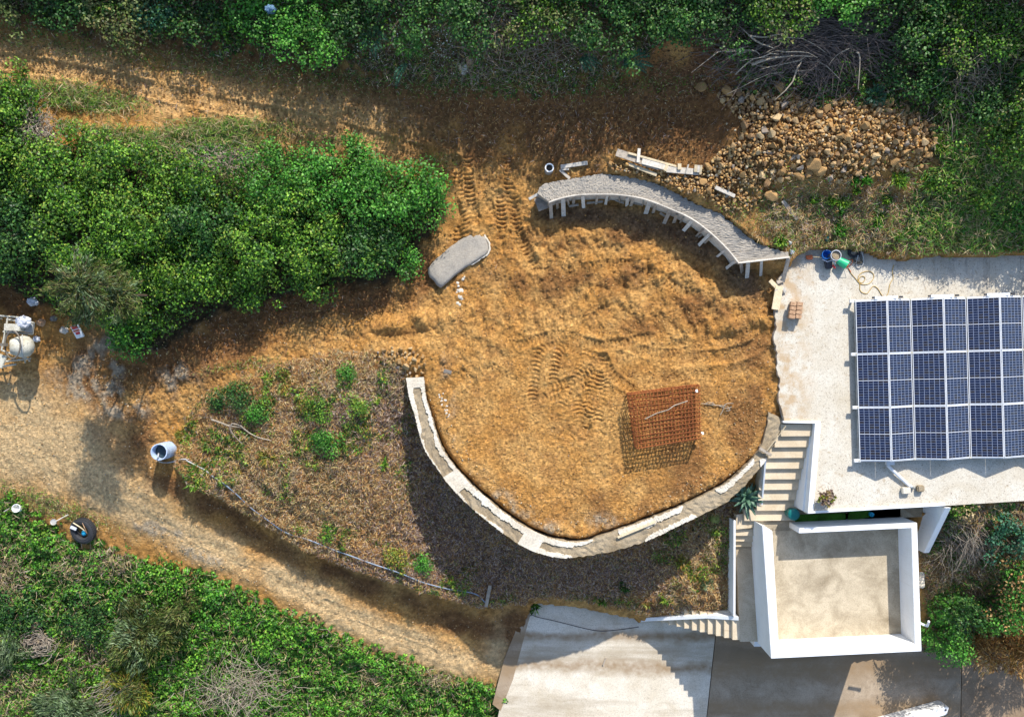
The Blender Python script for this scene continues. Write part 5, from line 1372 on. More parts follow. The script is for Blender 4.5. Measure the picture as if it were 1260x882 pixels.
def q2(u, v, z, j=0): 
    a = lerp(TL, TR, u); b = lerp(BL, BR, u); c = lerp(a, b, v); return (c[0] + random.uniform(-j, j), c[1] + random.uniform(-j, j), z + random.uniform(-j, j))
for lvl, z in ((0, zt_), (1, zb_)):
    for i in range(NBX):
        u = i / (NBX - 1); bar(q2(u, -.03, z, .012), q2(u, 1.03, z, .012), i)
    for i in range(NBY):
        v = i / (NBY - 1); bar(q2(-.02, v, z + .024, .012), q2(1.02, v, z + .024, .012), i)
for i in range(NBX):
    u = i / (NBX - 1)
    for v in (-.03, 1.03): bar(q2(u, v, zt_, .008), q2(u, v, zb_, .008), i)
for i in range(0, NBY):
    v = i / (NBY - 1)
    for u in (-.02, 1.02): bar(q2(u, v, zt_ + .02, .008), q2(u, v, zb_ + .02, .008), i)
for z in (.3, .55):
    for (u0, v0, u1, v1) in ((-.02, -.03, 1.02, -.03), (1.02, -.03, 1.02, 1.03), (1.02, 1.03, -.02, 1.03), (-.02, 1.03, -.02, -.03)): bar(q2(u0, v0, z), q2(u1, v1, z))
wr = MB()
for k_ in range(2):
    pts = [(q2(.16, .48, zt_ + .05)), (q2(.35, .40, zt_ + .06)), (q2(.52, .37 , zt_ + .05)), (q2(.62, .30, zt_ + .07)), (q2(.82, .25, zt_ + .05))]
    wr.tube([(p[0], p[1] + .01 * k_, p[2]) for p in pts], .012, 5)
wr.build('pale_rod', MAT['twig_pale'], cg)
zz = .05
wq = MB()
for pts in ([(862,496),(870,497),(877,498),(884,498.5),(892,499)], [(884,499),(893,502),(899,500)], [(889,499),(894,496),(901,496)], [(890,499),(888,505),(885,510)], [(876,498),(876,494)], [(893,499),(897,504),(892,505)], [(866,497),(871,494.5),(878,497)]):
    wq.tube(smooth_line([(P(x, y, 0)[0], P(x, y, 0)[1], .1 + .05 * random.random()) for x, y in pts], 4), .014, 5)
small('twisted_wire', wq, 'twig_pale', 'pale twisted bundle of tie wire on the soil right of the rebar cage', 'wire', P(885,499,.05))
for px, py, lab in ((857,481,'white spacer at the upper right corner of the rebar cage'), (864,533,'white spacer at the lower right corner of the rebar cage')):
    p = P(px, py, .8 if py < 500 else .5); small('spacer', MB().lathe(p, [(.001, -.03), (.05, -.02), (.05, .03), (.001, .04)], 10, (.3, .2, 1)), 'white', lab, 'spacer', p)

# ------------------------------------------------------------ concrete mixer at the left edge
zm = gh(*G(25, 432)[:2])
mx_ = thing('concrete_mixer', 'mortar-splashed concrete mixer with drum, hand wheel and tube frame at the left edge', 'concrete mixer', P(22, 430, zm))
z1 = zm + 1.15
fr = MB()
for a, b in (((-10,387.5,z1),(23,390.5,z1)), ((10,389,z1),(2,431,z1-.1)), ((8,393,z1-.25),(42,397,z1-.25)), ((42,397,z1-.25),(40,411,z1-.25)), ((40,411,z1-.25),(4,408,z1-.25)), ((2,431,z1-.1),(36,442,zm+.5)),
             ((33,412,z1-.3),(31,446,zm+.3)), ((-6,446,zm+.35),(38,441,zm+.35)), ((-5,452,zm+.2),(20,448,zm+.2))):
    fr.tube([P(*a), P(*b)], .03, 8)
for px, py in ((2,392),(40,398),(3,445),(36,444)): fr.tube([P(px, py, zm + .8), P(px - 1 + random.uniform(-2, 2), py, zm)], .028, 8)
fr.build('frame', MAT['cream_metal'], mx_)
cd = Vector(P(13, 426.5, z1 + .02)); axd = Vector((1, .03, -.55)).normalized()
MB().lathe(cd, [(.20, -.02), (.235, .0), (.30, .12), (.36, .30), (.37, .42), (.33, .55), (.20, .66), (.08, .70), (.001, .71)], 32, axd).lathe(cd, [(.235, .0), (.19, .005), (.27, .13), (.33, .30), (.33, .42), (.001, .6)], 32, axd).build('drum', MAT['cream_metal'], mx_, smooth=True)
MB().lathe(cd, [(.372, .33), (.40, .335), (.40, .37), (.372, .375)], 40, axd).build('gear_ring', MAT['grey_metal'], mx_)
hw = []
cw = Vector(P(15.5, 424, z1 + .25))
for k in range(33):
    a = 2 * math.pi * k / 32; hw.append((cw.x + .33 * math.cos(a), cw.y + .46 * math.sin(a), cw.z + .12 * math.cos(a)))
MB().tube(hw, .026, 8).build('hand_wheel', MAT['mud_grey'], mx_)
MB().board(P(1,424,z1+.22), P(9,424,z1+.26), .10, .08).build('wheel_hub', MAT['mud_grey'], mx_)
MB().board(P(8,402.5,z1), P(27,403.5,z1), .24, .3).build('motor_box', MAT['cream_metal'], mx_, bevel=.015)
MB().board(P(28,402,z1-.2), P(41,404,z1-.2), .32, .1).build('side_tray', MAT['grey_metal'], mx_, bevel=.01)
bl = MB()
for k in range(3):
    a = k * 2.1; u1 = Vector((0, math.cos(a), math.sin(a))); bl.board(cd + axd * .1 + u1 * .05, cd + axd * .35 + u1 * .25, .12, .02)
bl.build('mixing_blade', MAT['teal_plastic'], mx_)
def crumple(px, py, z, r, seed, n=60, flat=.6):
    q = np.random.default_rng(seed); bm = bmesh.new(); bmesh.ops.create_icosphere(bm, subdivisions=3, radius=1)
    x, y, _ = P(px, py, z); m = MB()
    off = q.uniform(0, 9, 3)
    from mathutils import noise as mn
    vs = []
    for v in bm.verts:
        k = 1 + .35 * mn.noise(v.co * 2.2 + Vector(off)) + .15 * mn.noise(v.co * 6 + Vector(off))
        vs.append((x + v.co.x * r * k, y + v.co.y * r * k * .8, z + max(-.2, v.co.z) * r * k * flat))
    m.add(vs, [[v.index for v in f.verts] for f in bm.faces]); bm.free(); return m
small('bag', crumple(29.5, 396, z1 + .02, .26, 5), 'cloth', 'crumpled pale grey-blue bag lying on the mixer frame', 'bag', P(30,396,z1))
MB().board(P(-12,440,zm+.9), P(6,446,zm+.8), .45, .1).build('tilted_tray', MAT['cream_metal'], mx_, bevel=.02)
# litter beyond the mixer
for px, py, r_0, m, lab, sd_ in ((51,397,.17,'brick','reddish crumpled paper sack right of the mixer','1'), (45,417,.13,'cloth','pale grey sack scrap just right of the mixer drum','2'), (79,406,.15,'wood_white','whitish lump of hardened mortar under the feathery shrub','3'), (41,371,.2,'cloth','grey folded sheet under the bushes above the mixer','4'), (66,392,.12,'mud_grey','dusty grey scrap between sack and feathery shrub','5')):
    g = G(px, py, .05); small('litter', crumple(px, py, g[2], r_0, int(sd_) + 20), m, lab, 'litter', g)
cn = thing('drink_carton', 'flattened red and white drinks carton lying under the feathery shrub', 'carton', G(96, 408, .08))
a = G(91.5,400.5,.16); b = G(99.5,415,.12)
MB().board(a, b, .28, .08).build('carton_body', MAT['white'], cn, bevel=.01)
d = Vector(b) - Vector(a)
for t0, t1, ww, m in ((.05, .3, .2, 'red_plastic'), (.38, .5, .22, 'orange_plastic'), (.56, .75, .14, 'red_plastic')):
    MB().board(Vector(a) + d * t0 + Vector((0, 0, .052)), Vector(a) + d * t1 + Vector((0, 0, .052)), ww, .012).build('carton_print', MAT[m], cn)
# the fresh slab on the track and cement drops
pts = [(527,329),(538,317),(553,304),(567,294),(578,288.5),(589,288),(596,292),(600,303),(599,311),(588,319),(570,330),(556,341),(543,352),(536,346),(528,337)]
w = smooth_line([P(x, y, .3) for x, y in pts + pts[:1]], 4)[:-1]
w = [(x + random.uniform(-.012, .012), y + random.uniform(-.012, .012), z) for x, y, z in w]
sb = thing('mortar_bed', 'grey mound of mortar with rounded ends poured on the earth beside the hedge', 'concrete', G(565, 320))
mb = MB(); cxm = sum(p[0] for p in w) / len(w); cym = sum(p[1] for p in w) / len(w)
rings = [(1.04, -.14), (1.0, -.02), (.93, .02), (.75, .035), (.5, .03), (.25, .04)]
vs = []; nW = len(w)
for s, dz in rings:
    for x, y, z in w: vs.append((cxm + (x - cxm) * s, cym + (y - cym) * s, z + dz - .06 + random.uniform(-.009, .009) * (s < 1)))
fs = [(i * nW + k, i * nW + (k + 1) % nW, (i + 1) * nW + (k + 1) % nW, (i + 1) * nW + k) for i in range(len(rings) - 1) for k in range(nW)]
vs.append((cxm, cym, .27)); fs += [(5 * nW + k, 5 * nW + (k + 1) % nW, 6 * nW) for k in range(nW)]
mb.add(vs, fs).build('mortar_top', MAT['wet'], sb, smooth=True)
mb = MB()
rim = [P(x, y, .22) for x, y in [(584,287),(592,287),(598,292),(602,303),(601,312),(592,318),(580,326)]]
mb.tube(smooth_line([(a_ + random.uniform(-.03, .03), b2_ + random.uniform(-.03, .03), c2_ - .05) for a_, b2_, c2_ in smooth_line(rim, 4)], 1), .05, 6, r1=.02).build('white_rim', MAT['mortar'], sb)
mb.tube
if 0: MB().tube(smooth_line([P(x, y, .2) for x, y in [(578,328),(562,339),(548,350),(543,354),(533,346),(526,338)]], 3), .02, 6, r1=.02).build('dark_rim', MAT['wet'], sb)
sp_ = MB()
for px, py, r_0 in ((569,343,.06),(563,348,.05),(564,352,.04),(564,357,.06),(567,358,.08),(566,365,.07),(568,367,.06),(563,373,.05),(566,375,.05),(571,341,.04),(562,360,.03)):
    g = G(px, py, .0)
    sp_.lathe((g[0], g[1], g[2] - .01), [(r_0 * 1.2, 0), (r_0, .02), (r_0 * .4, .035), (.001, .037)], 9)
tag(sp_.build('mortar_spill', MAT['mortar'], origin=G(566,358)), 'trail of white mortar drops on the earth below the grey mound', 'mortar', kind='stuff')
sp_ = MB()
for k in range(26):
    t_ = k / 26; px, py = 543 + 8 * t_ + random.uniform(-3, 3), 486 + 26 * t_ + random.uniform(-2, 2); g = G(px, py); r_0 = random.uniform(.015, .05)
    sp_.lathe((g[0], g[1], g[2] - .005), [(r_0, 0), (r_0 * .7, .015), (.001, .02)], 7)
tag(sp_.build('mortar_crumbs', MAT['mortar'], origin=G(550,500)), 'white mortar crumbs on the earth inside the low curved wall', 'mortar', kind='stuff')
g = G(551,457.5,.02); small('slate_scrap', MB().board(P(546,456,g[2]), P(555.5,458.5,g[2]), .13, .02), 'mud_grey', 'flat bluish grey scrap on the earth near the wall end', 'slate', g)
# ------------------------------------------------------------ pipes and cords
def line_on(pts, off, r, name, m, lab, cat, sides=6):
    w = smooth_line([G(x, y, off) for x, y in pts], 5)
    w = [(x, y, max(z, gh(x, y) + r * .6)) for x, y, z in w]
    return small(name, MB().tube(w, r, sides), m, lab, cat, w[0], smooth=True)
line_on([(272,592),(290,607),(308,624),(330,640),(352,655),(380,664),(410,676),(430,683),(460,694),(490,704),(520,716),(550,724),(575,728),(588,732),(597,741)], .14, .023, 'water_pipe', 'blue_hose', 'long blue-grey water pipe running along the foot of the dry bank', 'pipe', 8)
line_on([(229,566),(240,572),(252,578),(262,586),(272,592)], .12, .026, 'thin_pipe', 'grey_hose', 'thin grey pipe joining the barrel pipe to the long blue one', 'pipe')
zb = zb + .85
small('barrel_hose', MB().tube(smooth_line([P(195,558,zb-.12), P(194.5,561,zb+.05), P(194,566,zb-.1), G(202,569,.05), G(212,568,.05), G(222,565,.06), G(233,565,.07)], 6), .025, 8), 'grey_hose', 'pale hose hooked over the barrel rim and trailing to the bank', 'hose', P(195,560,zb), smooth=True)
bh = thing('dead_branch', 'bleached forked branch lying over the green tufts on the dry bank', 'branch', G(290, 520, .1))
for pts, r0 in (([(260,516),(272,520),(283,524),(286,521),(296,524),(306,532),(318,538),(334,542)], .03), ([(283,522),(284,530),(290,538),(298,546)], .035), ([(284,524),(296,526),(305,530)], .02)):
    MB().tube(smooth_line([G(x, y, .28) for x, y in pts], 5), r0, 6, r1=r0 * .5).build('limb', MAT['twig_pale'] if r0 < .034 else MAT['twig'], bh)
zz = ZR + .012
small('black_cord', MB().tube(smooth_line([P(654,756,zz), P(662,759,zz), P(680,763,zz), P(700,768,zz), P(725,774,zz), P(742,776,zz), P(765,774,zz), P(786,771,zz)], 6), .012, 5), 'dark_hose', 'thin black cord crossing the pale concrete road', 'cord', P(700,768,zz))
small('road_chip', MB().board(P(745.5,809,zz+.03), P(742,818,zz+.03), .05, .03), 'wood_grey', 'small dark stick lying on the sunlit concrete road', 'stick', P(744,813,zz))
rg = MB()
sr_ = thing('stone_ring', 'ring of dark stones round a young plant on the dry bank', 'stone ring', G(846, 664))
for k in range(15):
    a = 2 * math.pi * (k / 15) ; x, y, z = G(846 + 16 * math.cos(a) * 1.0, 665 + 12 * math.sin(a))
    if True:
        o = bpy.data.objects.new('stone', ROCKS[k % 12][0]); C.objects.link(o); o.parent = sr_; o.location = Vector((x, y, z + .04)) - parent_world(sr_); o.scale = (.10, .09, .09); o.rotation_euler = tuple(rr_.uniform(-3, 3, 3))
        me_ = ROCKS[k % 12][0].copy(); me_.materials.clear(); me_.materials.append(MAT['dark_stone']); o.data = me_
g = G(333, 12, .75)
small('blue_net', crumple(333, 12, g[2], .17, 44, flat=.8), 'blue_net', 'scrap of pale blue net hanging beside the bright green tree', 'net', g)
# ------------------------------------------------------------ vegetation
def quads(c, t, b, n, L, W, fold, col, bend=0.0):
    """leaf blades: c centre, t along, b across, n normal"""
    L = L[:, None]; W = W[:, None]
    v0 = c - t * L * .5; v2 = c + t * L * .5 - n * (L * bend)
    v1 = c + b * W * .5 + n * (W * fold); v3 = c - b * W * .5 + n * (W * fold)
    V = np.stack([v0, v1, v2, v3], 1).reshape(-1, 3)
    Q = np.arange(len(c) * 4).reshape(-1, 4)
    return V, Q, np.repeat(col, 4, axis=0)
def unit(a): return a / (np.linalg.norm(a, axis=-1, keepdims=True) + 1e-9)
def frame_of(n, r):
    n = unit(n); t = unit(np.cross(n, unit(r.standard_normal(n.shape)))); b = np.cross(n, t); return n, t, b
PAL = {
 'white': [(.7, .7, .66), (.6, .6, .5)],
 'bramble': [(.04, .12, .012), (.07, .19, .014), (.12, .28, .02), (.21, .37, .035), (.03, .08, .016)],
 'bright': [(.045, .18, .018), (.07, .26, .025), (.10, .32, .035), (.035, .12, .018), (.15, .35, .05)],
 'ivy': [(.06, .20, .014), (.10, .30, .02), (.15, .37, .03), (.24, .42, .05), (.04, .12, .014)],
 'deep': [(.022, .08, .016), (.035, .125, .022), (.06, .17, .03), (.022, .06, .015), (.10, .20, .035)],
 'olive': [(.09, .13, .03), (.13, .18, .04), (.17, .21, .06), (.07, .09, .03), (.20, .17, .06)],
 'pale': [(.12, .19, .08), (.18, .26, .13), (.10, .15, .06), (.22, .28, .16), (.08, .12, .05)],
 'lime': [(.16, .32, .03), (.22, .38, .04), (.10, .24, .03), (.28, .34, .05), (.07, .15, .02)],
 'yellow': [(.26, .27, .035), (.34, .29, .04), (.17, .24, .03), (.34, .20, .05), (.12, .16, .03)],
 'dryorange': [(.42, .22, .07), (.54, .32, .12), (.32, .15, .05), (.22, .11, .04), (.60, .42, .18)],
 'straw': [(.48, .36, .19), (.58, .45, .26), (.36, .26, .14), (.26, .17, .10), (.42, .34, .13)],
 'purple': [(.25, .165, .135), (.36, .26, .215), (.15, .09, .07), (.48, .38, .31), (.10, .06, .045)],
 'teal': [(.03, .12, .06), (.05, .18, .09), (.02, .08, .05), (.08, .22, .12), (.04, .10, .05)],
}
def pcol(kind, n, r, w=None):
    p = np.array(PAL[kind]); k = r.choice(len(p), n, p=w)
    return p[k] * r.uniform(.8, 1.2, (n, 1))
LEAFN = [0]
def fol(name, parts, mat, parent=None, o=(0, 0, 0)):
    V = np.concatenate([p[0] for p in parts]); C_ = np.concatenate([p[2] for p in parts])
    off = 0; Qs = []
    for p in parts: Qs.append(p[1] + off); off += len(p[0])
    LEAFN[0] += len(np.concatenate(Qs))
    return link(name, np_mesh(name, V - np.array(o), np.concatenate(Qs), False, C_), MAT[mat], parent)

def shrub(px, py, rad, h, kind, lab, cat='shrub', name='shrub', dens=1.0, leaf=.085, grp=None, kind2=None, style='leafy', seed=None, xy=None, off=0.0):
    seed = int(abs(px) * 7 + abs(py) * 13) if seed is None else seed
    r = np.random.default_rng(seed)
    x, y, z = G(px, py) if xy is None else (xy[0], xy[1], gh(*xy))
    z += off
    root = thing(name, lab, cat, (x, y, z), grp)
    O = np.array((x, y, z))
    ncl = int(26 * rad * rad * (.6 + .4 * h / max(rad, .1)) + 8)
    u = r.random(ncl); a = r.uniform(0, 2 * math.pi, ncl)
    lob = 1 + .18 * np.sin(a * 3 + seed) + .12 * np.sin(a * 5 + seed * 2.1)
    rr = np.sqrt(u) * rad * lob
    top = h * np.sqrt(np.clip(1 - (rr / (rad * 1.32)) ** 2, .05, 1)) * r.uniform(.72, 1.12, ncl)
    cc = np.stack([rr * np.cos(a), rr * np.sin(a), top], 1)
    cr = r.uniform(.20, .40, ncl) * (.7 + .3 * min(1.3, rad))
    tone = r.uniform(.6, 1.4, ncl)
    parts = []
    nl = np.maximum(14, (dens * 44 * (cr / .3) ** 2 * (.085 / leaf) ** 1.6).astype(int))
    idx = np.repeat(np.arange(ncl), nl); n = len(idx)
    d = unit(r.standard_normal((n, 3))); d[:, 2] = np.where(d[:, 2] < -.2, -d[:, 2], d[:, 2])
    rad_j = cr[idx] * r.uniform(.6, 1.08, n)
    pos = cc[idx] + d * rad_j[:, None] * np.array((1, 1, .75))
    # lower skirt so that the sides reach the ground
    pos[:, 2] = np.maximum(pos[:, 2] - r.random(n) ** 3 * .5 * h, .03)
    col = pcol(kind, n, r) * tone[idx][:, None]
    if kind2:
        m = r.random(ncl)[idx] < .3; col[m] = (pcol(kind2, n, r) * tone[idx][:, None])[m]
    if style == 'leafy':
        nn, t, b = frame_of(d * .6 + r.standard_normal((n, 3)) * .45 + np.array((0, 0, .55)), r)
        L = leaf * r.uniform(.7, 1.35, n); parts.append(quads(pos + O, t, b, nn, L, L * .68, .16, col, .12))
    elif style == 'feathery':     # heather-like sprays pointing out and up
        dirc = unit(np.column_stack([np.cos(a), np.sin(a), np.full(ncl, .5)]) + r.standard_normal((ncl, 3)) * .35)
        t = unit(dirc[idx] + r.standard_normal((n, 3)) * .28); b = unit(np.cross(t, r.standard_normal((n, 3)))); nn = np.cross(t, b)
        L = leaf * r.uniform(1.6, 3.2, n); parts.append(quads(pos + O, t, b, nn, L, L * .16, .3, col, .05))
    # inner leaves that close the crown, their colour darkened for shade
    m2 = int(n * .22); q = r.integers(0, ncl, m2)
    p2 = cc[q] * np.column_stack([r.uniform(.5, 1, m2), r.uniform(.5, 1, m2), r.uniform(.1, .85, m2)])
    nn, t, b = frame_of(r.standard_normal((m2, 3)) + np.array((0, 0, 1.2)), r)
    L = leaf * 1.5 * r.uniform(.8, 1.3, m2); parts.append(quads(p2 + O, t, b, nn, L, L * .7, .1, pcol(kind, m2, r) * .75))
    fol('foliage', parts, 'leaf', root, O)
    st = MB()
    for k in range(min(ncl, int(8 + 5 * rad))):
        e = cc[k] * .96; mid = e * np.array((.45, .45, .55)) + r.uniform(-.06, .06, 3)
        st.tube([O + np.array((0, 0, -.1)) + r.uniform(-.1, .1, 3) * np.array((1, 1, 0)), O + mid, O + e], .022 * (1 + rad * .4), 4, r1=.006)
    st.build('stem', MAT['bark'], root)
    return root

HG = 'shrubs of the hedge by the track'
HS = [(28,135,1.0,1.3,'bramble','dark green shrub at the upper left corner of the hedge, above the dead twigs'),(14,205,1.4,1.9,'bramble','tall leafy shrub at the left photo edge of the hedge'),
 (92,218,1.3,1.6,'bramble','dense bramble just below the heap of dead twigs'),(165,222,1.3,1.6,'bramble','bramble of the hedge right below the upper grassy margin'),(40,285,1.4,2.1,'deep','dark green shrub in the left middle of the hedge'),
 (118,292,1.4,2.1,'bramble','big rounded bramble above the feathery olive shrub'),(192,290,1.4,2.2,'bramble','big bramble in the centre of the left half of the hedge'),(180,362,1.2,1.8,'bramble','bramble between feathery shrub and the earth track below'),
 (245,335,1.25,1.8,'bramble','bramble at the lower middle edge of the hedge'),(238,240,1.1,1.4,'bramble','lower bramble below the pale flattened grass strip'),(262,280,1.2,1.9,'deep','shadowed bramble in the middle of the hedge'),
 (330,300,1.25,1.9,'bramble','bramble with reddish stems in the right middle of the hedge'),(345,222,1.0,1.5,'bright','bright green shrub at the top right of the grass strip'),(398,310,1.15,1.8,'bramble','bramble near the lower right bulge of the hedge'),
 (408,228,1.1,1.6,'bright','bright green shrub at the upper edge of the right half'),(465,248,1.2,1.8,'bright','vivid green shrub left of the hedge tip'),(520,250,1.05,1.5,'bright','vivid green shrub forming the right tip of the hedge'),
 (452,310,1.1,1.6,'deep','dark shrub in the notch under the right tip'),(488,318,.75,1.1,'bright','small bright shrub pointing at the grey mortar mound'),(325,352,.85,1.3,'bramble','low shrub hanging over the shaded track'),
 (392,345,.7,1.1,'bramble','small shrub at the lower edge between two bulges'),(175,412,.75,1.2,'bright','small bright shrub at the lowest corner of the hedge'),(3,318,1.0,1.6,'deep','dark shrub at the left edge above the mixer'),
 (-55,240,1.6,2.2,'bramble','shrub of the hedge just outside the left edge'),(-50,330,1.2,1.6,'deep','low shrub just outside the left edge above the mixer'),(290,352,.8,1.2,'bramble','leafy shrub at the lower edge left of the hanging one'),(372,262,1.0,1.7,'bramble','mid green shrub between the bright shrubs and the lower bulge'),
 (440,190,.45,.8,'bright','small sprig at the very top of the right half of the hedge')]
for px, py, rad, h, kd, lab in HS:
    shrub(px, py, rad, h, kd, lab, grp=HG, kind2='lime' if kd == 'bramble' else None)
def tall(lab, crowns, kind, kind2):
    x0_, y0_, z0_ = crowns[0][0] + .4, crowns[0][1] - .1, 0; z0_ = gh(x0_, y0_); root = thing('tree_heath', lab, 'tree', (x0_, y0_, z0_)); mb = MB(); O = np.array((x0_, y0_, z0_)); parts = []
    for k, (cx_, cy_, cz_, R_) in enumerate(crowns):
        r = np.random.default_rng(500 + k); top = np.array((cx_, cy_, cz_)); mid = O * .5 + top * .5 + r.uniform(-.2, .2, 3)
        mb.tube(smooth_line([tuple(O), tuple(mid), tuple(top)], 4), .06, 6, r1=.02)
        for q in range(34):
            a = r.uniform(0, 6.28); l = R_ * r.uniform(.45, 1.1); e = top + np.array((math.cos(a) * l, math.sin(a) * l, r.uniform(-.5, .35)))
            mb.tube([tuple(mid * .25 + top * .75), tuple((top + e) / 2 + (0, 0, .12)), tuple(e)], .014, 4, r1=.004)
            n = 120; s_ = r.random(n); c = top * (1 - s_[:, None]) + e * s_[:, None] + r.normal(0, .075, (n, 3)) ; d = unit((e - top)[None] * .8 / l + r.standard_normal((n, 3)) * .4)
            b = unit(np.cross(d, r.standard_normal((n, 3)))); L = r.uniform(.10, .22, n); parts.append(quads(c, d, b, np.cross(d, b), L, L * .17, .3, pcol(kind if r.random() < .7 else kind2, n, r), .05))
    fol('crown', parts, 'leaf', root, O); mb.build('trunk', MAT['bark'], root)
tall('tall feathery olive-brown tree heath over the lower left corner of the hedge', [(-12.5, 2.15, 4.2, 1.15), (-11.9, 1.9, 3.3, .8), (-13.0, 1.7, 3.0, .8)], 'olive', 'pale')
# trees and tall growth up the slope
UP = [(378,42,1.35,2.6,'bright','bright green leafy tree at the top edge left of centre'),(432,30,.9,2.0,'deep','dark shrub right of the bright green tree at the top edge'),(318,28,.8,1.7,'bright','low bright shrub left of the tree at the top edge'),
 (20,10,1.0,1.5,'olive','olive shrub at the top left corner'),(85,12,1.0,1.5,'deep','dark shrub second from the top left corner'),(150,10,1.1,1.6,'olive','yellow-green shrub above the left track'),(190,18,.8,1.4,'teal','bluish fern-like shrub above the left track'),
 (240,20,1.0,1.5,'deep','dark shrub above the left track, between fern-like shrub and bright shrub'),(286,35,.6,1.0,'bramble','small shrub below the blue net'),(500,15,1.2,1.8,'deep','dark shrub at the top edge above the flowering slope'),(580,10,1.2,1.6,'deep','dark shrub at the top edge above the broken board'),
 (660,15,1.2,1.6,'bramble','dusky green shrub at the top edge right of centre'),(730,20,1.2,1.9,'deep','dark leafy shrub at the top edge above the palm fronds'),(790,30,1.2,1.9,'deep','dense dark shrub above the red soil cut'),(850,12,1.2,2.0,'deep','dense dark shrub left above the brush pile'),
 (905,25,1.0,1.7,'deep','leafy shrub over the left end of the brush pile'),(960,5,1.2,1.8,'bramble','green shrub behind the brush pile'),(1040,0,1.2,1.8,'bright','green climber behind the right end of the brush pile'),(1110,30,1.2,2.2,'deep','tall dark green shrub right of the brush pile'),
 (1125,90,1.0,1.6,'deep','leafy shrub with hanging stems right of the brush pile'),(1180,40,1.2,1.8,'bramble','brownish green thicket at the top right'),(1240,50,1.3,1.9,'bramble','thicket at the top right corner'),(1160,120,.8,1.2,'bramble','low shrub above the right end of the rocks'),
 (1225,120,1.1,1.5,'deep','dark shrub on the right edge above the light green grasses'),(1240,175,1.0,.9,'lime','light green bush on the right edge above the roof'),(1215,232,.8,.7,'lime','green bush on the slope above the solar roof'),(1190,185,.6,.6,'lime','olive tuft between rocks and right edge bushes'),
 (1250,262,.7,.7,'bright','bright low bush on the right edge just above the roof'),(1165,215,.5,.6,'lime','light green bush right of the rock heap'),(1290,150,1.5,2.2,'bramble','thicket just beyond the right edge'),(1300,250,1.2,1.6,'bramble','bush just beyond the right edge above the roof')]
for px, py, rad, h, kd, lab in UP:
    shrub(px, py, rad, h * (.3 if px < 450 and kd != 'bright' else .4), kd, lab, grp='shrubs on the upper slope', kind2='olive' if kd in ('bramble', 'olive') else None, dens=.9)
# tall trees standing just above the frame, whose shade falls on the track
for wx_, wy_, rad, h, lab in [(-.3, 15.3, 1.5, 1.65, 'leftmost of four leafy trees just above the top edge'), (2.2, 15.5, 1.5, 1.7, 'second from the left of four leafy trees just above the top edge'), (4.6, 15.6, 1.5, 1.7, 'third from the left of four leafy trees just above the top edge'), (6.8, 15.7, 1.4, 1.4, 'rightmost of four leafy trees just above the top edge')]:
    shrub(0, 0, rad, h, 'deep', lab, cat='tree', name='tree', dens=.9, leaf=.12, grp='trees above the top edge', xy=(wx_, wy_), seed=900 + int(wx_ * 10))
# lower left slope
LS = [(30,745,1.0,1.0,'deep','dark hollow shrub at the left edge of the lower slope'),(118,755,.9,1.2,'deep','dark green shrub in the shaded hollow right of the dead tangle'),(250,815,.8,.9,'ivy','leafy hump among the thin grey branches'),(330,780,.9,.8,'ivy','leafy hump right above the thin grey branches'),
 (205,715,.9,.7,'ivy','rounded leafy hump just below the pale track stones'),(265,735,.8,.6,'bright','bright leafy hump along the upper edge of the lower slope'),(300,870,.9,.8,'ivy','leafy hump at the bottom edge below the grey branches')]
for px, py, rad, h, kd, lab in LS: shrub(px, py, rad, h * .5, kd, lab, grp='shrubs of the lower slope')
shrub(185, 770, 1.25, 1.1, 'olive', 'wide feathery olive-green shrub in the middle of the lower slope', style='feathery', dens=2.0, kind2='pale', grp=None)
shrub(165, 838, .8, .9, 'yellow', 'yellow-green feathery shrub below the wide olive one', style='feathery', dens=1.6, kind2='olive')
shrub(100, 860, 1.2, 1.0, 'pale', 'pale grey-green feathery shrub at the bottom edge', style='feathery', dens=2.0)
shrub(20, 795, .7, .6, 'pale', 'pale shrub left of the brown dead tangle', style='feathery', dens=1.6)
shrub(225, 745, .6, .9, 'olive', 'small feathery shrub above the wide olive one', style='feathery', dens=1.6)
# right bank below the roof
RS = [(1235,660,.75,.8,'teal','bluish green shrub at the top right of the side bank'),(1245,700,.8,1.4,'bright','bright green shrub on the right edge of the side bank'),(1215,735,.85,1.7,'bright','green shrub in the middle of the side bank'),
 (1250,740,.9,1.9,'bright','rounded green shrub on the right edge low on the side bank'),(1172,745,.7,1.5,'deep','dark shrub in the hollow of the side bank'),(1197,757,.4,1.5,'lime','small round light green bush in the side bank'),(1180,625,.4,.4,'bramble','small shrub under the roof edge'),
 (1150,778,.65,1.9,'bright','leafy shrub at the corner of the white courtyard wall'),(1190,788,.6,2.0,'dryorange','rusty orange dead shrub beside the road'),(1235,784,.8,2.2,'dryorange','large orange-brown dead fern clump beside the road'),(1275,780,.9,1.8,'dryorange','orange dead ferns just beyond the right edge')]
for px, py, rad, h, kd, lab in RS: shrub(px, py, rad, h, kd, lab, kind2='dryorange' if px > 1205 and py > 690 else ('straw' if kd == 'bramble' else None), grp='plants of the side bank', style='feathery' if kd == 'dryorange' else 'leafy', dens=1.3 if kd == 'dryorange' else 1.0)

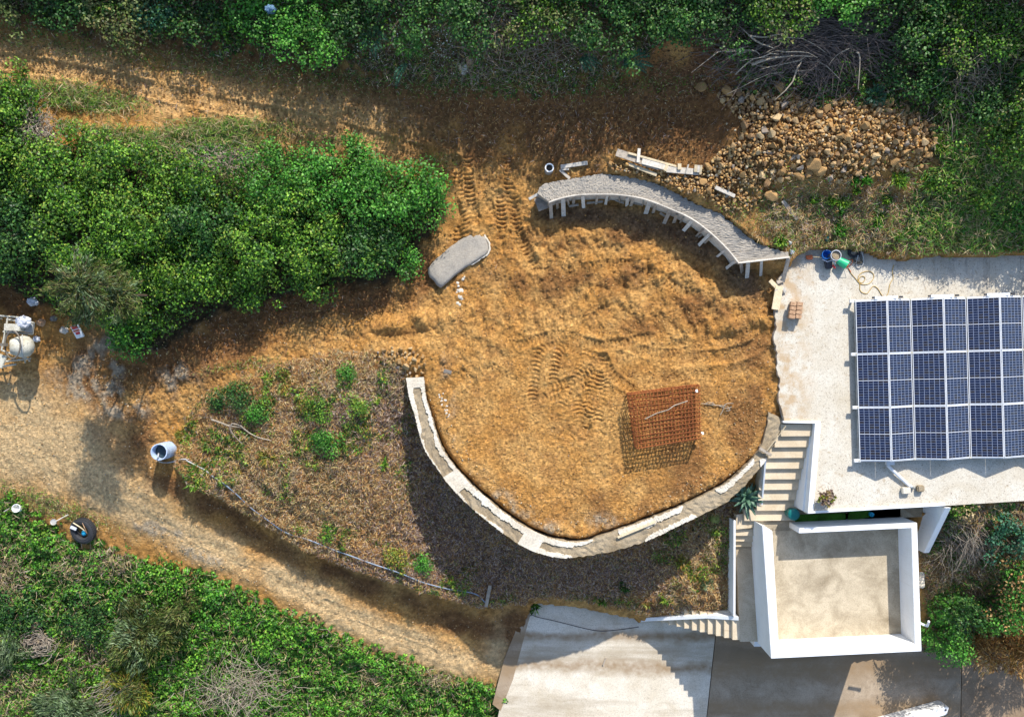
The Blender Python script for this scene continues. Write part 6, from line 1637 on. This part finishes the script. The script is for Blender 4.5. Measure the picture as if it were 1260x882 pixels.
# ---- tufts and small plants, each its own thing
def tuft(px, py, rad, h, kind, lab, n=None, w=.02, name='plant', cat='plant', grp=None, flat=.5, mat='leaf', off=0.0, base=None):
    r = np.random.default_rng(int(abs(px) * 31 + abs(py) * 17)); n = n or int(170 * rad / .3)
    x, y, z = G(px, py) if base is None else base; z += off; O = np.array((x, y, z))
    a = r.uniform(0, 2 * math.pi, n); el = r.uniform(.15, 1.3, n) * (1 - flat * .5)
    d = np.stack([np.cos(a) * np.cos(el), np.sin(a) * np.cos(el), np.sin(el)], 1)
    L = rad * r.uniform(.5, 1.1, n)
    st = np.column_stack([r.uniform(-.45, .45, (n, 2)) * rad, r.uniform(0, .4, n) * h])
    c = st + d * L[:, None] * .5 * np.array((1, 1, h / rad))
    b = unit(np.cross(d, r.standard_normal((n, 3)))); nn = np.cross(d, b)
    V, Q, Cc = quads(c + O, d, b, nn, L, np.full(n, w * 1.6), .2, pcol(kind, n, r) * r.uniform(.8, 1.2, (n, 1)), .2)
    o = link(name, np_mesh(name, V - O, Q, False, Cc), MAT[mat], None, (x, y, z)); LEAFN[0] += n
    return tag(o, lab, cat, grp)
TG = 'low plants on the dry bank'
for t_ in [(300,490,.62,.45,'deep','largest dark green bush at the top of the dry bank'),(322,505,.4,.3,'bright','green bush right beside the largest dark one on the dry bank'),(272,495,.3,.25,'deep','small dark bush left of the largest one on the dry bank'),
           (387,500,.5,.35,'bramble','mid green bush in the middle top of the dry bank'),(405,545,.62,.4,'bright','bright green bush in the centre of the dry bank'),(437,500,.5,.4,'lime','light green bush left of the dark heath by the curved wall'),(430,458,.3,.25,'bright','small bush near the stone heap at the wall end'),
           (522,690,.36,.45,'bright','vivid round plant at the foot of the bank by the pipe'),(487,680,.4,.3,'yellow','yellow-green spreading plant left of the vivid round one'),(405,655,.3,.2,'bramble','plant on the bank just above the blue pipe'),(378,500,.3,.3,'yellow','yellowish plant beside the mid green bush')]:
    shrub(t_[0], t_[1], t_[2] * .85, t_[3] * .9, t_[4], t_[5], cat='bush', name='bush', grp=TG, leaf=.055, dens=1.1)
for t_ in [(233,572,.35,.2,'lime','lime green succulent patch right of the barrel hose'),(255,545,.3,.2,'lime','lime green patch above the hose on the dry bank'),(250,578,.4,.2,'lime','lime green patch where thin pipe begins'),(270,530,.35,.2,'bramble','green patch under the bleached branch'),
           (278,560,.3,.2,'lime','lime patch right of the thin pipe'),(290,580,.25,.2,'yellow','yellow-green patch beside the blue pipe start'),(225,535,.25,.15,'yellow','yellow patch at the left tip of the bank'),(238,520,.25,.2,'yellow','bright yellow flowering tuft at the bank tip'),
           (330,560,.35,.2,'yellow','yellow-green patch in the left middle of the bank'),(350,470,.4,.2,'yellow','yellow flowering strip at the top left of the bank'),(332,466,.25,.2,'lime','light green tuft beside the yellow flowering strip'),(240,595,.3,.2,'lime','light green tuft at the lower left of the bank'),
           (448,520,.2,.2,'yellow','small yellow-green tuft by the light bush'),(455,545,.2,.15,'lime','small tuft in the shade of the curved wall, upper one'),(498,570,.25,.15,'bramble','small tuft in the shade of the curved wall, lower one'),(462,490,.2,.2,'lime','tuft just left of the stones at the wall end'),
           (505,520,.2,.15,'yellow','yellowish tuft against the outside of the curved wall'),(470,570,.25,.2,'lime','tuft in shaded heath left of the curved wall'),(870,718,.25,.2,'pale','pale grey-green rosette right on the lower bank'),(855,705,.3,.2,'yellow','yellow-green tuft below the stone ring'),
           (820,735,.3,.2,'lime','lime tuft near the white rail wall'),(795,740,.25,.15,'yellow','yellowish tuft left of the rail wall'),(880,650,.3,.2,'lime','green tuft right of the stone ring'),(840,690,.3,.2,'yellow','olive yellow tuft under the stone ring'),
           (655,745,.3,.3,'bramble','green plant at the corner of path and pale road'),(770,720,.3,.2,'deep','dark tuft in the middle of the shaded lower bank'),(740,735,.3,.2,'bramble','tuft above the bank ledge'),(580,700,.3,.2,'yellow','yellowish tuft at the foot of the shaded bank')]:
    tuft(*t_[:5], t_[5], n=int(520 * t_[2]), w=.035, cat='plant', flat=.9, grp=TG)
for i, (px, py, rad, kd) in enumerate([(1157,180,.34,'lime'),(1145,222,.4,'lime'),(1160,235,.35,'bright'),(1064,222,.22,'bright'),(1106,222,.3,'lime'),(1036,248,.28,'lime'),(1022,247,.2,'lime'),(1031,260,.2,'bright'),(1032,283,.28,'bright'),(1080,265,.2,'lime'),(1132,250,.28,'lime'),(1090,246,.2,'bramble'),
      (1122,280,.3,'bright'),(1105,290,.2,'lime'),(1078,278,.2,'bright'),(1185,225,.3,'lime'),(960,297,.25,'lime'),(1000,246,.18,'lime'),(1050,222,.2,'bright'),(1052,236,.15,'lime')]):
    tuft(px, py, rad, .22, kd, ['bright tuft','light green tuft','fresh green tuft','small leafy tuft'][i % 4] + ' on the soil bank, ' + ['right end of the rocks','below the right end of the rocks','between rocks and the right slope','at the lower rock edge','below the reddish boulder','in the middle under the rocks','just left of the middle one','below the middle pair','just above the buckets','right of the whitish stone','on the right half of the bank','under the rock edge right half','above the left roof corner of the panels','near the roof edge, right of buckets','beside the whitish stone','on the far right slope','at the right end of the curved wall','below the long pale boulder','at the bottom rim of the rocks','under the rocks near its middle'][i],
         n=int(700 * rad), w=.035, flat=.5, grp='green tufts on the soil bank')

def fern(px, py, R_, h, nf, kind, lab, name='fern', cat='fern', z=None, seed=0, dirs=None, off=0.0, wl=.12):
    r = np.random.default_rng(seed + int(px)); x, y, zz = G(px, py); zz += off; O = np.array((x, y, zz)); parts = []; root = thing(name, lab, cat, (x, y, zz))
    for k in range(nf):
        a = (2 * math.pi * k / nf + r.uniform(-.2, .2)) if dirs is None else dirs[k]; L = R_ * r.uniform(.75, 1.1)
        m = 22; s = np.linspace(.1, 1, m)
        axp = np.column_stack([np.cos(a) * L * s, np.sin(a) * L * s, h * np.sin(s * 2.4)])
        tdir = unit(np.gradient(axp, axis=0)); side = unit(np.cross(tdir, np.array((0, 0, 1.0))))
        for sg in (-1, 1):
            ll = wl * R_ * 2 * np.sin(np.clip(s * 2.9, 0, 3.0)) + .03
            d = unit(side * sg + tdir * .6 + r.standard_normal((m, 3)) * .1); c = axp + d * ll[:, None] * .5
            b = unit(np.cross(d, np.array((0, 0, 1.0)))); nn = np.cross(d, b)
            parts.append(quads(c + O, d, b, nn, ll, np.full(m, L / m * .9), .1, pcol(kind, m, r)))
    fol('frond', parts, 'leaf', root, O)
    st = MB()
    for k in range(3): st.tube([O, O + np.array((.02 * k, 0, h * .8))], .012, 4)
    st.build('stem', MAT['bark'], root); return root
fern(762, 82, 1.0, .5, 7, 'teal', 'fan of dark green fronds with a long stem lying on the upper slope', dirs=[-.2, -.1, .25, .45, .65, -.35, .85], wl=.05)
fern(712, 72, .7, .4, 5, 'teal', 'smaller dark fronds left of the fan on the upper slope', dirs=[-.9, -.6, -.4, -1.2, -.2], wl=.05)
fern(503, 78, .8, .4, 4, 'teal', 'narrow bluish frond on the slope above the shaded track', dirs=[-2.2, -2.0, 1.1, .9], wl=.05)
fern(604, 50, .45, .3, 6, 'teal', 'small bluish fern in the middle of the upper slope')
fern(1073, 122, .42, .35, 7, 'teal', 'vivid bluish fern between brush pile and rock heap', seed=3)
fern(1145, 770, .95, .8, 9, 'bright', 'large light green fern at the lower corner of the courtyard wall', seed=4)
fern(1165, 745, .8, .7, 8, 'bright', 'second light green fern up the bank from the corner one', seed=5)
fern(1185, 800, .5, .3, 6, 'bright', 'small fern hanging over the edge of the road', seed=6)
fern(460, 52, .5, .4, 8, 'teal', 'pale blue-green fern at the right foot of the bright tree', seed=7)
fern(505, 60, .5, .4, 8, 'bright', 'fern up the slope right of the bright tree', seed=8)

def agave(px, py, R_, h, n, lab, z):
    x, y, _ = P(px, py, z); root = thing('agave', lab, 'agave', (x, y, z - .1)); r = np.random.default_rng(4)
    for k in range(n):
        a = k * 2.399; ring = k / n; el = .15 + 1.0 * (1 - ring) * .9
        L = R_ * (1.0 - .25 * ring) * r.uniform(.85, 1.1)
        el = .1 + .95 * (k / n); w = .075
        d = Vector((math.cos(a) * math.cos(el), math.sin(a) * math.cos(el), math.sin(el))); sd = Vector((-math.sin(a), math.cos(a), 0)); up = sd.cross(d) * -1
        vs, fs = [], []
        for i in range(7):
            s = i / 6; c = Vector((x, y, z)) + d * (L * s) + Vector((0, 0, -.22 * L * s * s * math.cos(el)))
            ww = w * (math.sin(min(1, s * 2.2 + .45) * math.pi / 2) * (1 - s ** 3)) + .002
            vs += [c - sd * ww + up * ww * .35, c - up * .006, c + sd * ww + up * ww * .35, c - up * .03 * (1 - s)]
        for i in range(6):
            o = i * 4
            for q in range(4): fs.append((o + q, o + (q + 1) % 4, o + 4 + (q + 1) % 4, o + 4 + q))
        MB().add(vs, fs).build('leaf', MAT['agave'], root, smooth=True)
    return root
t = NT('agave_leaf'); t.color(t.ramp(t.noise(6, 4, .6), [(.35, (.035, .10, .06)), (.6, (.10, .19, .12)), (.8, (.22, .30, .18))])).rough(.45); MAT['agave'] = t.m
agave(918, 612, .78, .5, 26, 'dark blue-green agave beside the landing of the upper stairs', -.95)
t = NT('cactus_skin'); t.color(t.ramp(t.noise(9, 4, .6), [(.35, (.10, .13, .02)), (.6, (.22, .25, .04)), (.8, (.35, .35, .08))])).rough(.6); MAT['cactus'] = t.m
g = G(879.5, 636.5); cz = g[2]
cc0 = thing('barrel_cactus', 'round yellow-green ribbed cactus below the low curved wall', 'cactus', (g[0], g[1], cz))
vs, fs = [], []; NR = 48
for i in range(9):
    th_ = math.pi / 2 * i / 8
    for k in range(NR):
        rib = 1 + .09 * math.cos(k * math.pi * 2 / NR * 16); r_0 = .20 * math.cos(th_ * .96) * rib
        vs.append((g[0] + r_0 * math.cos(2 * math.pi * k / NR), g[1] + r_0 * math.sin(2 * math.pi * k / NR), cz + .06 + .17 * math.sin(th_) - (.03 if i == 8 else 0)))
fs = [(i * NR + k, i * NR + (k + 1) % NR, (i + 1) * NR + (k + 1) % NR, (i + 1) * NR + k) for i in range(8) for k in range(NR)]
MB().add(vs, fs).build('body', MAT['cactus'], cc0, smooth=True)
sp_ = MB()
for k in range(16):
    for i in (2, 4, 6):
        th_ = math.pi / 2 * i / 8; a = 2 * math.pi * k / 16; n_ = Vector((math.cos(a) * math.cos(th_), math.sin(a) * math.cos(th_), math.sin(th_)))
        c = Vector((g[0], g[1], cz + .06)) + Vector((n_.x * .215, n_.y * .215, n_.z * .17)); sp_.tube([c, c + n_ * .04], .004, 3)
sp_.build('spine', MAT['wood_pale'], cc0)
# potted succulent on the roof
x, y, z = P(1015.5, 612, ZS + .15)
pt = thing('potted_plant', 'potted purple-brown succulent with yellowish rosettes on the corner of the roof', 'plant', (x, y, ZS))
MB().lathe((x, y, ZS), [(.001, 0), (.13, 0), (.18, .2), (.19, .24), (.17, .24), (.15, .2), (.001, .2)], 20).build('pot', MAT['brick'], pt)
r = np.random.default_rng(3); parts = []
for k in range(26):
    a = k * 2.4; rr0 = .28 * math.sqrt((k + .5) / 26); c = np.array((x + rr0 * math.cos(a), y + rr0 * math.sin(a), ZS + .42 - rr0 * .5))
    m = 16; aa = r.uniform(0, 6.28, m); el = r.uniform(.1, 1.2, m); d = np.stack([np.cos(aa) * np.cos(el), np.sin(aa) * np.cos(el), np.sin(el)], 1); b = unit(np.cross(d, np.array((0, 0, 1.0)))); nn = np.cross(d, b)
    parts.append(quads(c + d * .04, d, b, nn, np.full(m, .09), np.full(m, .05), .1, pcol(['purple', 'yellow', 'purple', 'straw'][k % 4], m, r)))
fol('rosettes', parts, 'leaf', pt, (x, y, ZS))
mb = MB()
for k in range(6):
    a = k * 1.05 + .3; mb.tube([(x, y, ZS + .28), (x + .3 * math.cos(a), y + .3 * math.sin(a), ZS + .3), (x + .36 * math.cos(a), y + .36 * math.sin(a), ZS + .18)], .012, 4)
mb.build('stem', MAT['twig'], pt)

# ---- dead twig bundles
def brush(px, py, rx, ry, h, n, m, lab, name='brush_pile', cat='brush', ang=0.0, spread=.5, L=(.6, 1.6), rad=.012, arch=0.3, m2=None, swirl=False, off=0.0):
    r = np.random.default_rng(int(px + py)); x, y, z = G(px, py); root = thing(name, lab, cat, (x, y, z)); A_, B_ = MB(), MB()
    for k in range(n):
        u = r.standard_normal(2) * .5; cx_, cy_ = x + u[0] * rx, y + u[1] * ry
        a = ang + r.normal() * spread + (math.pi if r.random() < .3 else 0); l = r.uniform(*L); z0 = gh(cx_, cy_) + off + h * r.random() * max(0.1, 1 - (u @ u) * .8)
        if swirl:
            a0 = r.uniform(0, 6.28); R0 = r.uniform(.2, .8); jx, jy = r.normal(0, .22 * rx, 2); sq_ = r.uniform(.5, 1.1)
            pts = [(x + jx + rx * R0 * math.cos(a0 + q * .45), y + jy + ry * sq_ * R0 * math.sin(a0 + q * .45), z + h * (1.1 - R0 * .7) + .06 * r.standard_normal()) for q in range(7)]
        else:
            pts = []; aa = a
            for q in range(5):
                s = q / 4; pts.append((cx_, cy_, z0 + arch * math.sin(s * math.pi) * r.uniform(.4, 1.0))); cx_ += l / 4 * math.cos(aa); cy_ += l / 4 * math.sin(aa); aa += r.normal() * .22
        rr0 = rad * r.uniform(.6, 1.7)
        (A_ if (m2 is None or r.random() < .65) else B_).tube(smooth_line(pts, 2) if swirl else pts, rr0, 4, r1=rr0 * .35)
    tag(A_.build('twigs', MAT[m], root), kind='stuff')
    if m2: tag(B_.build('pale_twigs', MAT[m2], root), kind='stuff')
    return root
brush(990, 62, 2.7, .95, .5, 1500, 'twig_dark', 'large pile of dark tangled brushwood above the rock heap', spread=.45, ang=.15, L=(.5, 1.9), rad=.0085, m2='twig_dark', arch=.25)
brush(945, 72, 1.3, .4, .4, 22, 'twig_pale', 'bleached branches fanned out on the left half of the brush pile', name='dead_branches', ang=.25, spread=.35, L=(.9, 2.2), rad=.018, arch=.2, off=.3)
brush(58, 168, .55, .6, .35, 150, 'twig_pale', 'heap of bleached dead twigs at the upper edge of the hedge', name='twig_heap', spread=1.6, L=(.3, .9), rad=.010, arch=.15, m2='twig', off=.5)
brush(52, 785, .78, .72, .5, 90, 'twig_pale', 'round brown tangle of curled dead vines on the lower slope', name='vine_tangle', cat='dead vines', swirl=True, rad=.014, m2='twig', off=.2)
brush(300, 840, 1.6, 1.1, .35, 320, 'twig_pale', 'thin grey leafless branches spreading at the bottom of the lower slope', name='bare_branches', spread=1.4, L=(.4, 1.1), rad=.0075, arch=.3, m2='twig', off=.45)
brush(145, 850, .8, .7, .3, 90, 'twig_pale', 'straw-coloured stalks between the yellow and pale shrubs', name='dry_stalks', spread=.4, ang=.8, L=(.5, 1.1), rad=.009, arch=.15, off=.4)
brush(1183, 665, .7, .7, .2, 240, 'twig_pale', 'sheaf of dry straw stalks on the bank below the roof edge', name='dry_stalks', spread=.6, ang=-1.2, L=(.5, 1.2), rad=.008, arch=.2, m2='twig', off=.1)
brush(265, 195, 1.2, .35, .12, 220, 'twig_pale', 'flattened straw stems along the upper edge of the hedge', name='flattened_straw', spread=.5, ang=-.25, L=(.4, 1.1), rad=.008, arch=.06, m2='twig', off=.15)
brush(640, 45, 2.3, .8, .15, 320, 'twig', 'thin dry stems lying over the middle of the upper slope', name='dry_brushwood', spread=1.6, L=(.3, .9), rad=.008, arch=.15, off=.15)
brush(1180, 90, 1.2, 1.1, .3, 260, 'twig', 'brown dead stems on the thicket at the upper right', name='dead_brushwood', spread=1.1, ang=-1.2, L=(.3, .9), rad=.006, arch=.2, m2='twig_pale', off=.45)
lb = MB()
for pts, rr0 in (([(921,44),(940,46),(955,43),(970,42)], .03), ([(921,43),(932,52),(948,58),(953,60)], .025), ([(925,80),(950,72),(980,69),(1000,70)], .035), ([(905,92),(915,82),(930,72),(960,70)], .02), ([(893,64),(925,62),(935,68)], .02), ([(1054,64),(1058,72),(1056,110)], .03), ([(1045,60),(1030,68),(1020,80)], .02)):
    lb.tube(smooth_line([G(x_, y_, .75) for x_, y_ in pts], 4), rr0, 6, r1=rr0 * .4)
small('long_branches', lb, 'twig_pale', 'longest pale branches lying on top of the brush pile', 'branches', G(950, 65, 1.0))
# ------------------------------------------------------------ ground cover nobody could count
def pick(mask, n, r):
    w = mask.ravel().astype(float); cdf = np.cumsum(w); cdf /= cdf[-1]
    i = np.searchsorted(cdf, r.random(n)); i = np.clip(i, 0, len(w) - 1)
    return gx[i % nx] + r.uniform(-.5, .5, n) * RES, gy[i // nx] + r.uniform(-.5, .5, n) * RES
def cover(name, mask, n, kinds, lab, size=.07, canopy=.25, bump=.3, seed=1, up=.9, aspect=.7, depth=.22, mat='leaf', toneN=None, cat='ground cover'):
    r = np.random.default_rng(seed); x, y = pick(mask, n, r)
    cn = band(.5, 2.6, 1.2, seed=seed + 50); cn2 = band(.2, .7, 1.0, seed=seed + 51)
    can = (canopy + bump * np.clip(cn * .55 + .25, -.4, 1.6) + .07 * cn2) * np.clip(blur(mask > .3, .2) * 1.3, 0.15, 1)
    can = np.maximum(can, .02)
    gyy, gxx = np.gradient(Z + can, RES)
    nrm = np.stack([-h_at(x, y, gxx), -h_at(x, y, gyy), np.ones(n)], 1)
    z = h_at(x, y) + h_at(x, y, can) - depth * r.random(n) ** 2 * np.clip(h_at(x, y, can) / .25, .1, 1.2)
    nn, t, b = frame_of(unit(nrm) * up + r.standard_normal((n, 3)) * .42, r)
    col = np.zeros((n, 3)); tn = h_at(x, y, band(.3, 1.6, 1.1, seed=seed + 52)); rest = r.random(n); acc = 0
    sel = np.zeros(n, int)
    pm = {}
    for q, (kd, wgt, zone) in enumerate(kinds):
        wv = wgt * (np.ones(n) if zone is None else h_at(x, y, zone)); pm[q] = wv
    tot = sum(pm.values()) + 1e-9; cum = np.zeros(n); chosen = np.zeros(n, bool)
    for q, (kd, wgt, zone) in enumerate(kinds):
        cum = cum + pm[q] / tot; m = (~chosen) & (rest <= cum + 1e-6); chosen |= m; col[m] = pcol(kd, int(m.sum()), r)
    col *= np.clip(1 + .18 * tn, .6, 1.5)[:, None]
    L = size * r.uniform(.65, 1.4, n)
    V, Q, Cc = quads(np.column_stack([x, y, z]), t, b, nn, L, L * aspect, .15, col, .1)
    o = link(name, np_mesh(name, V, Q, False, Cc), MAT[mat]); LEAFN[0] += n
    return tag(o, lab, cat, kind='stuff')
def blades(name, mask, n, kinds, lab, L=(.08, .25), w=.012, lie=.5, seed=1, lift=.05, mat='dry', cat='dry growth'):
    r = np.random.default_rng(seed); x, y = pick(mask, n, r)
    a = r.uniform(0, 6.28, n); el = np.abs(r.normal(0, lie, n)); d = np.stack([np.cos(a) * np.cos(el), np.sin(a) * np.cos(el), np.sin(el)], 1)
    ll = r.uniform(*L, n); b = unit(np.cross(d, np.array((0, 0, 1.0)) + r.standard_normal((n, 3)) * .4)); nn = np.cross(b, d)
    tuf = np.clip(band(.25, 1.0, 1.1, seed=seed + 9) * .06 + .04, 0, .3)
    z = h_at(x, y) + h_at(x, y, tuf) * r.random(n) + lift * r.random(n) + np.sin(el) * ll * .5
    col = np.zeros((n, 3)); rest = r.random(n); chosen = np.zeros(n, bool); cum = np.zeros(n); pm = []
    for kd, wgt, zone in kinds: pm.append(wgt * (np.ones(n) if zone is None else np.clip(h_at(x, y, zone), 0, 2)))
    tot = sum(pm) + 1e-9
    for (kd, wgt, zone), wv in zip(kinds, pm):
        cum = cum + wv / tot; m = (~chosen) & (rest <= cum + 1e-6); chosen |= m; col[m] = pcol(kd, int(m.sum()), r)
    V, Q, Cc = quads(np.column_stack([x, y, z]), d, b, nn, ll, np.full(n, w) * r.uniform(.6, 1.6, n), .2, col, .15)
    o = link(name, np_mesh(name, V, Q, False, Cc), MAT[mat]); LEAFN[0] += n
    return tag(o, lab, cat, kind='stuff')

one = np.ones(GX.shape)
gaps = np.clip(.5 + .9 * band(.6, 3, 1.2, seed=61), 0, 1)
bare = blobs([(5,705,30,40,0,.9),(85,700,20,14,0,.7),(540,828,30,20,0,.9),(460,830,16,12,0,.6),(140,690,40,20,0,.7),(20,850,50,40,0,.4),(110,800,40,40,0,.3)])
edge = np.clip(mVEG * 1.2, 0, 1)
cover('ivy_slope', edge * np.clip(1 - bare, 0, 1), 128000, [('ivy', 1.0, None), ('bright', .7, blobs([(400,800,200,90),(250,730,120,60),(120,690,120,40),(560,860,150,40)]) + .1), ('deep', .9, blobs([(60,740,90,60),(150,760,70,50),(20,760,60,50)])), ('olive', .35, gaps)],
      'mat of glossy green ivy and bramble covering the lower slope', size=.084, canopy=.16, bump=.20, seed=3, depth=.22)
blades('slope_straw', edge * (.15 + bare), 15000, [('straw', 1, None), ('purple', .6, None), ('olive', .5, None)], 'dry straw and stems showing through the ivy of the lower slope', L=(.1, .4), w=.014, seed=4, lift=.3)
# upper slope: thin brown growth, weeds, leaf litter
thin = blobs([(620,60,230,50,3,1.1),(500,85,90,22,0,.8),(1180,130,80,70,0,.5)])
cover('upper_undergrowth', mHILL * np.clip(1.05 - .95 * thin, .08, 1), 82000, [('deep', 1.4, None), ('bramble', .8, None), ('olive', .45, gaps), ('lime', 3.0, blobs([(1200,220,80,90,0,1)])), ('bright', .9, blobs([(1210,230,90,70),(1180,280,100,30),(380,40,80,40),(600,80,80,30)])), ('straw', .35, blobs([(1180,180,90,90),(1150,60,120,70),(200,60,200,30)]) + .1)],
      'dusky undergrowth of bramble and weeds covering the upper slope', size=.085, canopy=.15, bump=.34, seed=5)
blades('upper_litter', mHILL * (.25 + thin), 44000, [('purple', 1, None), ('straw', .35, None), ('dryorange', .3, None), ('bramble', .8, thin), ('olive', .5, None)], 'dead stems, leaf litter and thin grass on the upper slope', L=(.08, .32), w=.014, seed=6, lift=.15)
fl = blobs([(470,45,40,26),(540,50,40,30),(600,60,60,30,0,.6),(700,90,60,20,0,.5)])
cover('white_flowers', mHILL * fl, 900, [('white', 1, None)], 'tiny white flowers dotted over the upper slope', size=.045, canopy=.2, bump=.2, seed=8) if 'white' in PAL else None
cover('hedge_growth', np.clip(blur(mHEDGE > .5, .2) * 2 - 1.05, 0, 1) * (blur(mHEDGE > .5, .25) > .6), 26000, [('bramble', 1.2, None), ('deep', .6, None), ('lime', .35, gaps), ('bright', .9, blobs([(440,240,130,60,0,1.2)]))], 'leafy growth knitting the shrubs of the hedge together', size=.085, canopy=.95, bump=.5, seed=21, depth=.5)
blades('hill_grass', blobs([(1222,205,56,90,0,1),(1195,280,80,30,0,.8)]) * (1 - cutm) * (1 - np.clip(mROCK * 2, 0, 1)), 12000, [('lime', 1.2, None), ('straw', 1.1, None), ('bright', .8, None)], 'light green and straw coloured grass on the slope right of the rock heap', L=(.12, .42), w=.016, seed=24, lift=.35, lie=.4, mat='leaf', cat='grass')
# dry bank
shade = blobs([(540,640,110,80,30,1),(480,560,60,100,0,1),(620,700,110,40,0,1),(740,710,110,30,0,1),(450,530,60,70,0,.7)])  # zone in the curved wall's shade, coloured with more dull purple-brown blades
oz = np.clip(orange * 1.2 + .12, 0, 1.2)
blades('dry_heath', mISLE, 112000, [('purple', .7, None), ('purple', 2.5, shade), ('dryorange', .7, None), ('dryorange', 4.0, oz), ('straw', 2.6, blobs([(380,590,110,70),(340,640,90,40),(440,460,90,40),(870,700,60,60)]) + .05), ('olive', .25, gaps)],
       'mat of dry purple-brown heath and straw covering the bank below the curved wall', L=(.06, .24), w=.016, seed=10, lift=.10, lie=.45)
cover('bank_weeds', mISLE * np.clip(.08 + blobs([(250,555,60,60,0,1.3),(270,580,50,30,0,1.3),(300,500,80,40,0,1.2),(400,530,80,60,0,1),(340,470,60,20,0,1),(460,470,20,40,0,1),(400,655,50,14,-20,1.2),(330,600,60,30,0,.4),(560,725,130,16,-20,1),(480,690,80,20,-20,1),(850,680,60,60,0,.6),(740,740,80,10,0,.8),(500,560,20,80,0,.3),(430,500,40,40)]), 0, 1) * gaps, 24000, [('bramble', .9, None), ('lime', 1.1, None), ('yellow', 1.1, None), ('deep', .5, None)],
      'scattered small weeds in the dry heath of the bank', size=.065, canopy=.10, bump=.10, seed=11)
# soil bank above the roof and the right bank
blades('bank_straw', mUB * .8 + mRB * 1.0 + .5 * blobs([(1200,250,90,50)]), 42000, [('straw', 1, None), ('dryorange', .7, None), ('purple', .9, None), ('olive', .7, None), ('bright', .6, gaps)], 'dry grass and stems on the banks beside and above the roof', L=(.06, .3), w=.014, seed=12, lift=.08)
cover('side_weeds', np.clip(mRB * gaps * .8 + mUB * .12 * gaps + blobs([(1230,300,60,8,0,.9),(1200,270,70,20,0,.6)]) * (GY > P(0,322,1)[1]), 0, 1) * (1 - cutm), 18000, [('bramble', 1, None), ('bright', 1, None), ('olive', .6, None), ('deep', .6, None)], 'green weeds growing on the banks beside and above the roof', size=.07, canopy=.10, bump=.18, seed=13)
# grass at the edges of the track, and litter on bare ground
gstrip = pmask([(200,165),(260,160),(330,180),(330,215),(300,240),(230,200),(150,175),(100,180),(110,160)], .15)
blades('edge_grass', gstrip * .9 + .5 * blobs([(100,120,60,14,-8),(30,112,50,10),(85,155,14,8),(265,160,50,8),(280,155,60,8)]), 16000, [('lime', 1.0, None), ('straw', 1.1, None), ('bramble', .9, None), ('olive', .8, None)], 'light green and yellowed grass along the upper edge of the hedge', L=(.12, .42), w=.016, seed=14, lift=.12, lie=.35, mat='leaf', cat='grass')
ew = blobs([(200,70,260,14,-8,.5),(420,100,60,10,0,.5),(60,620,70,14,-20,.8),(560,835,90,10,-14,.3),(640,100,200,14,0,.6),(540,200,20,10,0,.5),(380,172,80,8,0,.5),(960,255,60,30,0,.5),(1050,300,90,12,0,.9),(300,448,50,6,10,.5)])
blades('track_weeds', ew * (1 - mVEG) , 14000, [('bramble', 1, None), ('olive', .8, None), ('straw', .8, None)], 'sparse weeds and straw on the edges of the earth track', L=(.05, .18), w=.014, seed=15, lift=.04)
tl = blobs([(200,90,300,40,-8,1),(650,140,250,60,0,1),(350,390,200,30,12,.6)])
blades('twig_litter', tl * (1 - mHILL) * (1 - mHEDGE), 4200, [('straw', .5, None), ('purple', 1, None), ('dryorange', .8, None)], 'fine dead roots and twigs lying on the brown earth of the track', L=(.06, .3), w=.010, seed=16, lift=.01, lie=.1)
print('leaves', LEAFN[0], 'tris', sum(len(m_.loops) - 2 * len(m_.polygons) for m_ in bpy.data.meshes))
